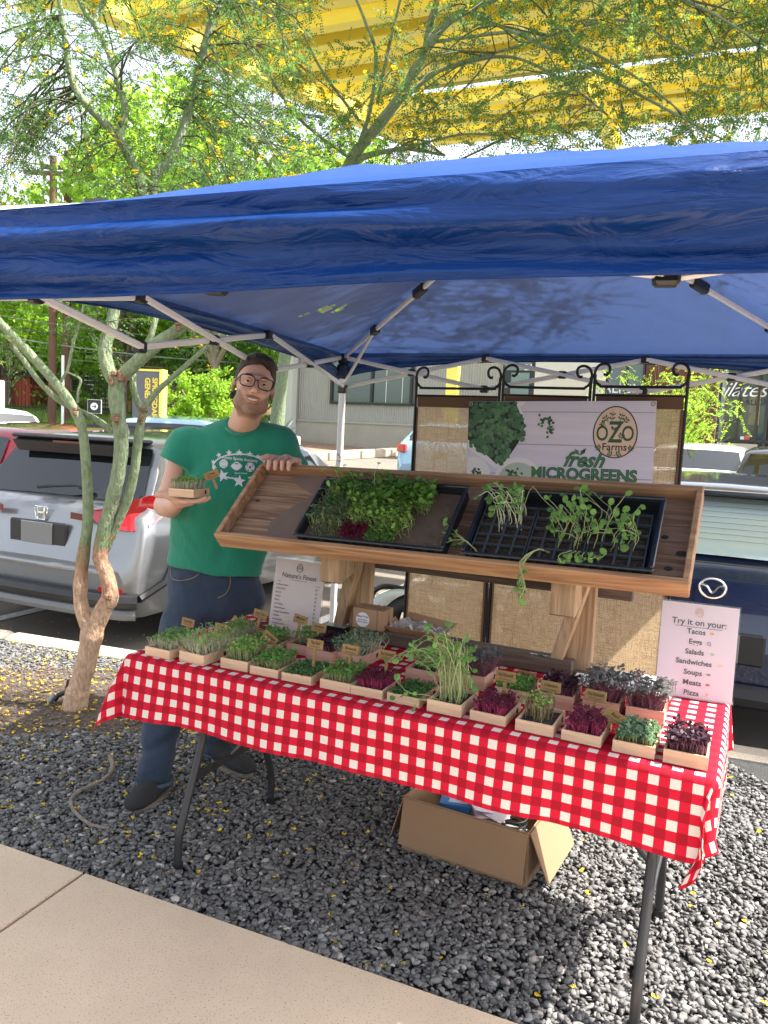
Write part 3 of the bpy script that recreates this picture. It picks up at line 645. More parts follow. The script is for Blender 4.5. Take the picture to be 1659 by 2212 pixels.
# left tray front corner (624,1158) .. (928,1186)
nt1, pt1, A1 = nursery(.425, .006, 'black seedling tray on the left of the rack, bushy mixed microgreens on brown mat', rot=-.005)
MB().box(pt1(0, 0, .016), (.515, .255, .022), A1).build('growing_mat', M_peat, nt1)
nt2, pt2, A2 = nursery(1.035, .004, 'black seedling tray on the right of the rack, with empty cell packs and leggy seedlings', w=.55, rot=.004)
b = MB(); cw, cd = .037, .040; soil = MB()
for i in range(12):
    for j in range(5):
        x = -.262 + i * .0425 + (i // 4) * .004; y = -.128 + j * .0415
        r = .5 * cw
        # cell: frame walls and soil plug
        for dx, dy, lx, ly in ((-.0195, 0, .0035, .041), (.0195, 0, .0035, .041), (0, -.0195, .036, .0035), (0, .0195, .036, .0035)):
            b.box(pt2(x + .02 + dx, y + .02 + dy, .038 - .0003 * (dx != 0)), (lx, ly, .012), A2)
        soil.box(pt2(x + .02, y + .02, .026), (.035, .035, .006), A2)
b.build('cell_pack', M_cell, nt2)['kind'] = 'stuff'
o = soil.build('potting_soil', mat('potting_soil', (.025, .018, .014), .95, var=(120, 1., (.10, .065, .04)), bump=(200, 1.)), nt2); o['kind'] = 'stuff'
# ------------------------------------------------------------ seedlings
def plants(base, tip, leaf, stemw=.0008, nleaf=2, bend=.3, mats=None, name='seedlings', parent=None, seed=0, lsh=.75, droop=.25, leafat=(1.,), zup=(0, 0, 1)):
    """base, tip (k,3): curved stem ribbons with round leaves at the top; one joined mesh of many seedlings"""
    rs = np.random.RandomState(seed + 5); k = len(base); H = np.linalg.norm(tip - base, axis=1)
    d = rs.randn(k, 3) * bend * H[:, None]; d[:, 2] *= .2; tt = np.array([0, .35, .7, 1.])
    pts = base[:, None] * (1 - tt)[None, :, None] + tip[:, None] * tt[None, :, None] + d[:, None] * (tt * (1 - tt))[None, :, None] * 1.6
    wv = rs.randn(k, 3); wv[:, 2] *= .2; wv /= np.linalg.norm(wv, axis=1)[:, None]; w2 = np.cross(wv, np.array([0, 0, 1.])); w2 /= np.linalg.norm(w2, axis=1)[:, None] + 1e-9
    ww = stemw * np.array([1.1, 1, .9, .7])[None, :, None]
    tri = [pts + w2[:, None] * ww, pts + (-.5 * w2 + .87 * wv)[:, None] * ww, pts + (-.5 * w2 - .87 * wv)[:, None] * ww]
    V = np.stack(tri, 2); nb_ = 12; Vs = V.reshape(k * 12, 3); f = []
    for i in range(3):
        for j in range(3): j2 = (j + 1) % 3; f.append((i * 3 + j, i * 3 + j2, i * 3 + 3 + j2, i * 3 + 3 + j))
    Fs = (np.array(f)[None] + 12 * np.arange(k)[:, None, None]).reshape(-1, 4)
    LV = []; 
    an = np.arange(6) * math.pi / 3
    for la in leafat:
        kk = min(la, .999) * 3; i0 = int(kk); fr = kk - i0; org = pts[:, i0] * (1 - fr) + pts[:, min(i0 + 1, 3)] * fr
        a0 = rs.uniform(0, 6.28, k)
        for q in range(nleaf):
            a = a0 + q * 2 * math.pi / nleaf + rs.randn(k) * .3; el = droop + rs.randn(k) * .35; sz = leaf * rs.uniform(.6, 1.25, k) * (1 if la > .9 else .8)
            u = np.stack([np.cos(a) * np.cos(el), np.sin(a) * np.cos(el), np.sin(el)], -1); s = np.stack([-np.sin(a), np.cos(a), rs.randn(k) * .3], -1); nn = np.cross(u, s)
            c = org + u * (sz * .95)[:, None]
            L = c[:, None] + (u[:, None] * (np.cos(an) * sz[:, None])[..., None] + s[:, None] * (np.sin(an) * sz[:, None] * lsh)[..., None]) - nn[:, None] * ((np.abs(np.sin(an)) * .25) * sz[:, None])[..., None]
            LV.append(L.reshape(-1, 3))
    LV = np.concatenate(LV); Fl = np.arange(len(LV)).reshape(-1, 6) + len(Vs)
    mi = np.concatenate([np.zeros(len(Fs)), np.ones(len(Fl))])
    o = raw(name, np.concatenate([Vs, LV]), [Fs, Fl], mats, parent, mi); o['kind'] = 'stuff'; return o
def leafmat(name, c, isl=.35, tr=1.5): return two_sided(name, c, tuple(min(1, x * tr) for x in c), .5, .3, island=isl, spec=.35)
M_stem_pale = leafmat('stem_pale', (.42, .46, .22), .2); M_stem_white = leafmat('stem_white', (.60, .60, .44), .15); M_stem_pink = leafmat('stem_pink', (.42, .06, .15), .3); M_stem_red = leafmat('stem_red', (.42, .03, .11), .3)
M_stem_mauve = leafmat('stem_mauve', (.30, .13, .16), .3); M_green = leafmat('leaf_green', (.15, .30, .065)); M_lime = leafmat('leaf_lime', (.25, .42, .09)); M_deep = leafmat('leaf_deep', (.085, .19, .055)); M_blueg = leafmat('leaf_blue_green', (.15, .24, .13))
M_purple = leafmat('leaf_purple', (.05, .018, .032)); M_red = leafmat('leaf_red', (.13, .022, .042)); M_grey = leafmat('leaf_grey_purple', (.14, .15, .14)); M_stem_brown = leafmat('stem_tan', (.30, .24, .12))
def rack_seed(n, x0, x1, y0, y1, h, leaf, mats, seed, lean=(0, -.2), sw=.001, shape=None, nleaf=2, bend=.25, up=None, leafat=(1.,), lsh=.8):
    rs = np.random.RandomState(seed); x = rs.uniform(x0, x1, n); y = rs.uniform(y0, y1, n)
    if shape: k = shape(x, y); x, y = x[k], y[k]
    nvec = A1 @ np.array([0, 0, 1.]); up_ = np.array([0, -.25, 1.]); up_ = nvec * .7 + up_ * .3 if up is None else up; up_ /= np.linalg.norm(up_)
    base = np.stack([pt1(a, b_, .026) for a, b_ in zip(x, y)]); hh = h * .82 * rs.uniform(.7, 1.15, len(x))
    tip = base + up_ * hh[:, None] + rs.randn(len(x), 3) * (h * .16); return plants(base, tip, leaf, sw, nleaf, bend, mats, 'microgreens', nt1, seed, lsh, leafat=leafat)
rack_seed(380, -.245, -.12, -.08, .115, .050, .0066, (M_stem_pale, M_blueg), 1)
rack_seed(330, -.20, .03, .02, .125, .070, .0095, (M_stem_pale, M_green), 2)
rack_seed(560, -.10, .10, -.06, .09, .058, .0078, (M_stem_pale, M_lime), 3)
rack_seed(230, -.03, .16, .02, .12, .066, .0135, (M_stem_pale, M_green), 4)
rack_seed(230, -.115, -.02, -.115, -.06, .032, .0045, (M_stem_pink, M_red), 5)
rack_seed(520, -.02, .085, -.122, -.06, .022, .0042, (M_stem_pale, M_green), 6)
rack_seed(110, -.24, -.12, -.115, -.07, .015, .003, (M_stem_pale, M_blueg), 7)
rack_seed(60, .03, .13, -.10, 0, .055, .0085, (M_stem_pale, M_lime), 8)
rack_seed(14, -.2, .12, .06, .12, .125, .011, (M_stem_pale, M_green), 9, bend=.5)
# leggy seedlings on the right tray, each drawn as a path between known points of the board
def leggy(paths, leaf, seed, parent, conv, name='leggy_seedlings', thick=.0016, m1=M_stem_white, m2=None, side=.6):
    rs = np.random.RandomState(seed); b = MB(); m2 = m2 or M_green
    for pth in paths:
        P = smooth_path([conv(*q) for q in pth], 5); P = P + rs.randn(len(P), 3) * .0009
        b.tube(P, np.linspace(thick, thick * .7, len(P)), 4, 0)
        ends = [(len(P) - 1, 1.)] + [(int(len(P) * f), .8) for f in (.62, .8) if rs.rand() < side]
        for (i, sc) in ends:
            for q in range(2 if rs.rand() < .6 else 1):
                nv = rs.randn(3) * .45 + np.array([0, -.75, .55]); nv /= np.linalg.norm(nv); u = np.cross(nv, rs.randn(3)); u /= np.linalg.norm(u); s = np.cross(nv, u); sz = leaf * sc * rs.uniform(.65, 1.2)
                c = P[i] + u * sz * 1.0; an = np.arange(8) * math.pi / 4
                ring = c + u * (np.cos(an) * sz)[:, None] + s * (np.sin(an) * sz * .8)[:, None] - nv * (.18 * sz * np.sin(an) ** 2)[:, None]
                b.add(np.vstack([ring, c + nv * .002]), [(j, (j + 1) % 8, 8) for j in range(8)], 1)
    o = b.build(name, [m1, m2], parent, smooth=True); o['kind'] = 'stuff'; return o
RSG = np.random.RandomState(21); P1 = []
for i in range(22):    # clump leaning left out of the left cells
    x = RSG.uniform(-.20, -.12); y = RSG.uniform(-.03, .06); ex = x + RSG.uniform(-.13, .02); ey = y + RSG.uniform(.02, .11); P1.append([(x, y, .03), (x - .005, y + .03, .06), ((x + ex) / 2, (y + ey) / 2 + .02, .09 + RSG.uniform(0, .03)), (ex, ey, .085 + RSG.uniform(-.02, .03))])
for i in range(3):
    P1.append([(-.24, -.115, .03), (-.275, -.10, .06), (-.32 - .01 * i, -.085 + .02 * i, .045), (-.365 - .012 * i, -.105 + .05 * i, .04)])
P1.append([(-.245, -.11, .03), (-.28, -.095, .05), (-.315, -.09, .035)])
P1.append([(-.14, .05, .04), (-.12, .12, .09), (-.09, .10, .08), (-.03, .06, .05)])
for i in range(26):    # right hand bush
    x = RSG.uniform(.0, .13); y = RSG.uniform(-.09, .06); P1.append([(x, y, .03), (x + .01, y + .02, .07), (x + RSG.uniform(-.06, .06), y + RSG.uniform(.01, .09), .08 + RSG.uniform(0, .03))])
for i in range(16):
    x = RSG.uniform(.15, .22); y = RSG.uniform(-.07, .04); P1.append([(x, y, .03), (x + .01, y + .02, .06), (x + RSG.uniform(-.05, .045), y + RSG.uniform(-.03, .09), .06 + RSG.uniform(0, .04))])
for i in range(9):
    x = RSG.uniform(-.03, .05); y = RSG.uniform(-.06, .05); P1.append([(x, y, .03), (x, y + .015, .05), (x + RSG.uniform(-.03, .03), y + RSG.uniform(.01, .05), .06)])
for i in range(5): # trailing over the front edge
    P1.append([(-.02, -.09, .03), (-.045, -.12, .075), (-.07 - .004 * i, -.155 - .004 * i, .07), (-.085 + .006 * i, -.185 - .012 * i, .045), (-.088 + .005 * i, -.20 - .018 * i, .03)])
for i in range(6):
    x = .04 + .012 * i; P1.append([(x, -.09, .03), (x + .01, -.10, .06), (x - .02 + .01 * i, -.13, .07), (x - .01 + .012 * i, -.15 + .01 * i, .06)])
leggy(P1[:22], .0125, 3, nt2, pt2); leggy(P1[22:], .0105, 4, nt2, pt2, m1=M_stem_pale)
# ============================================================ trays of microgreens on the cloth
M_box = wood('tray_pine', (.66, .47, .31), (.58, .38, .24), 9, 0, .6); M_boxp = wood('tray_cedar', (.60, .36, .26), (.50, .27, .19), 9, 0, .6)
M_plaque = wood('plaque_ply', (.33, .20, .075), (.25, .14, .05), 14, 0, .6); M_burn = mat('burnt_lettering', (.035, .018, .008), .8)
M_soilt = mat('tray_soil', (.030, .022, .017), .95, var=(90, 1., (.085, .06, .045)), bump=(250, 1.))
greens_kind = {
 'cress':   dict(n=260, h=.045, leaf=.0042, mats=(M_stem_white, M_green), sw=.0009),
 'mess':    dict(n=240, h=.062, leaf=.0045, mats=(M_stem_white, M_lime), sw=.0009, bend=.6, spread=.35),
 'tallg':   dict(n=240, h=.050, leaf=.0050, mats=(M_stem_pale, M_lime), sw=.0010, bend=.3),
 'bright':  dict(n=280, h=.036, leaf=.0052, mats=(M_stem_pale, M_green), sw=.0009),
 'low':     dict(n=480, h=.015, leaf=.0040, mats=(M_stem_pale, M_deep), sw=.0008),
 'basil':   dict(n=480, h=.018, leaf=.0048, mats=(M_stem_pale, M_green), sw=.0008),
 'pink':    dict(n=330, h=.036, leaf=.0034, mats=(M_stem_pink, M_red), sw=.0011, bend=.35),
 'purple':  dict(n=280, h=.042, leaf=.0062, mats=(M_stem_mauve, M_purple), sw=.0009, bend=.4),
 'kale':    dict(n=210, h=.070, leaf=.0064, mats=(M_stem_mauve, M_grey), sw=.0010, bend=.4, spread=.25),
 'kalepale':dict(n=200, h=.058, leaf=.0055, mats=(M_stem_white, M_blueg), sw=.0010, bend=.55, spread=.35),
 'round':   dict(n=380, h=.030, leaf=.0058, mats=(M_stem_pale, M_blueg), sw=.0009),
 'cilantro':dict(n=60, h=.055, leaf=.0050, mats=(M_stem_brown, M_lime), sw=.0014, bend=.3),
 'sparse':  dict(n=150, h=.045, leaf=.0045, mats=(M_stem_pale, M_green), sw=.0009, bend=.4)}
def microtray(x, y, a, kind, label, bh=.030, w=.102, d=.142, group='wooden trays of microgreens on the table', name='microgreen_tray', z=TH + .0035, loc=None, pink=False, seed=None, knotmark=True):
    if loc is None: loc, rot = tw(x, y, z), TA + a
    else: rot = a
    t = thing(name, label, 'tray', loc, rot, group); m = M_boxp if pink else M_box; th = .005
    for nm, c, dd in (('side_board', (w / 2, th / 2, bh / 2), (w, th, bh)), ('side_board', (w / 2, d - th / 2, bh / 2), (w, th, bh)), ('side_board', (th / 2, d / 2, bh / 2), (th, d - 2 * th, bh - .001)), ('side_board', (w - th / 2, d / 2, bh / 2), (th, d - 2 * th, bh - .001))):
        MB().box(c, dd).build(nm, m, t)
    MB().box((w / 2, d / 2, bh * .35), (w - 2 * th - .0004, d - 2 * th - .0004, bh * .66)).build('soil', M_soilt, t)
    if knotmark: # burnt logo on the right hand board
        MB().cyl((w + .0002, d - .035, bh / 2), .008, .0012, (1, 0, 0), 14).build('burnt_mark', M_burn, t)
    g = greens_kind[kind]; rs = np.random.RandomState(seed if seed is not None else int((x * 7 + y * 3) * 100) % 9999); n = g['n']
    bx = rs.uniform(th + .006, w - th - .006, n); by = rs.uniform(th + .008, d - th - .008, n)
    if kind == 'cilantro': bx = rs.normal(w * .4, .016, n).clip(.01, w - .01); by = rs.normal(d * .55, .022, n).clip(.01, d - .01)
    if kind == 'sparse': by = rs.uniform(d * .35, d - .012, n)
    base = np.stack([bx, by, np.full(n, bh * .6)], -1); hh = g['h'] * (1 + .15 * vnoise(bx * 40, by * 40, 3)) * rs.uniform(.82, 1.1, n)
    sp_ = g.get('spread', .08); off = np.stack([(bx - w / 2) * sp_ * 2 + rs.randn(n) * .004, (by - d / 2) * sp_ * 2 + rs.randn(n) * .004, hh], -1)
    plants(base, base + off, g['leaf'], g['sw'], 2, g.get('bend', .2), g['mats'], 'microgreens', t, seed=int(bx[0] * 1e5)); return t
front = [('cress', 'wooden tray of pale stemmed cress at the far left end of the front row'),
 ('mess', 'wooden tray of tousled pale green sprouts spilling over its edges, second from left in front'),
 ('tallg', 'wooden tray of upright tall green shoots, third from the left in the front row'),
 ('bright', 'wooden tray of leafy green shoots leaning left, just left of the shortest dark green tray'),
 ('low', 'wooden tray of short even dark green shoots below the thai basil plaque'),
 ('bright', 'wooden tray of bright green broccoli shoots, left of the leftmost pink tray'),
 ('pink', 'wooden tray of magenta amaranth, leftmost pink tray on the cloth'),
 ('low', 'wooden tray of low dark green shoots between magenta amaranth and the tall leggy seedlings'),
 ('tallpea', 'wooden tray holding the tallest leggy seedlings with long trailing stems'),
 ('pink', 'wooden tray of dense dark red amaranth right of the tall leggy seedlings'),
 ('cilantro', 'wooden tray of sparse cilantro sprouts in open soil'),
 ('pink', 'wooden tray of wispy pink amaranth, rightmost pink tray on the cloth'),
 ('round', 'wooden tray of small round blue green leaves, second from the right in front'),
 ('purple', 'wooden tray of dark purple leaves at the sunlit right end of the front row')]
fx = [.053, .184, .336, .449, .567, .700, .803, .920, 1.050, 1.176, 1.306, 1.429, 1.560, 1.682]
fy = [.008, .022, .040, .040, .040, .045, .048, .052, .040, .044, .038, .040, .034, .032]
fa = [.0, -.04, .03, .03, .05, .02, .03, -.03, .0, -.02, .0, -.03, .0, .01]
fh = [.030, .034, .032, .026, .026, .028, .026, .026, .034, .027, .030, .027, .030, .034]
for i, (k, lb) in enumerate(front):
    if k == 'tallpea':
        t = microtray(fx[i], fy[i], fa[i], 'sparse', lb, fh[i], d=.145, seed=77)
        for c in list(t.children):
            if c.name.startswith('microgreens'): bpy.data.objects.remove(c)
        PA = []; rs = np.random.RandomState(9)
        for q in range(80):
            x, y = rs.uniform(.02, .085), rs.uniform(.03, .12); top = .11 + rs.uniform(0, .09); dx, dy = rs.uniform(-.10, .025), rs.uniform(-.01, .05)
            PA.append([(x, y, .02), (x + rs.uniform(-.01, .01), y, top * .45), (x + dx * .55, y + dy * .5, top * .95), (x + dx * 1.25, y + dy, top * rs.uniform(.75, 1.12))])
        for (dx, z_) in ((-.13, .16), (-.10, .19), (-.16, .15), (.03, .17), (.05, .12), (-.05, .215)): PA.append([(.045, .06, .02), (.04, .06, .11), (.045 + dx * .5, .06, z_), (.045 + dx, .07, z_ - .02), (.045 + dx * 1.25, .06, z_ - .05)])
        PA += [[(.03, .02, .03), (.0, -.0, .045), (-.05, -.02, .05), (-.10, .0, .07)], [(.02, .015, .03), (-.02, -.01, .03), (-.03, -.02, .0), (-.025, -.03, -.03)], [(.03, .02, .03), (-.03, -.01, .03), (-.08, -.01, .035), (-.11, -.01, .025)]]
        leggy(PA[:80], .0085, 5, t, lambda *q: np.array(q), 'microgreens', .0014, M_stem_pale, M_green, .25); leggy(PA[80:], .010, 6, t, lambda *q: np.array(q), 'microgreens', .0013, M_stem_pale, M_green, .7)
    else: microtray(fx[i], fy[i], fa[i], k, lb, fh[i])
back = [(.150, .262, 0., 'cress', 'wooden tray of green cress in the back row beside the jeans', .030, 0), (.292, .262, .0, 'bright', 'wooden tray of dark soil and green shoots behind the upright tall green shoots', .028, 0),
 (.418, .30, .02, 'sparse', 'reddish wooden tray of green mizuna shoots in front of the price list', .034, 1), (.520, .262, -.03, 'purple', 'reddish wooden tray of deep purple shoots in the back row near the price list', .042, 1),
 (.620, .290, -.02, 'kalepale', 'reddish wooden tray of pale tangled radish shoots beside the kraft box', .040, 1), (.885, .262, .0, 'sparse', 'reddish wooden tray half hidden behind the tall leggy seedlings', .040, 1),
 (1.035, .290, .0, 'kale', 'reddish wooden tray of grey purple kale shoots right behind the tall seedlings', .044, 1), (1.178, .262, .02, 'basil', 'wooden tray of fine bright green basil in the back row', .032, 0),
 (1.310, .262, .02, 'purple', 'reddish wooden tray of dark purple shoots behind the cilantro plaque', .042, 1), (1.436, .275, .0, 'kale', 'reddish wooden tray of tall grey kale shoots behind the red amaranth plaque', .044, 1),
 (1.556, .275, .02, 'kale', 'reddish wooden tray of tall kale with pink stems, rightmost in the back row', .044, 1)]
for i, (x, y, a, k, lb, bh, pk) in enumerate(back): microtray(x, y, a, k, lb, bh, pink=bool(pk), seed=300 + i, d=.135)
# ------------------------------------------------------------ small wooden plaques
def plaque(u, v, ly, word, label, tilt=0., lean=0., yaw=0., w=.058, h=.031, stick=.10, down=None, group='wooden name plaques', loc=None, rot=None):
    """u,v: picture position of the plaque centre, ly: its depth on the table"""
    c = onl(u, v, ly) if loc is None else None
    t = thing('name_plaque', label, 'plaque', tw(*c) if loc is None else loc, (TA + yaw) if rot is None else rot, group)
    R_ = ry(tilt) @ rx(lean); zb = -(c[2] - TH - .018) if loc is None else -stick
    MB().box((0, 0, 0), (w, .0035, h), R_, bev=.003).build('board', M_plaque, t)
    tz_ = min(zb, -.03); st_ = R_ @ np.array([0, .0, -1.]); e_ = st_ * (abs(tz_))
    MB().bar(R_ @ np.array([0, 0, -h / 2]), e_, .0095, .0033, up=(0, 1, 0)).build('stick', M_plaque, t)
    F = np.eye(4); F[:3, 0] = R_ @ np.array([1, 0, 0]); F[:3, 1] = R_ @ np.array([0, 0, 1]); F[:3, 2] = R_ @ np.array([0, -1, 0]); F[:3, 3] = R_ @ np.array([0, -.0022, .004])
    text('lettering', word, .0135, M_burn, t, F, shear=.3, bold=.0002, sx=min(1, 7.2 / max(len(word), 1)) * .92)
    F2 = F.copy(); F2[:3, 3] = R_ @ np.array([0, -.0022, -.0075]); text('small_lettering', 'OZO Microgreens', .0068, M_burn, t, F2, sx=.72)
    return t
def zD(k, x, y):
    if k == 4: return 301.7 + .2811 * x, 1289.2 + .2811 * y
    if k == 5: return 713.2 + .2976 * x, 1316.7 + .2976 * y
    return 1097.2 + .3386 * x, 1261.8 + .3386 * y
for (k, x, y, ly, wd, lb, ti) in ((4, 372, 198, .30, 'Purple Radish', 'plaque standing highest at the left end beside the jeans', .08), (4, 628, 240, .24, 'Mizuna', 'plaque low above the tousled pale sprouts', .03),
 (4, 752, 208, .36, 'Cress', 'plaque tipped steeply in the back left row by the dark combs', .75), (4, 928, 135, .36, 'Sweet Thistle', 'tallest plaque just left of the price list', .14), (4, 1003, 318, .20, 'Purple Radish', 'plaque tipped far over among the green shoots left of the purple tray', .5),
 (4, 1236, 175, .40, 'Mizuna', 'plaque standing against the foot of the price list', .14), (4, 1378, 238, .36, 'Purple Kohlrabi', 'plaque behind the deep purple shoots', .03), (4, 1350, 364, .14, 'Thai Basil', 'plaque above the short dark green tray, left half of the table', .0),
 (5, 148, 292, .15, 'Broccoli', 'plaque above the bright green broccoli shoots, front row', .0), (5, 414, 332, .17, 'Red Amaranth', 'plaque above the leftmost pink tray', .0), (5, 810, 236, .42, 'Broccoli', 'plaque partly hidden behind the tall leggy seedlings', .02),
 (5, 1035, 470, .33, 'Nasturtium', 'plaque tipped over in the kale right of the tall seedlings', .45), (5, 1274, 485, .17, 'Red Amaranth', 'plaque above the dense dark red amaranth tray', .0), (5, 1425, 483, .42, 'Thai Basil', 'plaque above the fine bright green basil, by the picture card', .10),
 (6, 272, 655, .20, 'Cilantro', 'plaque above the sparse cilantro sprouts', .02), (6, 560, 712, .19, 'Red Amaranth', 'plaque above the wispy pink amaranth on the right', .02), (6, 680, 845, .12, 'Basil', 'plaque leaning far over between the round leaved tray and the pink one', .45)):
    u, v = zD(k, x, y); plaque(u, v, ly, wd, 'small wooden ' + lb, tilt=ti, lean=-.12)
# ============================================================ things standing on the table
M_paper = two_sided('paper_sheet', (.62, .53, .50), (.7, .6, .6), .6, .25); M_ink = mat('grey_ink', (.10, .11, .11), .8); M_inkg = mat('green_ink', (.06, .16, .09), .8)
M_acr = mat('clear_acrylic', (.9, .9, .92), .05, trans=1., spec=.5); M_tan = mat('highlight_tan', (.62, .47, .22), .8)
def logo(parent, M4, r, m):
    """small egg shaped emblem drawn as rings and strokes"""
    b = MB(); F = M4[:3, :3]; o = M4[:3, 3]
    def loc(x, y, z=.0004): return o + F @ np.array([x * r, y * r, z])
    for k in (1., .86):
        b.tube([loc(.80 * k * math.cos(a) * (1 - .10 * math.sin(a)), k * math.sin(a)) for a in np.linspace(0, 6.283, 25)[:-1]], r * .035, 4, closed=True)
    for (x0, y0, x1, y1) in ((-.15, .1, .15, .1), (.15, .1, -.15, -.25), (-.15, -.25, .15, -.25), (0, .2, 0, .65), (-.25, .4, -.1, .55), (.25, .4, .1, .55)): b.bar(loc(x0, y0), loc(x1, y1), r * .07, r * .02)
    for sx in (-1, 1): b.tube([loc(sx * .38 + .16 * math.cos(a), -.08 + .2 * math.sin(a)) for a in np.linspace(0, 6.283, 13)[:-1]], r * .035, 4, closed=True)
    return b.build('emblem', m, parent)
def sheet_sign(name, label, cx, cy, yaw, w, h, lean):
    t = thing(name, label, 'sign', tw(cx, cy, TH + .004), TA + yaw)
    R_ = rx(-lean); F = np.eye(4); F[:3, 0] = (1, 0, 0); F[:3, 1] = R_ @ np.array([0, 0, 1]); F[:3, 2] = R_ @ np.array([0, -1, 0]); F[:3, 3] = R_ @ np.array([0, -.0012, h / 2])
    MB().box(R_ @ np.array([0, 0, h / 2]), (w, .0008, h), R_).build('sheet', M_paper, t)
    b = MB(); b.box(R_ @ np.array([0, .0022, h / 2 + .001]), (w + .008, .0014, h + .008), R_); b.build('acrylic_back', M_acr, t)
    MB().box((0, .045, .0012), (w + .006, .10, .002)).build('acrylic_foot', M_acr, t)
    return t, F
def put(F, x, y): G = F.copy(); G[:3, 3] = F[:3, 3] + F[:3, 0] * x + F[:3, 1] * y + F[:3, 2] * .0006; return G
pl, F = sheet_sign('price_list', 'printed price list headed Natures Finest standing upright behind the left trays', .330, .475, rad(-2), .216, .285, rad(9))
G = put(F, .0, .115); logo(pl, G, .0165, M_ink); text('heading', "Nature's Finest", .0245, M_ink, pl, put(F, 0, .082), bold=.0004, shear=.05)
text('small_print', "microgreens grown fresh weekly", .0058, M_ink, pl, put(F, 0, .068))
rows = ['Sunflower Greens', 'Daikon Radish', 'Broccoli', 'Cilantro', 'Mizuna', 'Red Cabbage', 'Peacock Mustard', 'Southern Giant Mustard', 'Thai Basil', 'Red Amaranth', 'Nasturtium Sprouts']
for i, rw in enumerate(rows):
    y = .045 - i * .0145; text('item', rw, .0085, M_ink, pl, put(F, -.095, y), bold=.0002, align='LEFT', sx=.85); text('price', ('$5', '$5', '$5', '$5', '$5', '$5', '$5', '$5', '$6', '$8', '$8')[i], .0085, M_ink, pl, put(F, .088, y - .002), bold=.0002, align='RIGHT')
    if i > 7: MB().box((F[:3, 3] + F[:3, 0] * (-.030) + F[:3, 1] * y + F[:3, 2] * .0005), (.020, .0004, .0042), F[:3, :3] @ rx(rad(90))).build('highlight', M_tan, pl)
text('heading_small', 'Live tray', .0065, M_ink, pl, put(F, .085, .056)); text('heading_small', 'Variety', .0065, M_ink, pl, put(F, -.085, .058))
M_paper2 = two_sided('paper_sheet_white', (.80, .74, .80), (.75, .66, .72), .5, .25)
ts, F = sheet_sign('serving_sign', 'white sheet headed Try it on your with a food list, right end of table', 1.712, .592, rad(4), .222, .292, rad(8))
for c in ts.children:
    if c.name.startswith('sheet'): c.data.materials.clear(); c.data.materials.append(M_paper2)
logo(ts, put(F, 0, .120), .0135, M_tan); text('heading', 'Try it on your:', .0265, M_ink, ts, put(F, 0, .088), bold=.0003)
MB().box(F[:3, 3] + F[:3, 1] * .074 + F[:3, 2] * .0005, (.135, .0004, .0013), F[:3, :3] @ rx(rad(90))).build('underline', M_ink, ts)
ic = {'Tacos': (.75, .36, .08), 'Eggs': (.25, .25, .25), 'Salads': (.35, .55, .35), 'Sandwiches': (.8, .55, .2), 'Soups': (.3, .3, .2), 'Meats': (.55, .12, .10), 'Pizza': (.8, .45, .15)}
for i, wd in enumerate(ic):
    y = .060 - i * .0315; text('item', wd, .0225, M_ink, ts, put(F, -.006, y), bold=.0004); wx = .0062 * len(wd) + .004
    p_ = F[:3, 3] + F[:3, 0] * (wx + .004) + F[:3, 1] * (y) + F[:3, 2] * .0006; pm = mat('print_' + wd.lower(), ic[wd], .7); b = MB()
    if wd == 'Eggs': b.tube([p_ + F[:3, 0] * .005 * math.cos(a) + F[:3, 1] * .005 * math.sin(a) for a in np.linspace(0, 6.283, 13)[:-1]], .0008, 4, closed=True); b.bar(p_ + F[:3, 0] * .003 - F[:3, 1] * .004, p_ + F[:3, 0] * .007 - F[:3, 1] * .008, .0015, .0006)
    elif wd == 'Pizza': b.prism([(-.004, .004), (.004, .005), (.0, -.006)], .0004, F[:3, :3], p_)
    else: b.prism([(.0065 * math.cos(a), .0035 * math.sin(a)) for a in np.linspace(.2, 6.1, 10)], .0004, F[:3, :3], p_)
    b.build('food_icon', pm, ts)
# kraft box with round sticker and twine
M_kraft = mat('kraft_card', (.40, .235, .135), .85, var=(24, .4, (.34, .20, .11)), bump=(200, .15))
kb = thing('kraft_box', 'small kraft gift box tied with twine and a round white sticker', 'box', tw(.600, .60, TH + .058), TA + rad(2))
kw, kd, kh = .125, .085, .075
MB().box((0, 0, kh / 2), (kw, kd, kh), bev=.0015).build('carton', M_kraft, kb)
MB().cyl((-.022, -kd / 2 - .0006, .034), .027, .0010, (0, 1, 0), 28).build('sticker', mat('sticker_white', (.72, .68, .67), .6), kb)
for s_, sz_, zz in (('Meal Prep', .0120, .046), ('Banana Peanut', .0068, .034), ('Butter Doughnuts', .0068, .026)):
    F = frame4((-.022, -kd / 2 - .0014, zz), (1, 0, 0), (0, 0, 1)); text('lettering', s_, sz_, M_ink, kb, F, bold=.0002, sx=.9)
M_twine = mat('twine', (.24, .15, .08), .9)
tb = MB(); xx = .035; tb.tube([(xx, -kd / 2 - .001, 0), (xx, -kd / 2 - .001, kh + .001), (xx, kd / 2, kh + .001)], .0012, 5); tb.tube([(-kw / 2, .0, kh + .0015), (kw / 2 + .001, .0, kh + .0015), (kw / 2 + .001, 0, 0)], .0012, 5)
for a in (.4, 1.5, 2.8, 4.1, 5.2): tb.tube(smooth_path([(xx, 0, kh + .002), (xx + .014 * math.cos(a), .012 * math.sin(a), kh + .011), (xx + .026 * math.cos(a), .022 * math.sin(a), kh + .004)], 4), .0011, 5)
tb.build('twine', M_twine, kb)
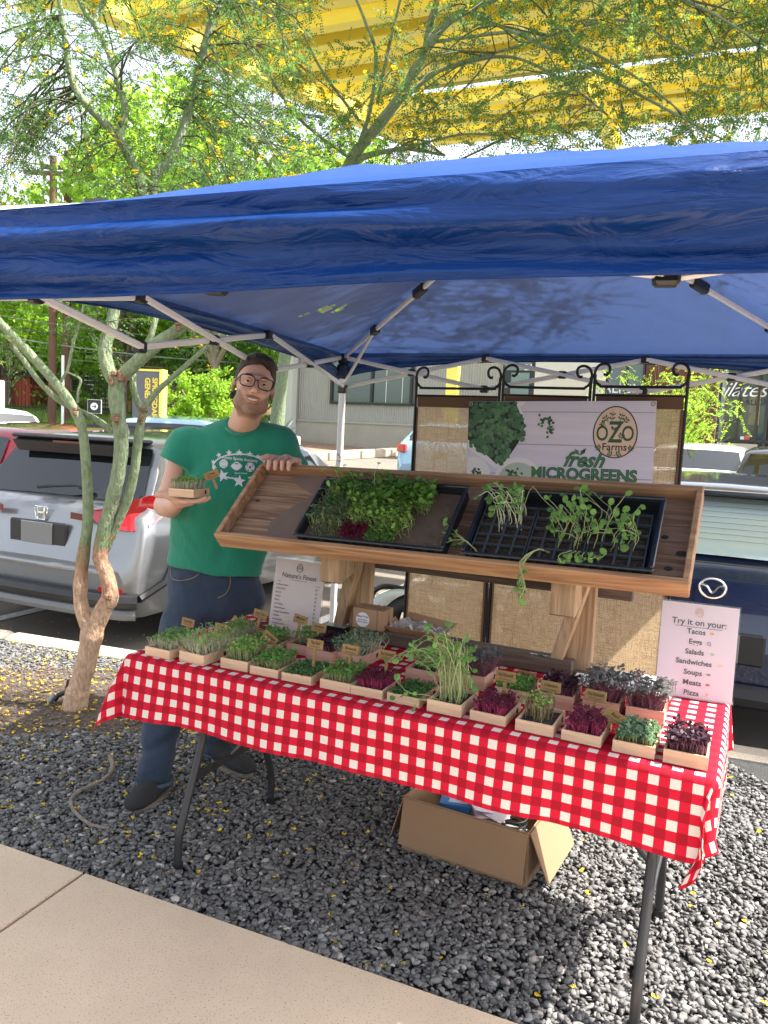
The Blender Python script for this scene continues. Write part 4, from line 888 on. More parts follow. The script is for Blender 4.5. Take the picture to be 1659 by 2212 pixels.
# paper tray with crumpled wrap beside it
pt_ = thing('paper_food_tray', 'folded kraft paper tray with crumpled clear wrap beside the kraft box', 'paper tray', tw(.775, .63, TH + .058), TA)
b = MB()
for q in ([(-.09, -.05, 0), (.09, -.05, 0), (.11, -.085, .028), (-.11, -.075, .025)], [(-.09, .05, 0), (.09, .05, 0), (.12, .07, .035), (-.08, .085, .05)], [(-.09, -.05, 0), (-.09, .05, 0), (-.125, .06, .03), (-.12, -.06, .02)], [(.09, -.05, 0), (.09, .05, 0), (.13, .05, .045), (.125, -.05, .03)]):
    b.add(q + [(x * 1.0, y * 1.0, z + .0015) for x, y, z in q], [(0, 1, 2, 3), (7, 6, 5, 4), (0, 4, 5, 1), (1, 5, 6, 2), (2, 6, 7, 3), (3, 7, 4, 0)])
b.box((0, 0, .001), (.18, .10, .002)); b.build('carton', M_kraft, pt_)
gx, gy = np.meshgrid(np.linspace(-.10, .11, 22), np.linspace(-.05, .055, 14), indexing='ij'); zz = .022 + .018 * vnoise(gx * 45, gy * 45, 1) + .010 * vnoise(gx * 90, gy * 90, 2)
MB().grid(np.stack([gx, gy, zz], -1)).build('crumpled_wrap', mat('clear_wrap', (.80, .78, .80), .15, trans=.65), pt_)
# picture card by the base beam
pc = thing('picture_card', 'small printed card with a dark leaf photo leaning on the rack base', 'card', tw(*onl(1170, 1455, .60)[:2], TH + .004), TA)
MB().box((0, 0, .028), (.088, .001, .056), rx(-.2)).build('card', M_paper2, pc); b = MB()
for i in range(60):
    x, z = RS.uniform(-.042, .042), RS.uniform(.028, .054); b.prism([(.004 * math.cos(a), .003 * math.sin(a)) for a in np.linspace(0, 5.2, 6)], .0003, rx(rad(90)), (x, -.0012 + .2 * (z - .028) * 1.0, z))
o = b.build('leaf_print', mat('leaf_print_green', (.03, .09, .04), .6), pc); o['kind'] = 'stuff'
MB().cyl((-.012, -.0022, .042), .010, .0006, (0, 1, .2), 16).build('label_disc', M_paper, pc)
# dark combs of plaque stock behind the left trays
cm = thing('plaque_comb', 'dark comb of unused plaque sticks lying between the trays and the jeans', 'comb', tw(.20, .52, TH + .004), TA + .25)
for i in range(7): MB().box((0, .010 * i, .004 + .005 * i), (.16 - .006 * i, .004, .004)).build('tine', mat('dark_ply', (.04, .03, .022), .7) if i == 0 else bpy.data.materials['dark_ply'], cm)
MB().box((.075, .03, .014), (.012, .07, .03)).build('spine', bpy.data.materials['dark_ply'], cm)
# white folder lying behind the kale
fo = thing('white_folder', 'white folded tray lid lying flat behind the kale trays', 'folder', tw(1.50, .635, TH + .004), TA + .04)
MB().box((0, -.02, .009), (.30, .20, .014), bev=.003).build('cover', mat('white_plastic', (.76, .76, .74), .5), fo)
for yy in (-.06, .02): MB().box((0, yy, .0168), (.29, .006, .0012)).build('seam', mat('grey_green', (.30, .42, .36), .6) if yy < 0 else bpy.data.materials['grey_green'], fo)
# black phone reader at the left
ph_ = thing('black_case', 'small black case lying behind the purple shoots', 'case', tw(.455, .60, TH + .004), TA)
MB().box((0, 0, .020), (.085, .05, .034), bev=.006).build('case_body', M_blk, ph_); MB().box((0, 0, .0385), (.084, .049, .002), bev=.001).build('lid', M_box and mat('pale_lid', (.35, .37, .38), .4), ph_)
# ============================================================ cardboard box under the table
cb = thing('cardboard_box', 'open brown cardboard box with flaps folded down under the table', 'box', tw(.775, .575, 0), TA - rad(3.5))
M_card = mat('corrugated_card', (.29, .18, .10), .85, var=(6, .5, (.24, .148, .08)), bump=(150, .12)); M_cardin = mat('corrugated_inside', (.44, .30, .18), .85)
bw, bd, bh = .47, .33, .205
b = MB(); th = .004
for nm, c, dd in (('wall', (bw / 2, 0, bh / 2), (bw, th, bh)), ('wall', (bw / 2, bd, bh / 2), (bw, th, bh)), ('wall', (0, bd / 2, bh / 2), (th, bd - th, bh)), ('wall', (bw, bd / 2, bh / 2), (th, bd - th, bh)), ('bottom', (bw / 2, bd / 2, .002), (bw - th, bd - th, .004))):
    MB().box(c, dd).build(nm, M_card, cb)
def flap(hx, hy, L, wd, ang, az, name='flap'):
    """flap hinged at box rim point (hx,hy,bh) going out along azimuth az, dropped by ang below level"""
    d = np.array([math.cos(az) * math.cos(ang), math.sin(az) * math.cos(ang), -math.sin(ang)]); s = np.array([-math.sin(az), math.cos(az), 0]); n = np.cross(s, d)
    MB().box(np.array([hx, hy, bh]) + d * (L / 2 + .004), (L, wd, .004), np.array([d, s, n]).T).build(name, M_card, cb)
flap(bw / 2, -.004, .165, bw, rad(80), -math.pi / 2); flap(bw + .004, bd / 2, .175, bd - .01, rad(66), 0); flap(-.004, bd / 2, .175, bd - .01, rad(74), math.pi); flap(bw / 2, bd + .004, .16, bw, rad(20), math.pi / 2)
def inbox(x, y, z=0.): return np.array(tw(.775, .575, 0)) + rz(TA - rad(3.5)) @ np.array([x, y, z])
ib = thing('blue_carton', 'blue and white printed carton inside the cardboard box', 'carton', inbox(.15, .13, .006), TA + .2)
M_blu = mat('blue_print', (.05, .20, .50), .4); MB().box((0, 0, .09), (.115, .09, .17), bev=.002).build('carton', M_blu, ib); MB().box((.01, -.01, .1765), (.07, .04, .001)).build('window', mat('pale_blue_print', (.45, .58, .75), .3), ib)
MB().box((-.02, .03, .1765), (.04, .02, .001)).build('flash', mat('white_print', (.75, .75, .75), .4), ib)
ib = thing('coffee_bag', 'dark blue and white bag standing behind the blue carton', 'bag', inbox(.16, .23, .006), TA)
MB().box((0, 0, .11), (.10, .05, .20), bev=.02).build('bag_body', mat('bag_navy', (.02, .04, .16), .4), ib); MB().box((0, -.026, .10), (.09, .002, .08)).build('label_band', bpy.data.materials['white_print'], ib)
ib = thing('paper_stack', 'loose white papers lying in the cardboard box', 'papers', inbox(.27, .14, .006), TA)
for i, (a, dx, z) in enumerate(((.1, 0, .15), (.5, .012, .163), (-.25, .02, .170), (.8, -.01, .178))):
    MB().box((dx, 0, z), (.125, .09, .0012), rz(a) @ ry(.14 * (i - 1)) @ rx(.12)).build('paper', M_paper2, ib)
MB().box((0, 0, .07), (.11, .10, .14)).build('paper_pile', M_paper2, ib)
ib = thing('black_cable', 'coiled black cable lying at the right end inside the cardboard box', 'cable', inbox(.37, .15, .006), TA)
a = np.linspace(0, 22, 120); MB().tube(np.stack([.042 * np.cos(a) * (1 + .1 * np.sin(a * .7)), .042 * np.sin(a), .11 + .0028 * a], -1), .004, 6).build('coil', M_blk, ib, smooth=True); MB().box((0, 0, .05), (.10, .12, .10), bev=.004).build('pouch', mat('clear_pouch', (.25, .25, .26), .25), ib)
# ============================================================ folding screen behind the table
M_iron = mat('wrought_iron', (.012, .011, .011), .45, .2)
M_bur = bpy.data.materials.new('burlap'); M_bur.use_nodes = True
t = M_bur.node_tree; p = t.nodes['Principled BSDF']; N = t.nodes.new; Lk = t.links.new; tc = N('ShaderNodeTexCoord'); outs = []
for st_ in ((3, 1, 60), (60, 1, 3)):
    mp = N('ShaderNodeMapping'); mp.inputs['Scale'].default_value = st_; n = N('ShaderNodeTexNoise'); n.inputs['Scale'].default_value = 6; n.inputs['Detail'].default_value = 2; Lk(tc.outputs['Object'], mp.inputs[0]); Lk(mp.outputs[0], n.inputs[0]); outs.append(n)
mx = N('ShaderNodeMath'); mx.operation = 'MAXIMUM'; Lk(outs[0].outputs[0], mx.inputs[0]); Lk(outs[1].outputs[0], mx.inputs[1]); r = N('ShaderNodeValToRGB'); e = r.color_ramp.elements
e[0].position = .47; e[0].color = (.62, .46, .29, 1); e[1].position = .68; e[1].color = (.42, .28, .16, 1); Lk(mx.outputs[0], r.inputs[0]); Lk(r.outputs[0], p.inputs['Base Color']); p.inputs['Roughness'].default_value = .9
tr = N('ShaderNodeBsdfTranslucent'); Lk(r.outputs[0], tr.inputs[0]); ms = N('ShaderNodeMixShader'); ms.inputs[0].default_value = .48; Lk(p.outputs[0], ms.inputs[1]); Lk(tr.outputs[0], ms.inputs[2])
tp = N('ShaderNodeBsdfTransparent'); n2 = N('ShaderNodeTexNoise'); n2.inputs['Scale'].default_value = 420; Lk(tc.outputs['Object'], n2.inputs[0]); mr = N('ShaderNodeMapRange'); mr.inputs[1].default_value = .56; mr.inputs[2].default_value = .60; mr.inputs[4].default_value = .55; Lk(n2.outputs[0], mr.inputs[0])
m2 = N('ShaderNodeMixShader'); Lk(mr.outputs[0], m2.inputs[0]); Lk(ms.outputs[0], m2.inputs[1]); Lk(tp.outputs[0], m2.inputs[2]); Lk(m2.outputs[0], t.nodes['Material Output'].inputs[0])
M_burd = mat('burlap_hem', (.135, .072, .040), .9)
scL, scR = at(895, 862, 3.66), at(1490, 862, 3.10); base0 = np.array([scL[0], scL[1], 0.]); scd = np.array([scR[0], scR[1], 0]) - base0; SCL = np.linalg.norm(scd); scx = scd / SCL; scn = np.array([scx[1], -scx[0], 0])
if scn[1] > 0: scn = -scn
screen = thing('folding_screen', 'three panel black iron screen with burlap panels and scrolled tops behind the rack', 'folding screen', base0)
def sc(x, z, n=0.): return base0 + scx * x + scn * n + np.array([0, 0, z])
zt = [1.695, 1.705, 1.715]; u3 = [onp(u, 862, base0, scn) for u in (895, 1087, 1278, 1490)]; xs3 = [float((q - base0) @ scx) for q in u3]
scrl = [(140, 312), (158, 318), (178, 298), (180, 262), (160, 240), (125, 236), (88, 258), (70, 310), (80, 362), (118, 398), (170, 404)]
for i in range(3):
    xa, xb = xs3[i] + .008, xs3[i + 1] - .008; n0, n1 = ((0, .03), (.03, 0), (0, .03))[i]; z0 = zt[i] + .035
    nn = lambda x: n0 + (n1 - n0) * (x - xa) / (xb - xa)
    fr = []
    Lp = [(xa + (x - 75) * .00055, z0 + (405 - y) * .00055) for x, y in scrl]; Rp = [(xb - (x - xa), z) for x, z in Lp][::-1]
    MB().tube(smooth_path([sc(x, z, nn(x)) for x, z in Lp + Rp], 4), .0058, 8).build('scroll_bar', M_iron, screen, smooth=True, off=base0)
    for x in (xa, xb): MB().tube([sc(x, 0.012, nn(x)), sc(x, z0 + .05, nn(x))], .0065, 8).build('post', M_iron, screen, smooth=True, off=base0)
    for z in (.10, zt[i]): MB().tube([sc(xa, z, nn(xa)), sc(xb, z, nn(xb))], .005, 6).build('rail', M_iron, screen, smooth=True, off=base0)
    g = MB(); gx = np.linspace(xa + .016, xb - .014, 14); gz_ = np.linspace(.12, zt[i] - .045, 50); Pp = np.array([[sc(x, z, nn(x) + .004 * float(vnoise(np.array(x * 7.), np.array(z * 5.), i))) for z in gz_] for x in gx])
    g.grid(Pp).build('burlap_panel', M_bur, screen, smooth=2, off=base0)
    MB().add([sc(xa + .01, zt[i] - .05, nn(xa) + .003), sc(xb - .01, zt[i] - .05, nn(xb) + .003), sc(xb - .01, zt[i] + .006, nn(xb) + .003), sc(xa + .01, zt[i] + .006, nn(xa) + .003)] + [sc(xa + .01, zt[i] - .05, nn(xa) - .006), sc(xb - .01, zt[i] - .05, nn(xb) - .006), sc(xb - .01, zt[i] + .006, nn(xb) - .006), sc(xa + .01, zt[i] + .006, nn(xa) - .006)], [(0, 1, 2, 3), (7, 6, 5, 4), (0, 4, 5, 1), (2, 6, 7, 3)]).build('top_hem', M_burd, screen, off=base0)
    for x in (xa + .012, xb - .012): MB().bar(sc(x, .12, nn(x) + .001), sc(x, zt[i] - .052, nn(x) + .001), .012, .008).build('side_hem', M_burd, screen, off=base0)
# banner
BN = .048; bnP = sc(0, 0, BN); q0 = onp(1013, 867, bnP, scn); q1 = onp(1419, 866, bnP, scn); BW = np.linalg.norm((q1 - q0)[:2]); BHt = .445
banner = thing('banner', 'hanging banner printed with microgreens, egg shaped logo and green lettering on pale boards', 'banner', q0)
bx_ = (q1 - q0) / np.linalg.norm(q1 - q0); bz_ = np.array([0, 0, 1.]); bz_ = bz_ - bx_ * (bz_ @ bx_); bz_ /= np.linalg.norm(bz_); bn_ = np.cross(bx_, bz_)
if bn_[1] > 0: bn_ = -bn_
def bp(x, z, n=0.): return bx_ * x - bz_ * z + bn_ * n      # x right, z down from the top left corner
M_ban = mat('banner_vinyl', (.66, .62, .70), .55, var=(3, .9, (.56, .53, .62), (.5, .5, 11)))
g = MB(); gx = np.linspace(0, BW, 20); gz_ = np.linspace(0, BHt, 12); Pp = np.array([[bp(x, z, .0) for z in gz_] for x in gx]); g.grid(Pp, flip=True); Pp2 = Pp - bn_ * .0012; g.grid(Pp2); g.build('vinyl', M_ban, banner)
FB = np.array([bx_, -bz_ * -1, bn_]).T
def dec(poly, n, m, name, h=.0004): return MB().prism([(x, -z) for x, z in poly], h, np.array([bx_, bz_, bn_]).T, bn_ * n).build(name, m, banner)
def circ(cx, cz, r, n=28, ry_=None, a0=0., a1=2 * math.pi): ry_ = ry_ or r; return [(cx + r * math.cos(a), cz + ry_ * math.sin(a)) for a in np.linspace(a0, a1, n, endpoint=False)]
k_ = BW / 405.    # metres per picture unit on the banner
def clipz(poly): return [(min(max(x, .002), BW - .002), min(max(z, .002), BHt - .002)) for x, z in poly]
for zz in (22, 92, 158): dec([(2 * k_, zz * k_), (403 * k_, (zz + .5) * k_), (403 * k_, (zz + 2.2) * k_), (2 * k_, (zz + 1.7) * k_)], .0003, mat('board_joint', (.30, .28, .33), .7) if zz == 22 else bpy.data.materials['board_joint'], 'board_joint_print')
M_dish = mat('dish_print', (.70, .70, .72), .5); M_dish2 = mat('bowl_print', (.42, .50, .42), .5); M_wall = mat('bowl_rim_print', (.72, .70, .68), .5)
dec(clipz([(0, 0), (115 * k_, 0), (134 * k_, 42 * k_), (122 * k_, 80 * k_), (95 * k_, 135 * k_), (72 * k_, 150 * k_), (0, 105 * k_)]), .0006, M_dish, 'container_print')
dec(clipz(circ(90 * k_, 0, 42 * k_, ry_=16 * k_)), .0005, M_wall, 'bowl_print')
dec(clipz(circ(15 * k_, 165 * k_, 42 * k_, ry_=42 * k_)), .0007, M_wall, 'bowl_print'); dec(clipz(circ(122 * k_, 172 * k_, 55 * k_, ry_=50 * k_)), .0009, M_wall, 'bowl_print'); dec(clipz(circ(122 * k_, 176 * k_, 47 * k_, ry_=43 * k_)), .0012, M_dish2, 'bowl_inside_print')
rs = np.random.RandomState(3); mats3 = [mat('leaf_print_a', (.022, .060, .030), .55), mat('leaf_print_b', (.045, .125, .055), .55), mat('leaf_print_c', (.085, .19, .085), .55), mat('leaf_print_d', (.006, .014, .010), .55)]
b = MB()
def leafp(cx, cz, r, lvl, m, asp=.8):
    a = rs.uniform(0, 6.28); pl_ = [(cx + r * math.cos(q) * math.cos(a) - asp * r * math.sin(q) * math.sin(a), cz + r * math.cos(q) * math.sin(a) + asp * r * math.sin(q) * math.cos(a)) for q in np.linspace(0, 6.28, 9)[:-1]]
    pl_ = clipz(pl_); b.prism([(x, -z) for x, z in pl_], .0003, np.array([bx_, bz_, bn_]).T, bn_ * lvl, m)
poly = [(0, 0), (108, 0), (132, 50), (120, 88), (98, 122), (70, 138), (30, 105), (0, 85)]
b.prism([(x * k_ + .001, -z * k_ - .001) for x, z in poly], .0003, np.array([bx_, bz_, bn_]).T, bn_ * .0011, 3)
for i in range(420):
    x, z = rs.uniform(2, 132), rs.uniform(2, 140)
    if z > 95 + .55 * x or (x > 108 and z < (x - 108) * 2) or (z > 88 and x > 120 - (z - 88) * .75): continue
    lv = i / 420.; leafp(x * k_, z * k_, (4.5 + rs.rand() * 3) * k_, .0014 + lv * .0012, 0 if lv < .3 else (1 if rs.rand() < .6 else 2))
for (cx, cz, n, sp_) in ((180, 40, 22, 17), (188, 62, 12, 10), (25, 158, 14, 12), (110, 158, 30, 22)):
    for i in range(n): leafp((cx + rs.randn() * sp_ * .5) * k_, (cz + rs.randn() * sp_ * .4) * k_, 3.4 * k_, .0016 + i * .00002, int(rs.randint(0, 3)))
b.build('leaf_print', mats3, banner)['kind'] = 'stuff'
# logo
oc = (326 * k_, 64 * k_); M_dg = mat('dark_green_print', (.022, .085, .04), .6); M_cream = mat('cream_print', (.64, .48, .36), .6); M_outl = mat('dark_outline_print', (.012, .022, .018), .6)
dec([(x, z) for x, z in [(oc[0] + 45.5 * k_ * math.cos(a) * (1 + .06 * math.sin(a)), oc[1] + 54 * k_ * math.sin(a)) for a in np.linspace(0, 6.283, 40, endpoint=False)]], .0006, M_outl, 'logo_outline')
dec([(x, z) for x, z in [(oc[0] + 43 * k_ * math.cos(a) * (1 + .06 * math.sin(a)), oc[1] + 51.5 * k_ * math.sin(a)) for a in np.linspace(0, 6.283, 40, endpoint=False)]], .0012, M_cream, 'logo_oval')
def bt(name, s_, x, z, size, m, n=.002, **kw): F = np.eye(4); F[:3, 0] = bx_; F[:3, 1] = bz_; F[:3, 2] = bn_; F[:3, 3] = bp(x * k_, z * k_, n); return text(name, s_, size * k_, m, banner, F, **kw)
bt('lettering', 'O', 300, 68, 44, M_dg, bold=.0012, sx=.72); bt('lettering', 'Z', 326, 66, 62, M_dg, bold=.0016, sx=.72, shear=.05); bt('lettering', 'O', 352, 68, 44, M_dg, bold=.0012, sx=.72); bt('lettering', 'Farms', 326, 95, 21, M_outl, bold=.0006)
b = MB()
def sprig(x0, z0, x1, z1, n=3):
    p0, p1 = np.array([x0, z0]), np.array([x1, z1]); d = p1 - p0; nn_ = np.array([-d[1], d[0]]) / np.linalg.norm(d)
    b.bar(bp(p0[0] * k_, p0[1] * k_, .0018), bp(p1[0] * k_, p1[1] * k_, .0018), 1.1 * k_, .0003, up=bn_)
    for i in range(n):
        c = p0 + d * (.35 + .32 * i)
        for s in (-1, 1):
            q = c + nn_ * s * 3.5 + d / np.linalg.norm(d) * 2; an_ = math.atan2(*(nn_ * s + d / np.linalg.norm(d) * .8)[::-1])
            b.prism([((q[0] + 3.4 * math.cos(a) * math.cos(an_) - 1.6 * math.sin(a) * math.sin(an_)) * k_, -(q[1] + 3.4 * math.cos(a) * math.sin(an_) + 1.6 * math.sin(a) * math.cos(an_)) * k_) for a in np.linspace(0, 6.28, 9)[:-1]], .0003, np.array([bx_, bz_, bn_]).T, bn_ * .0019)
for q in ((318, 46, 320, 20), (312, 44, 302, 30), (334, 44, 340, 24), (340, 46, 352, 34), (306, 50, 296, 44), (322, 62, 324, 54), (334, 80, 342, 66), (298, 104, 290, 92), (354, 104, 362, 92), (326, 112, 312, 106), (326, 112, 340, 106)): sprig(*q, n=2)
b.build('sprig_print', M_dg, banner)['kind'] = 'stuff'
bt('lettering', 'fresh', 262, 124, 44, M_outl, .0014, shear=.45, bold=.0028, sx=.95); bt('lettering', 'fresh', 262, 124, 44, mat('green_print', (.05, .20, .075), .6), .0020, shear=.45, bold=.0006, sx=.95)
M_gp = bpy.data.materials['green_print']
for q in ((250, 112, 245, 104), (258, 112, 264, 103)): pass
dec([(x * k_, z * k_) for x, z in ((255, 114), (246, 110), (244, 100), (252, 104))], .0016, M_gp, 'leaf_mark'); dec([(x * k_, z * k_) for x, z in ((256, 114), (266, 108), (268, 98), (258, 104))], .0016, M_dg, 'leaf_mark')
bt('lettering', 'MICROGREENS', 262, 155, 34, M_outl, .0014, bold=.0030, sx=.98); bt('lettering', 'MICROGREENS', 262, 155, 34, M_gp, .0021, bold=.0007, sx=.98)
for x in (6, 399): MB().tube([bp(x * k_, 6 * k_, .001) + (bx_ * math.cos(a) + bz_ * math.sin(a)) * .0075 for a in np.linspace(0, 6.283, 13)[:-1]], .0022, 6, closed=True).build('grommet', mat('brass', (.45, .33, .18), .35, .9) if x == 6 else bpy.data.materials['brass'], banner)
# ============================================================ the man
class Field:
    def __init__(s, lo, hi, res):
        s.lo = np.array(lo, float); s.res = res; n = np.ceil((np.array(hi) - s.lo) / res).astype(int) + 1; s.n = n
        s.D = np.full(n, .2)
    def sub(s, lo, hi):
        a = np.clip(((np.array(lo) - s.lo) / s.res).astype(int), 0, s.n); b = np.clip(((np.array(hi) - s.lo) / s.res).astype(int) + 2, 0, s.n)
        ax = [s.lo[i] + s.res * np.arange(a[i], b[i]) for i in range(3)]; return tuple(slice(a[i], b[i]) for i in range(3)), np.stack(np.meshgrid(*ax, indexing='ij'), -1)
    def add(s, fn, lo, hi, k=.01, m=.05):
        sl_, P = s.sub(np.array(lo) - m, np.array(hi) + m)
        if P.size: s.D[sl_] = smin(s.D[sl_], fn(P), k)
    def cut(s, fn, lo, hi, k=.004):
        sl_, P = s.sub(np.array(lo) - .03, np.array(hi) + .03)
        if P.size: s.D[sl_] = -smin(-s.D[sl_], fn(P), k)
    def cone(s, a, b, ra, rb, k=.012):
        a, b = np.array(a, float), np.array(b, float); r = max(ra, rb); s.add(lambda P: cone(P, a, b, ra, rb), np.minimum(a, b) - r, np.maximum(a, b) + r, k)
    def chain(s, pts, rs_, k=.012):
        for i in range(len(pts) - 1): s.cone(pts[i], pts[i + 1], rs_[i], rs_[i + 1], k)
    def ell(s, c, r, M=None, k=.012):
        R_ = max(r); s.add(lambda P: ell(P, c, r, M), np.array(c) - R_, np.array(c) + R_, k)
    def mesh(s, name, m, parent=None, off=None):
        hi = s.lo + (s.n - 1) * s.res; V, Fq = surf_from(s)
        return raw(name, V, Fq, m, parent, smooth=True, off=off)
def surf_from(f):
    D = f.D; lo = f.lo; res = f.res
    class _: pass
    def fn(P): return D
    # reuse surface() with a grid of exactly the same size
    hi = lo + (np.array(D.shape) - 1) * res
    return surface(lambda P: D[:P.shape[0], :P.shape[1], :P.shape[2]] if P.shape[:3] != D.shape else D, lo, hi - res * .5, res)
MANB = gz(400, 1715); MANB[2] = 0
man = thing('person', 'bearded man in black glasses, green t-shirt and blue jeans holding up a small tray', 'person', MANB)
M_skin = mat('skin', (.58, .35, .265), .5, var=(7, .6, (.53, .29, .21)), bump=(120, .08)); M_skin.node_tree.nodes['Principled BSDF'].inputs['Subsurface Weight'].default_value = .12
M_skin.node_tree.nodes['Principled BSDF'].inputs['Subsurface Radius'].default_value = (.02, .008, .004)
# head frame
HC = at(548, 838, 3.10); ht, hy_ = rad(12), rad(14)
hu = CU * math.cos(ht) + CR * math.sin(ht); hf0 = -_fw - hu * (-_fw @ hu); hf0 /= np.linalg.norm(hf0)
hr = np.cross(hu, -hf0) * -1; hr = np.cross(-hf0, hu); hr = hr if hr @ CR > 0 else -hr
hf = hf0 * math.cos(hy_) + hr * math.sin(hy_); hr2 = hr * math.cos(hy_) - hf0 * math.sin(hy_)
HM = np.array([hr2, -hf, hu]).T      # head axes: x to picture right, y backwards, z up
def hp(x, y, z): return HC + HM @ np.array([x, y, z])
def HE(f, c, r, k=.012, M=None): f.ell(hp(*c), r, HM if M is None else HM @ M, k)
neckB = at(523, 930, 3.23)
Rg = at(392, 950, 3.24); Lg = at(618, 952, 3.22)           # shoulders (picture left, picture right)
RE = at(357, 1092, 3.20); RW = at(378, 1090, 3.00); PALM = at(404, 1077, 2.925)
LE = at(655, 1075, 3.34)
railT = lambda x: tw(*rk(x, RLEN + .011, .052))
hx0 = tloc(at(606, 1005, 3.1))[0]
railx = [onl(u, 1010, RY + RLEN * math.cos(RT))[0] for u in (583, 598, 612, 626, 640)]
f = Field(np.minimum(np.minimum(RE, PALM), HC) - .17, np.maximum(np.maximum(LE, HC), Lg) + .17, .0046)
# skull, face
HE(f, (0, .018, .038), (.074, .093, .084)); HE(f, (0, -.018, -.020), (.063, .074, .078), .02); HE(f, (0, -.030, -.070), (.048, .050, .040), .02)
HE(f, (0, -.068, -.096), (.021, .020, .018), .02)
for s in (-1, 1):
    HE(f, (s * .034, -.068, -.030), (.024, .020, .022), .014); HE(f, (s * .026, -.082, .034), (.026, .010, .008), .010)
    HE(f, (s * .0765, .012, -.006), (.0085, .018, .030), .004); HE(f, (s * .050, -.02, -.070), (.018, .040, .022), .02)
f.cone(hp(0, -.088, .022), hp(0, -.112, -.020), .0075, .0115, .008)
for s in (-1, 1): f.cone(hp(s * .010, -.098, -.024), hp(s * .010, -.096, -.025), .0075, .007, .006)
for s in (-1, 1): f.cut(lambda P, s=s: ell(P, hp(s * .031, -.096, .012), (.0185, .016, .011), HM), hp(s * .031, -.096, .012) - .02, hp(s * .031, -.096, .012) + .02, .007)
HE(f, (0, -.088, -.050), (.030, .010, .009), .008); HE(f, (0, -.087, -.066), (.022, .010, .007), .006)
f.cut(lambda P: ell(P, hp(0, -.101, -.0575), (.023, .008, .0048), HM), hp(0, -.1, -.058) - .03, hp(0, -.1, -.058) + .03, .003)
f.cone(hp(0, .030, -.060), neckB, .056, .062, .02); f.cone(neckB, neckB - np.array([0.02, -.02, .06]), .060, .058, .02)
f.cone(hp(0, -.01, -.09), neckB + np.array([.0, -.03, 0]), .030, .035, .02)
f.ell(neckB - np.array([.01, -.03, .13]), (.08, .05, .05), None, .02)
# right arm (picture left) with the palm up
f.cone(Rg + (.01, 0, -.01), RE, .042, .040); f.chain([RE, RE * .5 + RW * .5 + (0, 0, -.004), RW], [.043, .042, .030], .02)
pr = CR; pfw = -_fw
f.chain([RW, PALM + pr * -.030 + (0, 0, -.012), PALM + pr * .012 + (0, 0, -.010)], [.029, .023, .018], .015)
for i, dy in enumerate((-.030, -.010, .010, .030)):
    b0 = PALM + pr * .008 + _fw * dy + (0, 0, -.010); L = (.068, .078, .072, .056)[i]
    f.chain([b0, b0 + pr * L * .5 + (0, 0, .001), b0 + pr * L * .8 + (0, 0, .006), b0 + pr * L + (0, 0, .0125)], [.0105, .0092, .0085, .0075], .005)
    f.cone(PALM - pr * .03 + _fw * dy * .7 - (0, 0, .010), b0, .013, .011, .01)
th0 = PALM - pr * .035 + pfw * .022 - (0, 0, .004); f.chain([th0, PALM - pr * .060 + pfw * .034 + (0, 0, .012), PALM - pr * .086 + pfw * .036 + (0, 0, .016), PALM - pr * .102 + pfw * .036 + (0, 0, .013)], [.018, .0145, .0125, .0105], .01)
# left arm (picture right), hand closed over the rack's back rail
f.chain([Lg + (-.02, .01, -.02), LE, ], [.040, .038]); rc = railT(railx[2]); LW = rc + ty * .085 + np.array([.012, 0, -.012]); f.chain([LE, LW], [.043, .029], .02)
kn = [railT(x) for x in railx]
f.chain([LW, rc + ty * .045 + (0, 0, .020)], [.028, .020], .015)
for i in range(1, 5):
    k0 = kn[i] + ty * .040 + (0, 0, .016); k1 = kn[i] + ty * .006 + (0, 0, .020); k2 = kn[i] - ty * .026 + (0, 0, .010); k3 = kn[i] - ty * (.034 - .002 * i) + (0, 0, -.016)
    f.cone(rc + ty * .055 + (0, 0, .010), k0, .016, .0125, .012); f.chain([k0, k1, k2, k3], [.0120, .0105, .0095, .0082], .0045)
f.chain([rc + ty * .055 + (0, 0, .014), kn[0] + ty * .03 + tx * .006 + (0, 0, .024), kn[0] + ty * .012 - tx * .004 + (0, 0, .026), kn[0] - ty * .006 - tx * .016 + (0, 0, .022)], [.015, .0130, .0118, .0100], .006)
body = f.mesh('body', M_skin, man, MANB)
nV = len(body.data.vertices); cv = np.empty(nV * 3, np.float32); body.data.vertices.foreach_get('co', cv); qv = (cv.reshape(-1, 3) + MANB - HC) @ HM; ax_ = np.abs(qv[:, 0])
ss_ = lambda a, b, v: (lambda t: t * t * (3 - 2 * t))(np.clip((v - a) / (b - a), 0, 1))
bm_ = ss_(.006, -.010, qv[:, 2] + .052 - 1.05 * np.maximum(ax_ - .030, 0)) * ss_(.030, .010, qv[:, 1]) * ss_(-.128, -.112, qv[:, 2] + .25 * qv[:, 1] * 0)
bm_ = np.maximum(bm_, ss_(.006, .0, np.abs(qv[:, 2] + .0425 + .15 * ax_)) * ss_(.034, .024, ax_) * (qv[:, 1] < -.04)) * ss_(.016, .026, np.sqrt(qv[:, 0] ** 2 + ((qv[:, 2] + .0575) / .42) ** 2)) * (np.linalg.norm(qv, axis=1) < .16)
ca_ = body.data.attributes.new('beard', 'FLOAT', 'POINT'); ca_.data.foreach_set('value', bm_.astype(np.float32))
t = M_skin.node_tree; p = t.nodes['Principled BSDF']; l0 = p.inputs['Base Color'].links[0].from_socket; at_ = t.nodes.new('ShaderNodeAttribute'); at_.attribute_name = 'beard'
nb_ = t.nodes.new('ShaderNodeTexNoise'); nb_.inputs['Scale'].default_value = 260; tb_ = t.nodes.new('ShaderNodeTexCoord'); t.links.new(tb_.outputs['Object'], nb_.inputs[0])
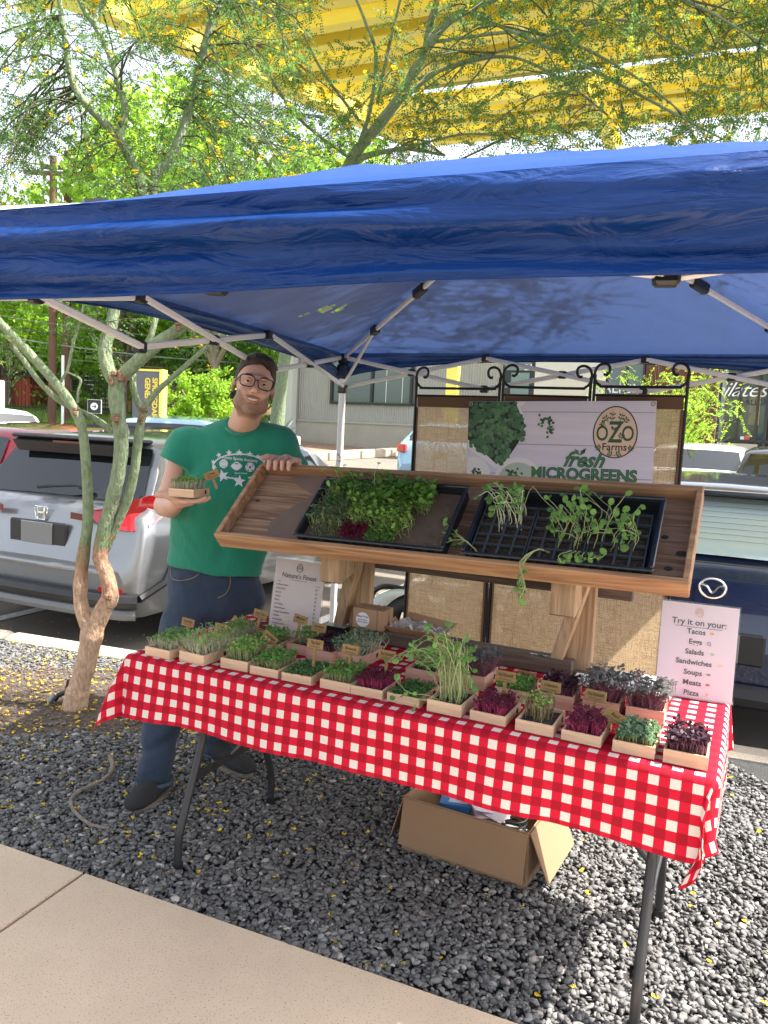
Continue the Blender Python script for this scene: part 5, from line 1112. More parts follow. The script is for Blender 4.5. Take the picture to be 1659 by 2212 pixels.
m1_ = t.nodes.new('ShaderNodeMapRange'); m1_.inputs[1].default_value = .35; m1_.inputs[2].default_value = .62; m1_.inputs[3].default_value = .55; m1_.inputs[4].default_value = .85; t.links.new(nb_.outputs[0], m1_.inputs[0])
m2_ = t.nodes.new('ShaderNodeMath'); m2_.operation = 'MULTIPLY'; t.links.new(m1_.outputs[0], m2_.inputs[0]); t.links.new(at_.outputs['Fac'], m2_.inputs[1])
mx_ = t.nodes.new('ShaderNodeMix'); mx_.data_type = 'RGBA'; t.links.new(m2_.outputs[0], mx_.inputs[0]); t.links.new(l0, mx_.inputs[6]); mx_.inputs[7].default_value = (.115, .062, .036, 1); t.links.new(mx_.outputs[2], p.inputs['Base Color'])
# beard and hair: thin shells grown out of the head surface
M_hair = mat('brown_hair', (.075, .045, .028), .55, var=(60, .9, (.028, .016, .010), (6, 1, 1)), bump=(160, .9, (8, 1, 1))); M_beard = mat('short_beard', (.25, .135, .085), .85, var=(260, .9, (.36, .20, .13)), bump=(320, 1.))
def hl(P): return (P - HC) @ HM
def keep(field, fn):          # keep only where fn<0
    sl_, P = field.sub(field.lo, field.lo + (field.n - 1) * field.res); P = P[:field.D.shape[0], :field.D.shape[1], :field.D.shape[2]]; field.D = np.maximum(field.D, fn(hl(P)))
g = Field(HC - .17, HC + .17, .0034)
HE(g, (0, .025, .043), (.0795, .098, .090)); HE(g, (.012, -.020, .100), (.046, .052, .028), .03)
keep(g, lambda q: np.maximum(np.minimum(-.088 + 1.15 * (.114 - q[..., 2]) - .25 * np.abs(q[..., 0]) + .006 * vnoise(q[..., 0] * 90, q[..., 0] * 0, 77), -.004) - q[..., 1] + .0025 * np.sin(q[..., 0] * 300) * 0, -(q[..., 2] + .030 + .35 * q[..., 1])) * .8)
sl_, P = g.sub(g.lo, g.lo + (g.n - 1) * g.res); P = P[:g.D.shape[0], :g.D.shape[1], :g.D.shape[2]]; q = hl(P); g.D = g.D + .0016 * vnoise(q[..., 0] * 190, q[..., 1] * 16 + q[..., 2] * 14, 71)
hair = g.mesh('hair', M_hair, man, MANB)
hs_ = MB()
for i in range(150):
    x = -.066 + .132 * (i + RS.rand()) / 150; pth = []
    for k in range(6):
        th_ = rad(52 + 17 * k) + RS.randn() * .01; xx = x * (1 + .10 * math.sin(th_)); w_ = math.sqrt(max(.02, 1 - (xx / .084) ** 2))
        pth.append(hp(xx + .004, .022 - .100 * math.cos(th_) * w_, .046 + .093 * math.sin(th_) * w_ + .003 * RS.rand()))
    hs_.tube(smooth_path(pth, 2), [.0012] + [.0026] * 9 + [.0012], 4)
hs_.build('hair_strands', mat('dark_hair_strand', (.060, .034, .020), .45, var=(90, .9, (.17, .10, .06))), man, off=MANB)['kind'] = 'stuff'
def headpart(b, name, m, par=man, **k): return b.build(name, m, par, off=MANB, **k)
b = MB(); b.tube([hp(x, -.1015 + abs(x) ** 2 * 9, -.0545 - .0025 * (1 - (x / .022) ** 2)) for x in np.linspace(-.022, .022, 9)], .0042, 6); headpart(b, 'teeth', mat('teeth', (.78, .74, .68), .3), smooth=True)
b = MB(); M_lip = mat('lips', (.42, .16, .13), .45)
b.tube([hp(x, -.1045 + abs(x) ** 2 * 9, -.0500 - .001 * math.cos(x * 70)) for x in np.linspace(-.024, .024, 9)], .0026, 6); b.tube([hp(x, -.1035 + abs(x) ** 2 * 9, -.0625 + .0085 * (x / .024) ** 2) for x in np.linspace(-.024, .024, 9)], .0033, 6); headpart(b, 'lips', M_lip, smooth=True)
for s in (-1, 1):
    b = MB().ball(hp(s * .031, -.0785, .0105), (.0115, .0115, .0062), 14, M=HM); e = headpart(b, 'eye', mat('eye_white', (.62, .58, .54), .25) if s < 0 else bpy.data.materials['eye_white'], smooth=True)
    MB().cyl(hp(s * .031, -.0915, .011), (.0058), .001, HM @ np.array([0, 1, 0]), 14).build('iris', mat('iris', (.03, .025, .02), .2) if s < 0 else bpy.data.materials['iris'], e, off=MANB)
    b = MB().tube([hp(s * .031 + x, -.0930 + x * x * 14, .0170 - x * x * 18) for x in np.linspace(-.014, .014, 7)], .0030, 6); headpart(b, 'eyelid', M_skin, smooth=True)
    b = MB().tube([hp(s * (.031 + x), -.096 + abs(x + .002) * .30, .0335 + .006 * (1 - (x / .020) ** 2) - .003) for x in np.linspace(-.018, .020, 7)], [.0015, .0025, .003, .003, .0026, .002, .0012], 6); headpart(b, 'eyebrow', M_hair, smooth=True)
# glasses
gl = MB(); M_gl = mat('glasses_black', (.010, .012, .025), .25)
for s in (-1, 1):
    c = (s * .0345, -.1120, .009); ring = []
    for a in np.linspace(0, 2 * math.pi, 25)[:-1]:
        e_ = 3.2; cx = abs(math.cos(a)) ** (2 / e_) * math.copysign(1, math.cos(a)); sz = abs(math.sin(a)) ** (2 / e_) * math.copysign(1, math.sin(a))
        ring.append(hp(c[0] + .0275 * cx * (1 + .06 * sz), c[1] + .10 * max(0, abs(c[0] + .0275 * cx) - .03), c[2] + .0215 * sz))
    gl.tube(ring, .0024, 6, closed=True); gl.bar(hp(s * .0625, -.1085, .020), hp(s * .0755, .010, .012), .003, .006)
gl.tube([hp(-.008, -.113, .016), hp(0, -.115, .018), hp(.008, -.113, .016)], .0022, 6)
gp = headpart(gl, 'glasses', M_gl, smooth=True)
# t-shirt
HIPW = at(463, 1232, 3.30); WST = at(472, 1150, 3.29); CH = at(500, 1060, 3.26); UP = at(510, 1010, 3.25)
class FlatField(Field): pass
g = Field(np.array([RE[0] - .16, 2.90, .80]), np.array([LE[0] + .12, 3.62, 1.68]), .0075)
def slab(c0, c1, r0, r1, flat=.62, k=.05):
    yc = (c0[1] + c1[1]) / 2
    def fn(P):
        Q = P.copy(); Q[..., 1] = (P[..., 1] - yc) / flat + yc; return cone(Q, c0, c1, r0, r1) * flat ** .5
    r = max(r0, r1); g.add(fn, np.minimum(c0, c1) - r, np.maximum(c0, c1) + r, k, .08)
slab(HIPW + (0, 0, -.02), WST, .203, .200); slab(WST, CH, .198, .205); slab(CH, UP, .205, .170); slab(Rg + (.045, 0, -.030), Lg + (-.050, 0, -.030), .084, .084, .75, .05)
slab(neckB + (-.060, .02, -.030), neckB + (.045, .02, -.035), .062, .060, .95, .075)
RSl = at(384, 1003, 3.22); sv = Field(g.lo, g.lo + (g.n - 1) * g.res, .0075); sv.cone(Rg + (.015, 0, -.012), RSl, .070, .077, .04); g.cone(Lg + (-.022, .01, -.016), at(628, 1010, 3.28), .066, .068, .04)
def wrink(P):
    x, z = P[..., 0], P[..., 2]; return .0095 * vnoise(x * 9 + z * 5, z * 4 - x * 6, 51) + .0050 * vnoise(x * 20 - z * 9, z * 9 + x * 4, 52) + .0025 * vnoise(x * 34 + z * 26, z * 12 - x * 8, 53)
sl_, P = g.sub(g.lo, g.lo + (g.n - 1) * g.res); P = P[:g.D.shape[0], :g.D.shape[1], :g.D.shape[2]]; g.D = g.D + wrink(P)
hemz = HIPW[2] + .012 * np.sin((P[..., 0]) * 8); g.D = np.maximum(g.D, (HIPW[2] + .006 - .09 * (P[..., 0] - HIPW[0]) - .0 + .004 * np.sin(P[..., 0] * 30)) - P[..., 2])
ad = (RSl - Rg) / np.linalg.norm(RSl - Rg)
adr = ad * .8 + np.array([-.38, 0, -.25]); adr /= np.linalg.norm(adr); sD = sv.D[:P.shape[0], :P.shape[1], :P.shape[2]] + wrink(P); g.D = smin(g.D, np.maximum(sD, (P - RSl) @ adr), .03)
g.D = np.maximum(g.D, -(cone(P, neckB + (.004, -.030, .048), neckB + (.002, .0, .15), .058, .085)))
M_shirt = mat('green_cotton', (.003, .175, .105), .85, sheen=.2, var=(7, .5, (.005, .21, .125)), bump=(11, .75, (1.6, 1, .7)))
shirt = g.mesh('t_shirt', M_shirt, man, MANB)
MB().tube([neckB + np.array([.004 + .066 * math.cos(a), -.022 + .064 * math.sin(a), .014 + .030 * math.sin(a) + .006 * abs(math.cos(a))]) for a in np.linspace(0, 6.283, 29)[:-1]], .0075, 6, closed=True).build('collar', M_shirt, man, smooth=True, off=MANB)
from mathutils.bvhtree import BVHTree
bvh = BVHTree.FromPolygons([v.co.copy() for v in shirt.data.vertices], [tuple(p.vertices) for p in shirt.data.polygons])
M_print = mat('white_print_cotton', (.60, .60, .66), .8)
def onshirt(u, v, lift=.0022):
    d = Vector(ray(u, v)).normalized(); h = bvh.ray_cast(Vector(CO - MANB), d)[0]
    if h is None: return None
    return np.array(h - d * lift)
pb = MB()
def patch(poly):
    P_ = [onshirt(*q) for q in poly]
    if all(p_ is not None for p_ in P_): c_ = np.mean(P_, 0); pb.add(P_ + [c_], [(len(P_), (i + 1) % len(P_), i) for i in range(len(P_))])
def zc(x, y): return 307.2 + .2315 * x, 740.6 + .2315 * y
def star(cx, cy, r, a0=0.):
    patch([zc(cx + (r if i % 2 == 0 else r * .42) * math.cos(a0 - math.pi / 2 + i * math.pi / 5), cy + (r if i % 2 == 0 else r * .42) * math.sin(a0 - math.pi / 2 + i * math.pi / 5)) for i in range(10)])
for (x, y, r, a) in ((715, 1048, 28, -.3), (810, 1026, 32, -.1), (905, 1026, 34, 0), (1003, 1038, 30, .15), (1082, 1062, 26, .3), (1142, 1098, 22, .4), (750, 1240, 62, -.25), (905, 1292, 62, .1), (1035, 1270, 40, .3), (672, 1160, 26, .5), (662, 1110, 24, .2)): star(x, y, r, a)
for i in range(46):
    a0, a1 = [2 * math.pi * (i + k) / 46 for k in (0, .92)]
    if 1.2 < ((a0 + 0) % 6.283) < 1.5 or a0 % 6.283 < .35 or a0 > 6.0: continue
    patch([zc(905 + rx__ * math.cos(a), 1152 + ry__ * math.sin(a)) for a, rx__, ry__ in ((a0, 252, 122), (a1, 252, 122), (a1, 236, 108), (a0, 236, 108))])
for (cx, cy, rx__, ry__) in ((760, 1128, 40, 42), (880, 1150, 38, 40), (1006, 1160, 44, 44)):
    patch([zc(cx + rx__ * math.cos(a), cy + ry__ * math.sin(a)) for a in np.linspace(0, 6.283, 19)[:-1]])
patch([zc(826, 1150), zc(845, 1125), zc(845, 1175)]); patch([zc(934, 1150), zc(915, 1125), zc(915, 1175)])
pb.build('shirt_print', M_print, man); pb = MB()
for (cx, cy, r) in ((1006, 1160, 13), (980, 1140, 8), (1032, 1142, 8), (990, 1188, 8), (1024, 1188, 8), (880, 1128, 7), (868, 1128, 7), (893, 1129, 7)):
    P_ = [onshirt(*zc(cx + r * math.cos(a), cy + r * math.sin(a)), .0035) for a in np.linspace(0, 6.283, 6)[:-1]]; pb.add(P_, [(4, 3, 2, 1, 0)])
for (c0, sgn) in ((1100, 1), (1158, -1)):
    for i in range(8):
        q = [onshirt(*zc(732 + 7 * (i + k), c0 + sgn * 9 * math.sin((i + k) / 8 * math.pi) + o_), .0035) for k, o_ in ((0, 0), (1, 0), (1, 3), (0, 3))]; pb.add(q, [(3, 2, 1, 0)])
pb.build('shirt_print_detail', M_shirt, man)
def shirt_text(s_, x0, x1, yfun, size, bold=.0):
    cu = bpy.data.curves.new('t', 'FONT'); cu.body = s_; cu.size = 1; cu.resolution_u = 2; cu.offset = bold; cu.align_x = 'LEFT'
    o = bpy.data.objects.new('t', cu); me_ = bpy.data.meshes.new_from_object(o); bpy.data.objects.remove(o)
    vs = np.array([v.co[:] for v in me_.vertices]); wd = vs[:, 0].max(); out_ = []
    for v in vs:
        tq = v[0] / wd; x = x0 + (x1 - x0) * tq; y = yfun(tq) - v[1] * size; h_ = onshirt(*zc(x, y), .003); out_.append(h_ if h_ is not None else [0, 0, 0])
    fs = [tuple(p.vertices) for p in me_.polygons]; bpy.data.meshes.remove(me_)
    MB().add(out_, fs).build('shirt_lettering', M_print, man)
shirt_text('Austin Sports Academy', 748, 1078, lambda t: 1078 + 38 * t, 38, .02); shirt_text('Sport Camp', 862, 980, lambda t: 1220 + 4 * t, 20, .02)
# jeans
M_jean = mat('blue_denim', (.010, .020, .042), .85, sheen=.1, var=(5, .9, (.026, .048, .085)), bump=(15, .8, (1, 1, 1.3))); M_hem = mat('denim_hem', (.022, .040, .068), .85, var=(80, .9, (.06, .095, .13)), bump=(200, .6))
HB = at(463, 1262, 3.32); g = Field(np.array([-1.22, 2.75, .02]), np.array([-.30, 3.70, 1.02]), .0075)
def jl(c0, c1, r0, r1, flat=.75, k=.03):
    yc = (c0[1] + c1[1]) / 2
    g.add(lambda P: cone(np.stack([P[..., 0], (P[..., 1] - (c0[1] + (c1[1] - c0[1]) * np.clip((P[..., 2] - c0[2]) / (c1[2] - c0[2] + 1e-9), 0, 1))) / flat + yc, P[..., 2]], -1), (c0[0], yc, c0[2]), (c1[0], yc, c1[2]), r0, r1) * flat ** .5, np.minimum(c0, c1) - max(r0, r1) - .03, np.maximum(c0, c1) + max(r0, r1) + .03, k)
jl(HB + (-.03, 0, .02), HB + (.03, 0, -.02), .175, .178, .72, .04); jl(HB + (0, 0, .07), HB + (0, 0, 0), .165, .175, .72, .04)
RT0 = at(415, 1320, 3.28); RK = at(362, 1500, 3.16); RA = at(333, 1685, 3.06); LT0 = at(515, 1320, 3.36); LK = at(508, 1480, 3.40); LA = at(470, 1622, 3.46)
jl(RT0 + (0, 0, .05), RK, .108, .078, .95); jl(RK, RA + (0, 0, .03), .078, .068, .95); jl(LT0 + (0, 0, .05), LK, .108, .078, .95); jl(LK, LA + (0, 0, .03), .078, .070, .95)
sl_, P = g.sub(g.lo, g.lo + (g.n - 1) * g.res); P = P[:g.D.shape[0], :g.D.shape[1], :g.D.shape[2]]
g.D = g.D + .0075 * vnoise(P[..., 0] * 8 + P[..., 1] * 3, P[..., 2] * 14 + P[..., 0] * 6, 61) + .009 * vnoise(P[..., 0] * 5 + P[..., 1] * 6, P[..., 2] * 26 - P[..., 0] * 12, 62) * np.clip((.42 - P[..., 2]) / .2, .35, 1) + .004 * vnoise(P[..., 0] * 30 + P[..., 2] * 20, P[..., 2] * 16 - P[..., 0] * 10, 63)
g.D = np.maximum(g.D, np.where(P[..., 0] < (RA[0] + LA[0]) / 2 + .02, RA[2] - .012, LA[2] - .006) - P[..., 2])
jeans = g.mesh('jeans', M_jean, man, MANB)
for A__, ex_ in ((RA, .0), (LA, .0)):
    MB().tube([(A__[0] + .070 * math.cos(a), A__[1] + .066 * math.sin(a), A__[2] - .002) for a in np.linspace(0, 6.283, 25)[:-1]], .010, 6, closed=True).build('trouser_hem', M_hem, man, smooth=True, off=MANB)
# pocket seams
bj = BVHTree.FromPolygons([v.co.copy() for v in jeans.data.vertices], [tuple(p.vertices) for p in jeans.data.polygons]); M_seam = mat('tan_thread', (.30, .20, .10), .8); sb_ = MB()
def onj(u, v): d = Vector(ray(u, v)).normalized(); h_ = bj.ray_cast(Vector(CO - MANB), d)[0]; return None if h_ is None else np.array(h_ - d * .002)
for pth in ([(368, 1232), (370, 1248), (385, 1254), (412, 1250), (430, 1240)], [(497, 1238), (497, 1262), (488, 1282), (470, 1292)], [(365, 1235), (352, 1300), (345, 1360)]):
    q = [onj(*z) for z in pth]; q = [z for z in q if z is not None]
    if len(q) > 2: sb_.tube(smooth_path(q, 4), .0014, 4)
sb_.build('seam', M_seam, man)
# shoes
M_shoe = mat('black_knit', (.016, .016, .017), .8, var=(120, .8, (.035, .035, .036), (1, 6, 1)), bump=(160, .8, (1, 5, 1))); M_sole = mat('worn_rubber', (.045, .042, .04), .7, var=(12, .9, (.30, .26, .20)))
def shoe(toe, heel, ank):
    toe = np.array(toe, float); heel = np.array(heel, float); d = toe - heel; L = np.linalg.norm(d[:2]); d = d / L; s_ = np.array([-d[1], d[0], 0])
    t = Field(np.minimum(toe, heel) - .09 + (0, 0, .07), np.maximum(toe, heel) + .09 + (0, 0, .10), .0055); B = np.array([-s_, d, (0, 0, 1)]).T
    c = lambda a, z: heel + d * L * a + np.array([0, 0, z])
    t.ell(c(.78, .035), (.050, .075, .036), B, .02); t.ell(c(.50, .048), (.044, .085, .042), B, .03); t.ell(c(.20, .050), (.040, .062, .052), B, .03); t.cone(c(.22, .06), np.array([ank[0], ank[1], .10]), .043, .046, .02)
    sl_, P = t.sub(t.lo, t.lo + (t.n - 1) * t.res); P = P[:t.D.shape[0], :t.D.shape[1], :t.D.shape[2]]; t.D = np.maximum(t.D, .018 - P[..., 2]); o = t.mesh('shoe', M_shoe, man, MANB)
    pl_ = []
    for a in np.linspace(0, 6.283, 33)[:-1]:
        y = .5 + .5 * math.sin(a); w_ = (.046 + .010 * math.sin((y - .1) * 3)) * abs(math.cos(a)) ** .7 * math.copysign(1, math.cos(a)); pl_.append((w_, (y * 1.04 - .02) * L))
    MB().prism(pl_, .024, B, heel + (0, 0, -.002)).build('sole', M_sole, o, off=MANB)
    lb = MB()
    for k in range(4): lb.tube(smooth_path([c(.42 + .07 * k, .060 - .004 * k) - s_ * .026, c(.44 + .07 * k, .093 - .011 * k), c(.42 + .07 * k, .060 - .004 * k) + s_ * .026], 4), .0028, 5)
    lb.build('lace', mat('shoe_lace', (.012, .012, .012), .8) if 'shoe_lace' not in bpy.data.materials else bpy.data.materials['shoe_lace'], o, off=MANB)
t0, h0 = gz(284, 1758), gz(352, 1706); shoe(t0, h0 + (h0 - t0) * .1, RA); t0, h0 = gz(540, 1677), gz(462, 1640); shoe(t0, h0, LA)
# tray held on the palm
hv = PALM + np.array([0, 0, .006]) - pr * .055 + _fw * -.055
ht_ = microtray(0, 0, rad(-12), 'cress', 'small wooden tray of green shoots held up on the palm of the man', .030, w=.100, d=.135, loc=(hv[0], hv[1], hv[2] + .002), seed=41, group=None, name='held_tray')
plaque(0, 0, 0, 'Cress', 'small wooden plaque stuck askew in the tray held by the man', tilt=rad(-25), lean=-.1, loc=at(457, 1026, 2.93), rot=0., stick=.055)
# ============================================================ vehicles
M_glass = mat('car_glass', (.010, .013, .014), .03, spec=.9); M_tyre = mat('tyre_rubber', (.015, .015, .016), .85); M_rim = mat('alloy_rim', (.40, .41, .42), .3, .9)
M_trim = mat('black_trim', (.018, .018, .020), .5); M_chrome = mat('chrome', (.75, .75, .76), .12, 1.); M_redl = mat('red_lamp', (.45, .005, .012), .12, spec=.8, coat=.6); M_reddk = mat('dark_red_lamp', (.10, .004, .006), .15, spec=.8); M_clearl = mat('clear_lamp', (.55, .55, .58), .12)
def paint(n, c, metal=.5, rough=.3): return mat(n, c, rough, metal, coat=1.)
def loft(st, K, zfn):
    pass
class Car:
    """car pointing along +y from its rear bumper at y=0; stations give the outline, section points run belly..roof"""
    def __init__(s, name, label, p, body, loc, yaw, group=None):
        s.t = thing(name, label, 'car', loc, yaw, group); s.p = p; s.body = body
        ys, zt, zb, hw = [np.array(v, float) for v in zip(*p['st'])]; s.ys, s.zt, s.zb, s.hw = ys, zt, zb, hw
        belt = p['belt']; s.belt = belt; tp = p.get('tumble', .78); s.tp = tp
    def at(s, y): return [np.interp(y, s.ys, q) for q in (s.zt, s.zb, s.hw)]
    def prof(s, y):
        zt, zb, hw = s.at(y); bl = min(s.belt, zt - .02); g = max(0., (zt - s.belt)) / max(1e-3, s.zt.max() - s.belt); top = hw * (.93 - (.93 - s.tp) * min(1, g)) if zt > s.belt + .02 else hw * .93
        mid = zb + (bl - zb) * .42
        P = [(0, zb), (hw * .80, zb), (hw * .93, zb + .035), (hw * .985, zb + .12), (hw, mid), (hw * 1.0, mid + (bl - mid) * .5), (hw * .975, bl - .03), (hw * .95, bl)]
        if zt > s.belt + .02:
            x0 = hw * .93; P += [(x0 - (x0 - top) * .35, bl + (zt - bl) * .35), (x0 - (x0 - top) * .78, bl + (zt - bl) * .74), (top, zt - .045 * min(1, g * 2)), (top * .90, zt - .012 * min(1, g * 2)), (top * .6, zt + .012 * g), (0, zt + .02 * g)]
        else: P += [(hw * .92, bl + .004), (hw * .89, bl + .008), (hw * .86, bl + .012), (hw * .78, zt), (hw * .5, zt + .01), (0, zt + .014)]
        return np.array(P)
    def shell(s):
        yy = s.p.get('yy'); n = len(yy); Q = np.array([[(x, y, z) for x, z in s.prof(y)] for y in yy]); L = Q.copy(); L[..., 0] *= -1; m = Q.shape[1]
        P = np.concatenate([Q, L[:, -2:0:-1]], 1); P = np.concatenate([P, P[:, :1]], 1); b = MB(); b.grid(P, flip=True)
        k = P.shape[1] - 1
        b.add(P[0, :k], [tuple(range(k))]); b.add(P[-1, :k], [tuple(range(k - 1, -1, -1))]); return b.build('body', s.body, s.t, smooth=True)
    def side(s, name, y0, y1, z0, z1, m, off=.006, n=14, slope0=0., slope1=0., skip=None, both=(1, -1)):
        """panel following the body side between heights z0..z1 (fractions of belt..roof when <2)"""
        for sg in both:
            R_ = []
            for i in range(n + 1):
                row = []
                for j in range(7):
                    fz = j / 6; y = (y0 + slope0 * fz) + ((y1 + slope1 * fz) - (y0 + slope0 * fz)) * i / n; zt, zb, hw = s.at(y); lo = min(s.belt, zt - .03); z = lo + (z0 + (z1 - z0) * fz) * (zt - .05 - lo)
                    pr_ = s.prof(y); x = np.interp(z, pr_[7:11, 1], pr_[7:11, 0]); row.append((sg * (x + off), y, z))
                R_.append(row)
            MB().grid(np.array(R_), flip=(sg < 0)).build(name, m, s.t, smooth=True)
    def top(s, name, y0, y1, m, wfrac=.86, off=.008, n=10, shrink=0.):
        R_ = []
        for i in range(n + 1):
            y = y0 + (y1 - y0) * i / n; zt, zb, hw = s.at(y); pr_ = s.prof(y); half = pr_[7:, 0].max(); xm = np.interp(zt - .03, pr_[7:11, 1], pr_[7:11, 0]) if zt > s.belt + .1 else hw * .86
            xm *= wfrac; R_.append([(x, y - off * 1.2, zt + off + .016 * (1 - (x / xm) ** 2) - .010) for x in np.linspace(-xm, xm, 13)])
        return MB().grid(np.array(R_), flip=False).build(name, m, s.t, smooth=True)
    def wheels(s, ys, r=.34, w=.22, inset=.0, doff=0):
        for y in ys:
            for sg in (1, -1):
                zt, zb, hw = s.at(y); c = np.array([sg * (hw - w / 2 - .005 - inset), y, r]); b = MB(); b.tube([c + (sg * q, 0, 0) for q in (-w / 2, -w / 2 + .02, w / 2 - .02, w / 2)], [r * .93, r, r, r * .93], 28); wl = b.build('wheel', M_tyre, s.t, smooth=True)
                b = MB().cyl(c + (sg * (w / 2 + .001), 0, 0), r * .66, .012, (1, 0, 0), 24)
                for k in range(5): a = k * 1.2566; b.bar(c + (sg * (w / 2 + .008), 0, 0), c + np.array([sg * (w / 2 + .008), r * .62 * math.cos(a), r * .62 * math.sin(a)]), .05, .012)
                b.build('rim', M_rim, wl)
                MB().tube([np.array([sg * (hw + .004), y + (r + .05) * math.cos(a), r + (r + .05) * math.sin(a)]) for a in np.linspace(-.25, math.pi + .25, 22)], .022, 6).build('wheel_arch', M_trim, s.t, smooth=True)
def ylist(*seg): return sorted(set(round(float(v), 4) for v in np.concatenate([np.linspace(a, b, n) for a, b, n in seg])))
def carloc(u, v, yr, z=None): p = at(u, v, yr); return p
# --- silver suv behind the tree
SW = .94
suv_st = [(0, .62, .36, .84), (.03, .70, .30, .90), (.06, .80, .26, .925), (.10, .98, .24, .935), (.17, 1.02, .23, .94), (.22, 1.05, .23, .94), (.50, 1.46, .23, .935), (.60, 1.50, .23, .935), (1.5, 1.555, .22, .935), (2.4, 1.545, .22, .935), (2.75, 1.48, .22, .935), (3.45, 1.07, .22, .93), (4.2, .95, .22, .90), (4.5, .80, .24, .82), (4.58, .65, .30, .72)]
suv_base = at(72, 1330, 5.62); suvp = np.array([suv_base[0] - .0, 5.62, -.13]); LYAW = math.atan2(-LD[0], LD[1])
suv = Car('silver_suv', 'silver grey compact suv parked tail first behind the multi-stemmed tree', dict(st=suv_st, belt=1.02, tumble=.74, yy=ylist((0, .25, 12), (.25, .6, 8), (.6, 2.8, 12), (2.8, 4.58, 12))), paint('silver_paint', (.22, .228, .238), .5, .30), suvp, LYAW)
suv.shell(); suv.wheels((.92, 3.6), .35)
suv.top('rear_window', .225, .485, M_glass, .93); suv.side('side_window', .62, 3.0, .05, .93, M_glass, slope0=-.05, slope1=-.35)
for yy_ in (1.35, 2.15): suv.side('window_pillar', yy_, yy_ + .07, .04, .96, M_trim, .009, n=2)
b = MB(); b.box((0, .44, 1.487), (1.24, .22, .030), bev=.012); b.add([(-.60, .33, 1.45), (.60, .33, 1.45), (.56, .36, 1.37), (-.56, .36, 1.37), (-.60, .40, 1.475), (.60, .40, 1.475), (.56, .42, 1.40), (-.56, .42, 1.40)], [(0, 1, 2, 3), (7, 6, 5, 4), (0, 4, 5, 1), (1, 5, 6, 2), (2, 6, 7, 3), (3, 7, 4, 0)]); b.build('spoiler', M_trim, suv.t, smooth=True)
MB().box((0, .335, 1.455), (.34, .012, .016)).build('high_brake_lamp', M_reddk, suv.t)
b = MB().tube([(-.12, .15, 1.12), (.02, .16, 1.135), (.26, .19, 1.155)], [.018, .012, .010], 8); b.ball((.27, .19, 1.15), (.045, .02, .03), 10); b.build('rear_wiper', M_trim, suv.t, smooth=True)
b = MB().cyl((.0, .085, .955), .001, .001)
em = MB()
em.tube([(x, .068, .94 + z) for x, z in ((-.058, .045), (.058, .045), (.064, .03), (.045, -.05), (-.045, -.05), (-.064, .03))], .006, 6, closed=True)
for sg in (-1, 1): em.tube([(sg * .036, .068, .98), (sg * .030, .068, .944), (sg * .034, .068, .897)], .007, 6)
em.bar((-.03, .068, .944), (.03, .068, .944), .012, .014); em.build('emblem', M_chrome, suv.t, smooth=True)
# plate recess (plate carries no readable characters), crease, bumper
MB().box((0, .045, .80), (.56, .03, .17), bev=.01).build('plate_recess', M_trim, suv.t); MB().box((0, .026, .80), (.31, .008, .155), bev=.003).build('licence_plate', mat('plate_white', (.20, .20, .20), .5), suv.t)
b = MB(); prf = [(-.92, .06), (-.80, .0), (-.4, -.03), (0, -.04), (.4, -.03), (.80, .0), (.92, .06)]
b.tube(smooth_path([(x, y + .0, .40) for x, y in prf], 4), .055, 8); b.build('bumper_trim', M_trim, suv.t, smooth=True)
b = MB(); b.tube(smooth_path([(x * .96, y + .02, .30) for x, y in prf], 4), .045, 8); b.build('lower_bumper', mat('grey_skid', (.17, .175, .18), .5), suv.t, smooth=True)
b = MB(); b.tube(smooth_path([(x * .99, y + .028, .585) for x, y in prf], 4), .022, 8); b.build('bumper_crease', suv.body, suv.t, smooth=True)
for sg in (-1, 1):
    b = MB()   # L shaped lamp wrapping the corner: outer red, inner dark wedge
    pts_o = [(.50, .055, 1.00), (.66, .062, 1.03), (.82, .10, 1.09), (.905, .20, 1.13), (.945, .38, 1.10), (.945, .40, 1.02), (.93, .22, .93), (.86, .085, .885), (.70, .05, .89), (.56, .045, .93)]
    pts_o = [(sg * x, y - .020, z) for x, y, z in pts_o]; c_ = np.mean(pts_o, 0) + np.array([sg * .03, -.04, 0]); n = len(pts_o); back_ = [(x * .97, y + .05, z) for x, y, z in pts_o]
    b.add(pts_o + [tuple(c_)] + back_, [((i + 1) % n, i, n) if sg > 0 else (i, (i + 1) % n, n) for i in range(n)] + [(i, (i + 1) % n, n + 1 + (i + 1) % n, n + 1 + i) for i in range(n)]); lamp = b.build('tail_lamp', M_redl, suv.t, smooth=True)
    MB().bar((sg * .62, .030, .955), (sg * .80, .022, .985), .012, .055).build('reversing_lens', M_clearl, lamp); MB().bar((sg * .50, .026, .945), (sg * .34, .022, .955), .012, .045).build('inner_lens', M_reddk, lamp)
    MB().bar((sg * .60, .012, .905), (sg * .92, .16, .915), .02, .022).build('lamp_trim', M_trim, lamp)
    MB().box((sg * .74, -.005, .47), (.20, .02, .035), rz(sg * .12)).build('reflector', M_redl, suv.t)
    MB().bar((sg * .62, 1.0, 1.575), (sg * .61, 2.6, 1.57), .03, .03).build('roof_rail', M_trim, suv.t)
    MB().tube([(sg * .93, .06, .42), (sg * .945, .30, .50), (sg * .95, .46, .72)], .03, 6).build('arch_trim', M_trim, suv.t, smooth=True)
MB().prism([(0, 0), (.16, 0), (.13, .07), (.07, .085)], .03, np.array([(0, 1, 0), (0, 0, 1), (1, 0, 0)]).T, (-.015, .80, 1.535)).build('roof_fin', suv.body, suv.t)
for sg in (-1, 1): MB().box((sg * 1.03, 2.95, 1.07), (.16, .10, .13), bev=.03).build('wing_mirror', suv.body, suv.t)
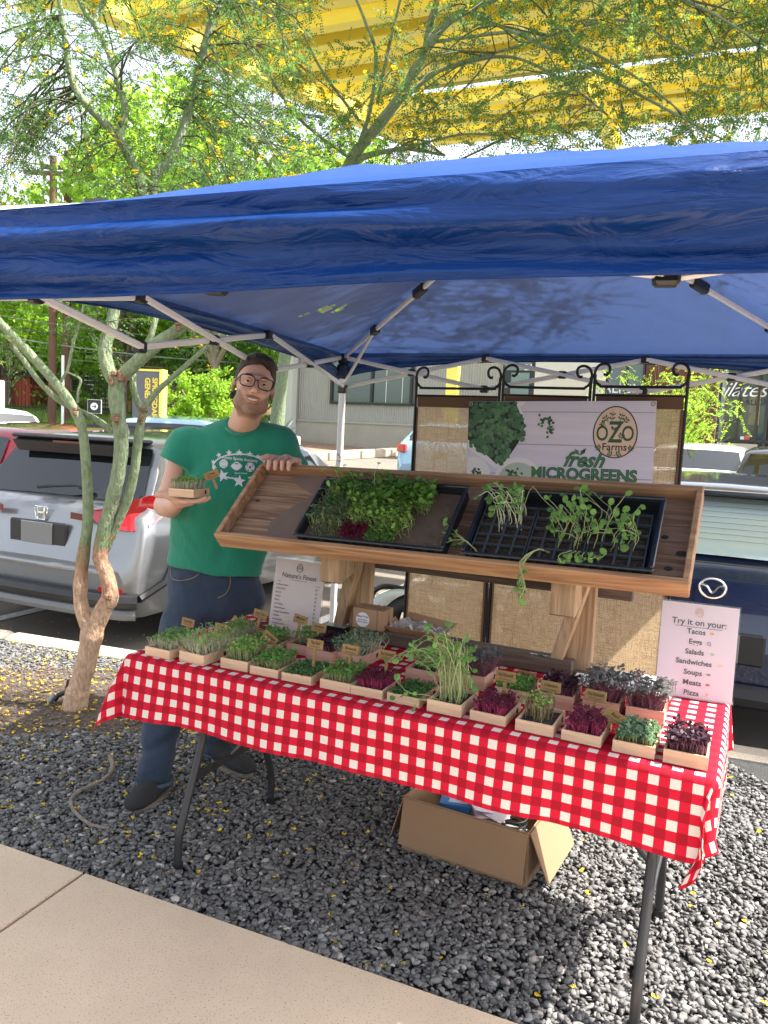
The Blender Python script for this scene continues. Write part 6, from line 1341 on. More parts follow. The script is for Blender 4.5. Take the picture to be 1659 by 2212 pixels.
# --- dark blue hatchback with winged badge, tail towards the stall
hb_st = [(0, .58, .34, .80), (.03, .72, .28, .86), (.08, .90, .25, .885), (.16, 1.00, .23, .895), (.22, 1.03, .22, .90), (.75, 1.36, .22, .895), (.86, 1.40, .22, .89), (1.7, 1.46, .21, .89), (2.4, 1.44, .21, .89), (2.7, 1.38, .21, .89), (3.35, 1.02, .21, .88), (4.1, .90, .21, .86), (4.35, .75, .24, .78), (4.42, .6, .3, .66)]
hbp = at(1542, 1240, 4.12); hb = Car('blue_hatchback', 'navy blue hatchback parked with its tail right behind the table end', dict(st=hb_st, belt=1.0, tumble=.74, yy=ylist((0, .25, 12), (.25, .86, 10), (.86, 2.7, 10), (2.7, 4.42, 10))), paint('navy_paint', (.012, .020, .055), .4, .25), (hbp[0], 4.12, -.13), LYAW)
hb.shell(); hb.wheels((.85, 3.45), .33); hb.top('rear_window', .24, .72, mat('car_glass_sky_tone', (.34, .42, .41), .03, spec=1.), .92); hb.side('side_window', .95, 2.95, .05, .93, M_glass, slope0=-.05, slope1=-.3)  # pale base colour of the rear glass stands in for mirrored bright sky
b = MB(); b.box((0, .72, 1.382), (1.16, .24, .028), bev=.012); b.build('spoiler', hb.body, hb.t, smooth=True)
lw = MB()
for i in range(9): lw.box((0, .34 + .045 * i, 1.12 + .0285 * i + .013), (1.05 - .02 * i, .002, .002), rx(rad(30)))
lw.build('heater_wire', mat('heater_brown', (.18, .13, .10), .5), hb.t)
em = MB(); c = np.array([0, .035, .90])
em.tube([c + (.066 * math.cos(a), 0, .052 * math.sin(a)) for a in np.linspace(0, 6.283, 25)[:-1]], .0065, 7, closed=True)
em.tube(smooth_path([c + (-.060, 0, .020), c + (-.030, -.004, .012), c + (0, -.006, -.022), c + (.030, -.004, .012), c + (.060, 0, .020)], 5), [.003] + [.006] * 19 + [.003], 7); em.build('emblem', M_chrome, hb.t, smooth=True)
MB().box((0, .005, .60), (.56, .03, .17), bev=.01).build('plate_recess', M_trim, hb.t); MB().box((0, -.012, .60), (.31, .008, .155), bev=.003).build('licence_plate', bpy.data.materials['plate_white'], hb.t)
MB().tube(smooth_path([(x * .95, y + .01, .36) for x, y in prf], 4), .06, 8).build('bumper_trim', M_trim, hb.t, smooth=True)
for sg in (-1, 1):
    MB().bar((sg * .42, .03, .84), (sg * .84, .16, .86), .03, .05, bev=.012).build('tail_lamp', M_redl, hb.t, smooth=True)
    MB().cyl((sg * .62, -.01, .30), .045, .06, (0, 1, 0), 16).build('exhaust', M_chrome, hb.t)
# --- other cars farther off
def far_car(name, label, u, v, y, yaw, col, kind='suv', metal=.4, z=None, scale=1., lamp=M_redl, group='cars in the far parking rows', bodymat=None):
    P0 = at(u, v, y); st_ = suv_st if kind == 'suv' else hb_st; st_ = [(a * scale, b_ * (1 if kind == 'suv' else .99), c, d) for a, b_, c, d in st_]; L = st_[-1][0]
    zg = float(lotz(P0[0], y)) if z is None else z
    c = Car(name, label, dict(st=st_, belt=1.0, tumble=.75, yy=ylist((0, .25, 7), (.25, .86, 6), (.86, L * .6, 6), (L * .6, L, 6))), bodymat or paint('paint_' + name, col, metal, .25), (P0[0], P0[1], zg), yaw, None)
    c.shell(); c.wheels((.9, L - 1.0), .33); c.top('rear_window', .24, .48 if kind == 'suv' else .72, M_glass, .9); c.side('side_window', .7, L * .62, .05, .93, M_glass, slope0=-.05, slope1=-.3)
    c.top('windscreen', L * .61, L * .74, M_glass, .9)
    for sg in (-1, 1):
        MB().box((sg * .80, .06, .88), (.22, .10, .16), rz(sg * .5), bev=.02).build('tail_lamp', lamp, c.t, smooth=True); MB().box((sg * .98, L * .64, 1.02), (.16, .10, .12), bev=.03).build('wing_mirror', c.body, c.t)
    MB().box((0, -.005, .74), (.30, .01, .15)).build('licence_plate', bpy.data.materials['plate_white'], c.t)
    MB().tube(smooth_path([(x * .95, y_ + .0, .36) for x, y_ in prf], 4), .06, 8).build('bumper_trim', M_trim, c.t, smooth=True); return c
far_car('red_car', 'dark red car parked beside the silver suv at the far left', -190, 1000, 7.0, LYAW, (.30, .012, .022), 'suv', .3, z=-.13)
far_car('white_roofed_suv', 'white suv seen only by its roof beyond the red car', 20, 960, 11.5, LYAW + rad(80), (.74, .75, .76), 'suv', .1)
lb = far_car('light_blue_suv', 'light blue suv with a dark rear window beyond the silver roof', 350, 1000, 11.2, LYAW + rad(28), (.30, .50, .62), 'suv', .2)
far_car('white_crossover', 'white crossover parked beyond the blue hatchback beside the storefront', 1492, 1000, 12.5, LYAW - rad(4), (.78, .78, .78), 'hatch', .05)
far_car('dark_grey_suv', 'dark grey suv with a red tail lamp at the right edge', 1730, 1000, 11.0, LYAW - rad(2), (.05, .053, .058), 'suv', .5)
far_car('pale_blue_car', 'pale blue car seen past the left edge of the folding screen', 950, 1000, 15.5, LYAW + rad(10), (.25, .42, .55), 'hatch', .3)
# --- motorcycle behind the screen
mo = at(862, 1370, 4.95); MOB = np.array([mo[0], mo[1], -.13]); moto = thing('motorcycle', 'black motorcycle with its front wheel showing beside the folding screen', 'motorcycle', MOB, LYAW + rad(-24))
def torus(b, c, R_, r, sq=1., n=36, m=10, wd=1.): # wheel in the local yz plane
    P = [[(c[0] + wd * r * math.sin(q), c[1] + (R_ + r * math.cos(q)) * math.cos(a), c[2] + (R_ + r * math.cos(q)) * math.sin(a)) for q in np.linspace(0, 2 * math.pi, m + 1)] for a in np.linspace(0, 2 * math.pi, n + 1)]; return b.grid(np.array(P))
for y, nm in ((0, 'wheel'), (1.38, 'wheel')):
    w_ = torus(MB(), (0, y, .31), .255, .056, wd=1.1).build(nm, M_tyre, moto, smooth=True)
    b = MB(); torus(b, (0, y, .31), .20, .012); [b.bar((0, y, .31), (0, y + .2 * math.cos(a), .31 + .2 * math.sin(a)), .012, .012) for a in np.linspace(0, 6.283, 11)[:-1]]; b.cyl((0, y, .31), .04, .12, (1, 0, 0)); b.build('rim', M_trim, w_, smooth=True)
    b = MB(); torus(b, (-.075, y, .31), .115, .010, wd=.25); b.tube([(-.075, y + .128 * math.cos(a), .31 + .128 * math.sin(a)) for a in np.linspace(0, 6.283, 25)[:-1]], .003, 5, closed=True); b.build('brake_disc', M_chrome, w_, smooth=True)
    tb = MB()
    for k in range(36):
        a = k * .1745; d1 = np.array([0, math.cos(a), math.sin(a)]); tb.bar(np.array([-.045, y, .31]) + d1 * .300, np.array([.0, y, .31]) + np.array([0, math.cos(a + .08), math.sin(a + .08)]) * .3125, .006, .004); tb.bar(np.array([.045, y, .31]) + d1 * .300, np.array([.0, y, .31]) + np.array([0, math.cos(a + .08), math.sin(a + .08)]) * .3125, .006, .004)
    tb.build('tread', mat('tread_black', (.006, .006, .006), .9) if 'tread_black' not in bpy.data.materials else bpy.data.materials['tread_black'], w_)
for sg in (-1, 1):
    b = MB().tube([(sg * .095, 0, .31), (sg * .095, .10, .56)], .030, 12); b.cyl((sg * .095, .09, .545), .034, .03, (0, .37, .93)); b.tube([(sg * .095, .10, .56), (sg * .095, .26, .92)], .021, 12); b.build('fork', M_blk, moto, smooth=True)
    MB().cyl((sg * .10, 0, .31), .018, .03, (1, 0, 0), 10).cyl((sg * .10, .03, .36), .012, .03, (1, 0, 0), 8).cyl((sg * .10, -.03, .34), .012, .03, (1, 0, 0), 8).build('axle_bolt', M_chrome, moto)
P = [[(x, (.335) * math.cos(a), .31 + .335 * math.sin(a) - 1.2 * x * x) for x in np.linspace(-.075, .075, 7)] for a in np.linspace(rad(20), rad(150), 16)]
MB().grid(np.array(P)).build('mudguard', mat('grey_guard', (.35, .36, .37), .3, .6), moto, smooth=True)
MB().tube(smooth_path([(-.10, .13, .62), (-.20, .02, .63), (-.26, -.02, .56), (-.22, .03, .46), (-.10, .09, .47)], 5), .018, 8).build('crash_bar', M_blk, moto, smooth=True)
b = MB(); b.tube(smooth_path([(0, .28, .85), (0, .60, .80), (0, 1.0, .75), (0, 1.35, .80)], 5), [.06] + [.09] * 14 + [.05], 12); b.ball((0, .72, .86), (.13, .26, .12), 14); b.build('tank', M_blk, moto, smooth=True)
b = MB(); b.box((0, .68, .42), (.26, .36, .34), bev=.05); b.build('engine', mat('engine_grey', (.10, .10, .10), .5, .5), moto); MB().box((0, 1.15, .86), (.24, .55, .08), bev=.03).build('seat', M_trim, moto)
MB().tube([(-.36, .38, 1.05), (-.12, .30, 1.0), (.12, .30, 1.0), (.36, .38, 1.05)], .014, 8).build('handlebar', M_blk, moto, smooth=True); MB().ball((0, .20, .93), (.09, .07, .09), 14).build('headlamp', M_clearl, moto, smooth=True)
# ============================================================ buildings across the lot
W0 = at(620, 971, 26.); W1 = at(1660, 985, 19.5); WP = np.array([W0[0], W0[1], 0]); wx = np.array([W1[0] - W0[0], W1[1] - W0[1], 0]); wx /= np.linalg.norm(wx); wn = np.array([wx[1], -wx[0], 0])
if wn[1] > 0: wn = -wn
WM = np.array([wx, -wn, (0, 0, 1.)]).T
def wp(u, v): q = onp(u, v, WP, wn); return float((q - WP) @ wx), float(q[2])
def panel(name, u0, v0, u1, v1, d, th, m, par, z0=None, z1=None, bev=0., mb=None):
    """wall piece between picture columns u0,u1 and rows v0,v1; d metres proud of the wall plane"""
    vm, um = (v0 + v1) / 2, (u0 + u1) / 2; xa, xb = wp(u0, vm)[0], wp(u1, vm)[0]; zb = wp(um, v1)[1] if z0 is None else z0; zt = wp(um, v0)[1] if z1 is None else z1
    c = WP + wx * (xa + xb) / 2 + wn * (d + th / 2 - .0) + np.array([0, 0, (zb + zt) / 2]); b = (mb or MB()).box(c, (abs(xb - xa), th, zt - zb), WM, bev=bev)
    return b if mb is not None else b.build(name, m, par, off=WP)
M_sid = mat('grey_siding', (.38, .375, .355), .5, .25, var=(3, .4, (.33, .325, .31))); M_base = mat('base_concrete', (.42, .39, .34), .9, var=(1.6, .8, (.32, .30, .26)), bump=(60, .4)); M_dkf = mat('dark_frame', (.02, .022, .022), .5)
M_win = mat('window_glass', (.05, .085, .08), .04, spec=.9); M_yel = mat('yellow_steel', (.90, .78, .14), .45, var=(.8, .5, (.84, .72, .12))); M_crm = mat('cream_stucco', (.62, .59, .50), .9, var=(2, .4, (.56, .53, .45)))
M_rust = mat('rusty_cladding', (.22, .085, .055), .8, .2, var=(4, .9, (.12, .055, .040), (3, 3, .4)), bump=(30, .4)); M_wlet = mat('white_lettering', (.85, .85, .85), .5)
ba = thing('metal_clad_building', 'grey corrugated metal building on a concrete base with ribbon window and yellow column', 'building', WP)
zt_ = 6.4
panel('wall', 622, 700, 1090, 972, -.35, .34, mat('wall_core', (.20, .20, .19), .9), ba, z0=.2, z1=zt_)
panel('concrete_base', 622, 918, 1090, 972, 0, .12, M_base, ba, z0=.3)
xw0, zw0 = wp(718, 872); xw1 = wp(1082, 880)[0]; xs_ = wp(622, 900)[0]; xe_ = wp(1090, 900)[0]; zb_ = wp(800, 917)[1]; zs_ = wp(800, 873)[1]
b = MB(); xx = xs_; nrow = []
while xx < xe_:
    for q, dd in ((0, .0), (.018, .022), (.042, .022), (.060, .0)): nrow.append((xx + q, dd))
    xx += .082
def sid(zlo, zhi, xa, xb):
    pts = [(x, d_) for x, d_ in nrow if xa <= x <= xb]; P_ = np.array([[WP + wx * x + wn * (.02 + d_) + np.array([0, 0, z]) for z in (zlo, zhi)] for x, d_ in pts]); return MB().grid(P_, flip=False).build('corrugated_siding', M_sid, ba, off=WP)
sid(zb_, zs_, xs_, xe_); sid(zs_, zt_, xs_, xw0 - .05); sid(zs_ + 1.9, zt_, xw0, xe_); sid(zs_, zs_ + 1.9, wp(897, 830)[0], xe_)
panel('flashing', 622, 915, 1090, 919, .0, .16, M_sid, ba); panel('corner_trim', 616, 700, 624, 972, 0, .18, M_sid, ba, z0=.4, z1=zt_); panel('downpipe', 634, 700, 647, 990, .14, .30, mat('pale_downpipe', (.55, .55, .53), .5), ba, z0=.2, z1=zt_ - .3)
wd_ = panel('ribbon_window', 720, 780, 892, 871, -.02, .05, M_win, ba, z1=zs_ + 1.85)
for u in (719, 806, 891): panel('mullion', u - 2.5, 780, u + 2.5, 872, .03, .06, M_dkf, ba, z1=zs_ + 1.88)
panel('window_sill', 716, 870, 895, 875, .03, .10, M_dkf, ba)
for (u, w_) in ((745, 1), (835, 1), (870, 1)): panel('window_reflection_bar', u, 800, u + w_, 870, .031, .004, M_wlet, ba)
panel('door_frame', 1084, 760, 1156, 990, .0, .10, M_dkf, ba, z0=.6, z1=zs_ + 1.95); panel('door_glass', 1103, 806, 1142, 960, .11, .02, mat('green_glass', (.10, .17, .145), .06, spec=.9), ba); panel('transom', 1094, 784, 1152, 801, .11, .02, mat('transom_glass', (.12, .17, .17), .08), ba)
def wtext(s_, u, v, size, m, par, d=.14, off=WP, **kw):
    x, z = wp(u, v); F = np.eye(4); F[:3, 0] = wx; F[:3, 1] = (0, 0, 1); F[:3, 2] = wn; F[:3, 3] = WP + wx * x + wn * d + np.array([0, 0, z]) - off; return text('lettering', s_, size, m, par, F, **kw)
wtext('2A', 1146, 795, .22, M_wlet, ba, bold=.008)
x_, _z = wp(1011, 850); pc_ = WP + wx * x_ + wn * 1.2
ycol = thing('yellow_column', 'bright yellow square steel column in front of the corrugated wall', 'column', (pc_[0], pc_[1], .8)); MB().box((0, 0, 2.6), (.34, .22, 5.2), WM, bev=.01).build('shaft', M_yel, ycol); MB().box((0, 0, .02), (.5, .4, .04), WM).build('base_plate', M_yel, ycol)
bb_ = thing('cream_building', 'cream rendered wall with a dark tall window beside the metal building', 'building', WP + wx * wp(1156, 900)[0])
o2 = WP + wx * wp(1156, 900)[0]
def panel2(name, *a, par=None, **k): o = panel(name, *a, par, **k); o.data.transform(Matrix.Translation(Vector(WP - o2))); return o
panel2('wall', 1156, 700, 1308, 985, -.3, .42, M_crm, par=bb_, z0=.5, z1=zt_); panel2('render_panel', 1196, 820, 1300, 985, .12, .02, mat('cream_panel', (.58, .54, .44), .9), par=bb_, z0=.9)
panel2('window', 1308, 700, 1392, 985, -.1, .1, M_win, par=bb_, z0=.9, z1=zt_)
for u in (1310, 1352, 1389): panel2('mullion', u - 2.2, 700, u + 2.2, 985, .0, .08, M_dkf, par=bb_, z0=.9, z1=zt_)
wtext('ALIGN', 1345, 840, .36, M_wlet, bb_, d=.02, off=o2, bold=-.002)
bc = thing('storefront', 'dark glazed pilates storefront beside rust red cladding', 'storefront', WP + wx * wp(1392, 900)[0]); o3 = WP + wx * wp(1392, 900)[0]
def panel3(name, *a, par=bc, **k): o = panel(name, *a, par, **k); o.data.transform(Matrix.Translation(Vector(WP - o3))); return o
panel3('wall', 1392, 700, 1552, 985, -.3, .34, M_rust, z0=.5, z1=zt_)
for i in range(16): u = 1392 + 10 * i; panel3('cladding_rib', u + 2, 700, u + 4, 985, .04, .04, M_rust, z0=.9, z1=zt_)
panel3('back_wall', 1552, 700, 1900, 985, -2.6, .1, mat('dark_interior', (.025, .025, .024), .9), z0=.5, z1=zt_)
panel3('shop_glass', 1555, 790, 1637, 958, -.02, .03, mat('shop_glass', (.25, .28, .27), .03, trans=.75, spec=.9)); panel3('base_wall', 1552, 958, 1636, 975, .0, .2, M_base)
panel3('interior_panel', 1611, 829, 1656, 913, -2.2, .1, mat('yellow_interior', (.75, .62, .05), .6)); panel3('interior_window', 1626, 862, 1634, 880, -2.05, .02, M_dkf)
panel3('plant_pot', 1592, 925, 1604, 950, -.8, .5, M_dkf)
for (u0, u1) in ((1552, 1557), (1635, 1641), (1655, 1661), (1596, 1599)): panel3('frame_post', u0, 760, u1, 985, .0, .10, M_dkf, z0=.9, z1=zs_ + 2.2)
for v in (786, 955): panel3('frame_rail', 1552, v, 1900, v + 5, .0, .10, M_dkf)
panel3('fascia', 1552, 700, 1900, 785, .0, .2, M_dkf, z1=zt_); panel3('door_glass', 1641, 790, 1655, 975, -.02, .03, M_win); panel3('sticker', 1599, 943, 1610, 951, .015, .003, M_wlet); 
x, z = wp(1637, 947); MB().cyl(WP + wx * (x - .25) + wn * .02 + np.array([0, 0, z]), .07, .004, wn, 18).build('round_sticker', mat('red_sticker', (.55, .10, .08), .5), bc, off=o3)
wtext('pilates', 1596, 843, .52, M_wlet, bc, d=.03, off=o3, shear=.45, bold=-.004, sx=1.05, space=.92); wtext('ALIGN', 1636, 870, .2, M_dkf, bc, d=.03, off=o3)
# strip walk and planting bed in front of the wall
def slab_(name, pts, th, m):
    b = MB(); n = len(pts); b.add([(p[0], p[1], p[2]) for p in pts] + [(p[0], p[1], p[2] - th) for p in pts], [tuple(range(n)), tuple(range(2 * n - 1, n - 1, -1))] + [(i, n + i, n + (i + 1) % n, (i + 1) % n) for i in range(n)]); return struct(b.build(name, m))
def gl(p, dz=0.): return np.array([p[0], p[1], float(lotz(p[0], p[1])) + dz])
M_mulch = mat('red_mulch', (.20, .10, .07), .95, var=(9, .9, (.36, .25, .18)), bump=(60, 1.))
slab_('mulch_bed', [gl(WP - wx * 9 + wn * .2, .10), gl(WP + wx * xe_ * .62 + wn * .2, .06), gl(WP + wx * 3.4 + wn * 6.0, .02), gl(WP - wx * 3 + wn * 8.5, .02), gl(WP - wx * 12 + wn * 8.5, .05)][::1], .4, M_mulch)
kb0 = gl(WP - wx * 6 + wn * 8.9, .10); kb1 = gl(WP + wx * 3.2 + wn * 6.2, .10); kb2 = gl(WP + wx * xe_ * .66 + wn * .4, .12)
for i, (a_, b__) in enumerate(((kb0, kb1), (kb1, kb2))):
    for j in range(5):
        p_ = a_ + (b__ - a_) * (j / 5 + .002); q_ = a_ + (b__ - a_) * ((j + 1) / 5 - .002); struct(MB().bar(p_, q_, .22, .26, bev=.03).build('far_kerb', M_kerb))
        struct(MB().bar(p_ + wn * .13 + (0, 0, -.02), q_ + wn * .13 + (0, 0, -.02), .02, .18).build('yellow_kerb_face', M_ypaint))
slab_('shop_walk', [gl(WP + wx * (xe_ * .7) + wn * .2, .16), gl(WP + wx * 34 + wn * .2, .16), gl(WP + wx * 34 + wn * 1.8, .12), gl(WP + wx * (xe_ * .7) + wn * 1.8, .12)], .4, M_kerb)
slab_('yellow_kerb', [gl(WP + wx * (xe_ * .7) + wn * 1.82, .12), gl(WP + wx * 34 + wn * 1.82, .12), gl(WP + wx * 34 + wn * 2.0, .12), gl(WP + wx * (xe_ * .7) + wn * 2.0, .12)], .3, M_ypaint)
for i in range(5): q = gl(WP + wx * (9 + 3 * i) + wn * 6.5); strip('parking_line', q, q - E2 * 4.2, .12, M_paint, .05, 8)
# ============================================================ yellow steel canopy structure overhead
ZS = 6.0; D1 = np.array([.92, -.39, 0]); D1 /= np.linalg.norm(D1); P_, Q_ = gz(200, 22, ZS), gz(795, 268, ZS); PQ = Q_ - P_
ys_ = thing('yellow_steel_canopy', 'large yellow steel beam canopy standing high above the trees', 'steel canopy', (P_[0], P_[1], 0))
off_ = (P_[0], P_[1], 0)
def ibeam(a, b_, h, w_, nm, m=None, dz=0.):
    a = np.array(a) + (0, 0, dz); b_ = np.array(b_) + (0, 0, dz); q = MB(); up = np.array([0, 0, 1.]); q.bar(a + up * h / 2, b_ + up * h / 2, .03, h - .05); q.bar(a + up * .0125, b_ + up * .0125, w_, .025); q.bar(a + up * (h - .0125), b_ + up * (h - .0125), w_, .025); return q.build(nm, m or M_yel, ys_, off=off_)
ibeam(P_ - PQ * .35, Q_ + PQ * .25, .52, .26, 'girder', dz=-.04)
rowsv = [-420, -330, -250, -180, -115, -55, 0, 45, 88, 128, 160, 224, 243, 262, 281, 300]
M_dpan = mat('dark_panel', (.06, .065, .07), .5)
for i, v in enumerate(rowsv):
    B = gz(1200, v, ZS); A2 = np.array([[D1[0], -PQ[0]], [D1[1], -PQ[1]]]); s_, t_ = np.linalg.solve(A2, (P_ - B)[:2]); L_ = B + D1 * s_; Rr = B + D1 * 7.5
    ibeam(L_, Rr, .22, .15, 'beam', dz=.10)
    if i % 2 == 0 and v != 160: MB().bar(L_ + D1 * .2 + np.array([0, 0, .34]) - E2 * .16, Rr + np.array([0, 0, .34]) - E2 * .16, .34, .02).build('deck_strip', M_yel, ys_, off=off_)
    if v in (-250, -55, 45, 128, 224): MB().bar(L_ + D1 * .2 + np.array([0, 0, .47]) - E2 * .0, Rr + np.array([0, 0, .47]), .20, .05).build('roof_panel', M_dpan, ys_, off=off_)
for u_ in (560, 900, 1300, 1650): a_ = gz(u_, 300, ZS); b__ = gz(u_ + 60, -420, ZS); ibeam(a_, b__, .22, .12, 'cross_beam', dz=.42) if u_ > 800 else None
c0 = gz(1302, 215, ZS); ibeam(gz(1270, 170, ZS), gz(1335, 320, ZS), .26, .16, 'cross_beam', dz=-.2)
ibeam(gz(50, 22, ZS), gz(420, -70, ZS), .40, .20, 'beam', dz=0)
cc_ = Q_ + PQ * .12; rr_ = gz(2100, 260, ZS); MB().box((rr_[0], rr_[1], ZS / 2), (.32, .32, ZS), bev=.02).build('column', M_yel, ys_, off=off_)
# ============================================================ left background: grass, fence, sign, poles, wires
gb = []
for x in np.linspace(-34, -3.2, 24): gb.append([(x + (y - 15.5) * -.02, y, float(lotz(x, y)) + .06 + .022 * max(0, y - 16) + .05 * math.sin(x * 1.3 + y)) for y in np.linspace(15.5, 34, 14)])
struct(MB().grid(np.array(gb)).build('grass_bank', mat('grass_ground', (.13, .21, .045), .95, var=(1.5, .9, (.24, .25, .09)))))
n_ = 26000; gxx = RS.uniform(-30, -3.6, n_); gyy = 15.6 + 17 * RS.rand(n_) ** 1.3; gzz = lotz(gxx, gyy) + .06 + .022 * np.maximum(0, gyy - 16); hh = RS.uniform(.08, .26, n_); aa = RS.uniform(0, 6.28, n_); pB = np.stack([gxx, gyy, gzz], -1)
dv_ = np.stack([np.cos(aa), np.sin(aa), np.zeros(n_)], -1) * .02; tp_ = pB + np.stack([RS.randn(n_) * .05, RS.randn(n_) * .05, hh], -1); V = np.stack([pB - dv_, pB + dv_, tp_], 1).reshape(-1, 3)
o = raw('tall_grass', V, np.arange(len(V)).reshape(-1, 3), two_sided('grass_blade', (.16, .27, .05), (.25, .4, .08), .7, .35, island=.4)); tag(o, 'tall sunlit grass and weeds on the verge before the black fence', 'grass', kind='stuff')
M_fence = mat('black_fence_paint', (.015, .016, .017), .5)
def fence(pa, pb_, label, h=1.5, gap=.14):
    pa, pb_ = np.array(pa, float), np.array(pb_, float); L = np.linalg.norm((pb_ - pa)[:2]); t = thing('iron_fence', label, 'fence', pa); n = int(L / gap); b = MB()
    for i in range(n): p_ = pa + (pb_ - pa) * i / n; b.bar(p_, p_ + (0, 0, h), .018, .018)
    b.build('picket', M_fence, t, off=pa)['kind'] = 'stuff'
    for i in range(int(L / 2.4) + 1): p_ = pa + (pb_ - pa) * min(1, i * 2.4 / L); MB().bar(p_, p_ + (0, 0, h + .12), .07, .07).build('post', M_fence, t, off=pa)
    for z in (.15, h - .2): MB().bar(pa + (0, 0, z), pb_ + (0, 0, z), .03, .04).build('rail', M_fence, t, off=pa)
zf = lambda x, y: float(lotz(x, y)) + .06 + .022 * max(0, y - 16)
f0 = at(-260, 880, 30); f1 = at(420, 880, 29); fence((f0[0], 30, zf(f0[0], 30)), (f1[0], 29, zf(f1[0], 29)), 'long black picket fence behind the grass verge on the left')
f2 = at(365, 880, 24); f3 = at(520, 880, 27.5); fence((f2[0], 22.5, float(lotz(0, 22.5)) + .1), (f3[0], 27.5, float(lotz(0, 27.5)) + .1), 'black picket fence running back past the round lime tree', 1.7)
f2 = at(590, 880, 32); f3 = at(690, 880, 33); fence((f2[0], 32, float(lotz(0, 32))), (f3[0], 33, float(lotz(0, 33))), 'short black fence seen between the tree trunk and the grey building', 1.7)
M_pole = mat('creosote_pole', (.17, .085, .055), .9, var=(5, .8, (.11, .06, .045), (4, 4, .4)))
def pole(u, y, r, h, label, m=M_pole, base=905):
    p_ = at(u, base, y); z0 = zf(p_[0], y); t = thing('utility_pole', label, 'pole', (p_[0], y, z0)); MB().tube([(0, 0, -.2), (0.02, 0, h * .5), (0, 0, h)], [r, r * .92, r * .8], 12).build('shaft', m, t, smooth=True)
    MB().bar((-.9, 0, h - .5), (.9, 0, h - .5), .10, .12).build('crossarm', m, t)
    for x in (-.8, -.4, .4, .8): MB().cyl((x, 0, h - .36), .04, .14, n=8).build('insulator', M_wlet, t)
    return np.array([p_[0], y, z0])
pole(112, 25, .13, 8.2, 'reddish wooden utility pole, the left one of two behind the tree'); pole(142, 26, .14, 8.6, 'dark wooden utility pole, the right one of two behind the tree')
p_ = at(135, 905, 24); wpst = thing('sign_post', 'thin white steel post standing just before the wooden poles', 'post', (p_[0], 24, zf(p_[0], 24))); MB().tube([(0, 0, -.1), (0, 0, 2.2)], .045, 8).build('shaft', mat('white_post', (.8, .82, .84), .4), wpst)
p_ = at(1, 905, 19); wb = thing('meter_cabinet', 'tall white utility cabinet at the left edge of the grass', 'cabinet', (p_[0] - .1, 19, zf(p_[0], 19) - .2)); MB().box((0, 0, .9), (.28, .28, 1.8), bev=.02).build('cabinet_body', mat('cabinet_white', (.72, .73, .72), .5), wb); MB().box((0, -.145, 1.2), (.20, .01, .8)).build('door', bpy.data.materials['cabinet_white'], wb)
p_ = at(73, 903, 18.5); wb = thing('utility_vault', 'low pale green utility box on the grass', 'utility box', (p_[0], 18.5, zf(p_[0], 18.5) - .05)); MB().box((0, 0, .12), (.75, .5, .28), bev=.03).build('lid', mat('vault_green', (.45, .50, .38), .7), wb)
M_wire = mat('wire_grey', (.30, .31, .32), .5); M_wired = mat('wire_dark', (.05, .05, .055), .6)
for i, (u0, v0, u1, v1, y, r) in enumerate(((-80, 690, 700, 770, 24, .022), (-80, 712, 700, 790, 24.3, .035), (-80, 668, 700, 745, 24, .012), (-80, 738, 700, 800, 25, .014), (-80, 745, 700, 806, 25, .014), (-80, 728, 640, 778, 25.2, .012), (-80, 762, 640, 812, 25.5, .010), (-80, 640, 700, 690, 26, .012), (-80, 655, 700, 715, 26, .012), (-80, 700, 700, 745, 26.4, .010))):
    a_, b__ = at(u0, v0, y), at(u1, v1, y + 4); pts_ = [a_ + (b__ - a_) * t + np.array([0, 0, -.5 * 4 * t * (1 - t) * .5]) for t in np.linspace(0, 1, 16)]
    tag(MB().tube(pts_, r * .6, 5).build('overhead_wire', M_wire if i % 3 else M_wired), 'overhead line, %s, strung across the trees behind the wooden poles' % ('high thin one near the top', 'thickest dark cable', 'thin upper one', 'paler of a close pair', 'darker of a close pair', 'pale one in the middle', 'lowest of all', 'highest of all', 'second highest', 'short middle one')[i], 'wire', 'overhead wires on the left')
# pylon sign with turned lettering, arrow sign
p_ = at(320, 878, 15.5); sg_ = thing('pylon_sign', 'dark grey pylon sign with yellow edge and yellow lettering turned sideways', 'sign', (p_[0], 15.5, float(lotz(p_[0], 15.5))), rad(-6))
zt0 = at(320, 803, 15.5)[2] - float(lotz(0, 15.5)); MB().box((0, 0, zt0 / 2), (.56, .20, zt0)).build('panel', mat('sign_grey', (.12, .12, .13), .5), sg_); MB().box((.30, 0, zt0 / 2 + .02), (.06, .26, zt0 + .06)).build('edge_trim', M_yel, sg_); MB().box((0, 0, zt0 + .025), (.56, .22, .04)).build('top_trim', M_yel, sg_)
for s_, x in (('SPRINGDALE', .17), ('GENERAL', .02)):
    F = np.eye(4); F[:3, 0] = (0, 0, -1); F[:3, 1] = (1, 0, 0); F[:3, 2] = (0, -1, 0); F[:3, 3] = (x, -.104, zt0 - .12); text('lettering', s_, .145, mat('sign_yellow', (.85, .62, .06), .5) if 'sign_yellow' not in bpy.data.materials else bpy.data.materials['sign_yellow'], sg_, F, bold=.006, align='LEFT')
p_ = at(204, 890, 14.5); ar = thing('arrow_sign', 'small black sign with a white arrow disc beyond the parked cars', 'sign', (p_[0], 14.5, float(lotz(p_[0], 14.5)))); za = at(204, 878, 14.5)[2] - float(lotz(0, 14.5))
MB().box((0, 0, za), (.24, .03, .24)).build('panel', M_dkf, ar); MB().box((0, .004, za), (.255, .02, .255)).build('border', M_wlet, ar); MB().bar((0, .02, 0), (0, .02, za - .1), .04, .04).build('post', M_dkf, ar); MB().cyl((0, -.018, za), .068, .006, (0, 1, 0), 20).build('disc', M_wlet, ar)
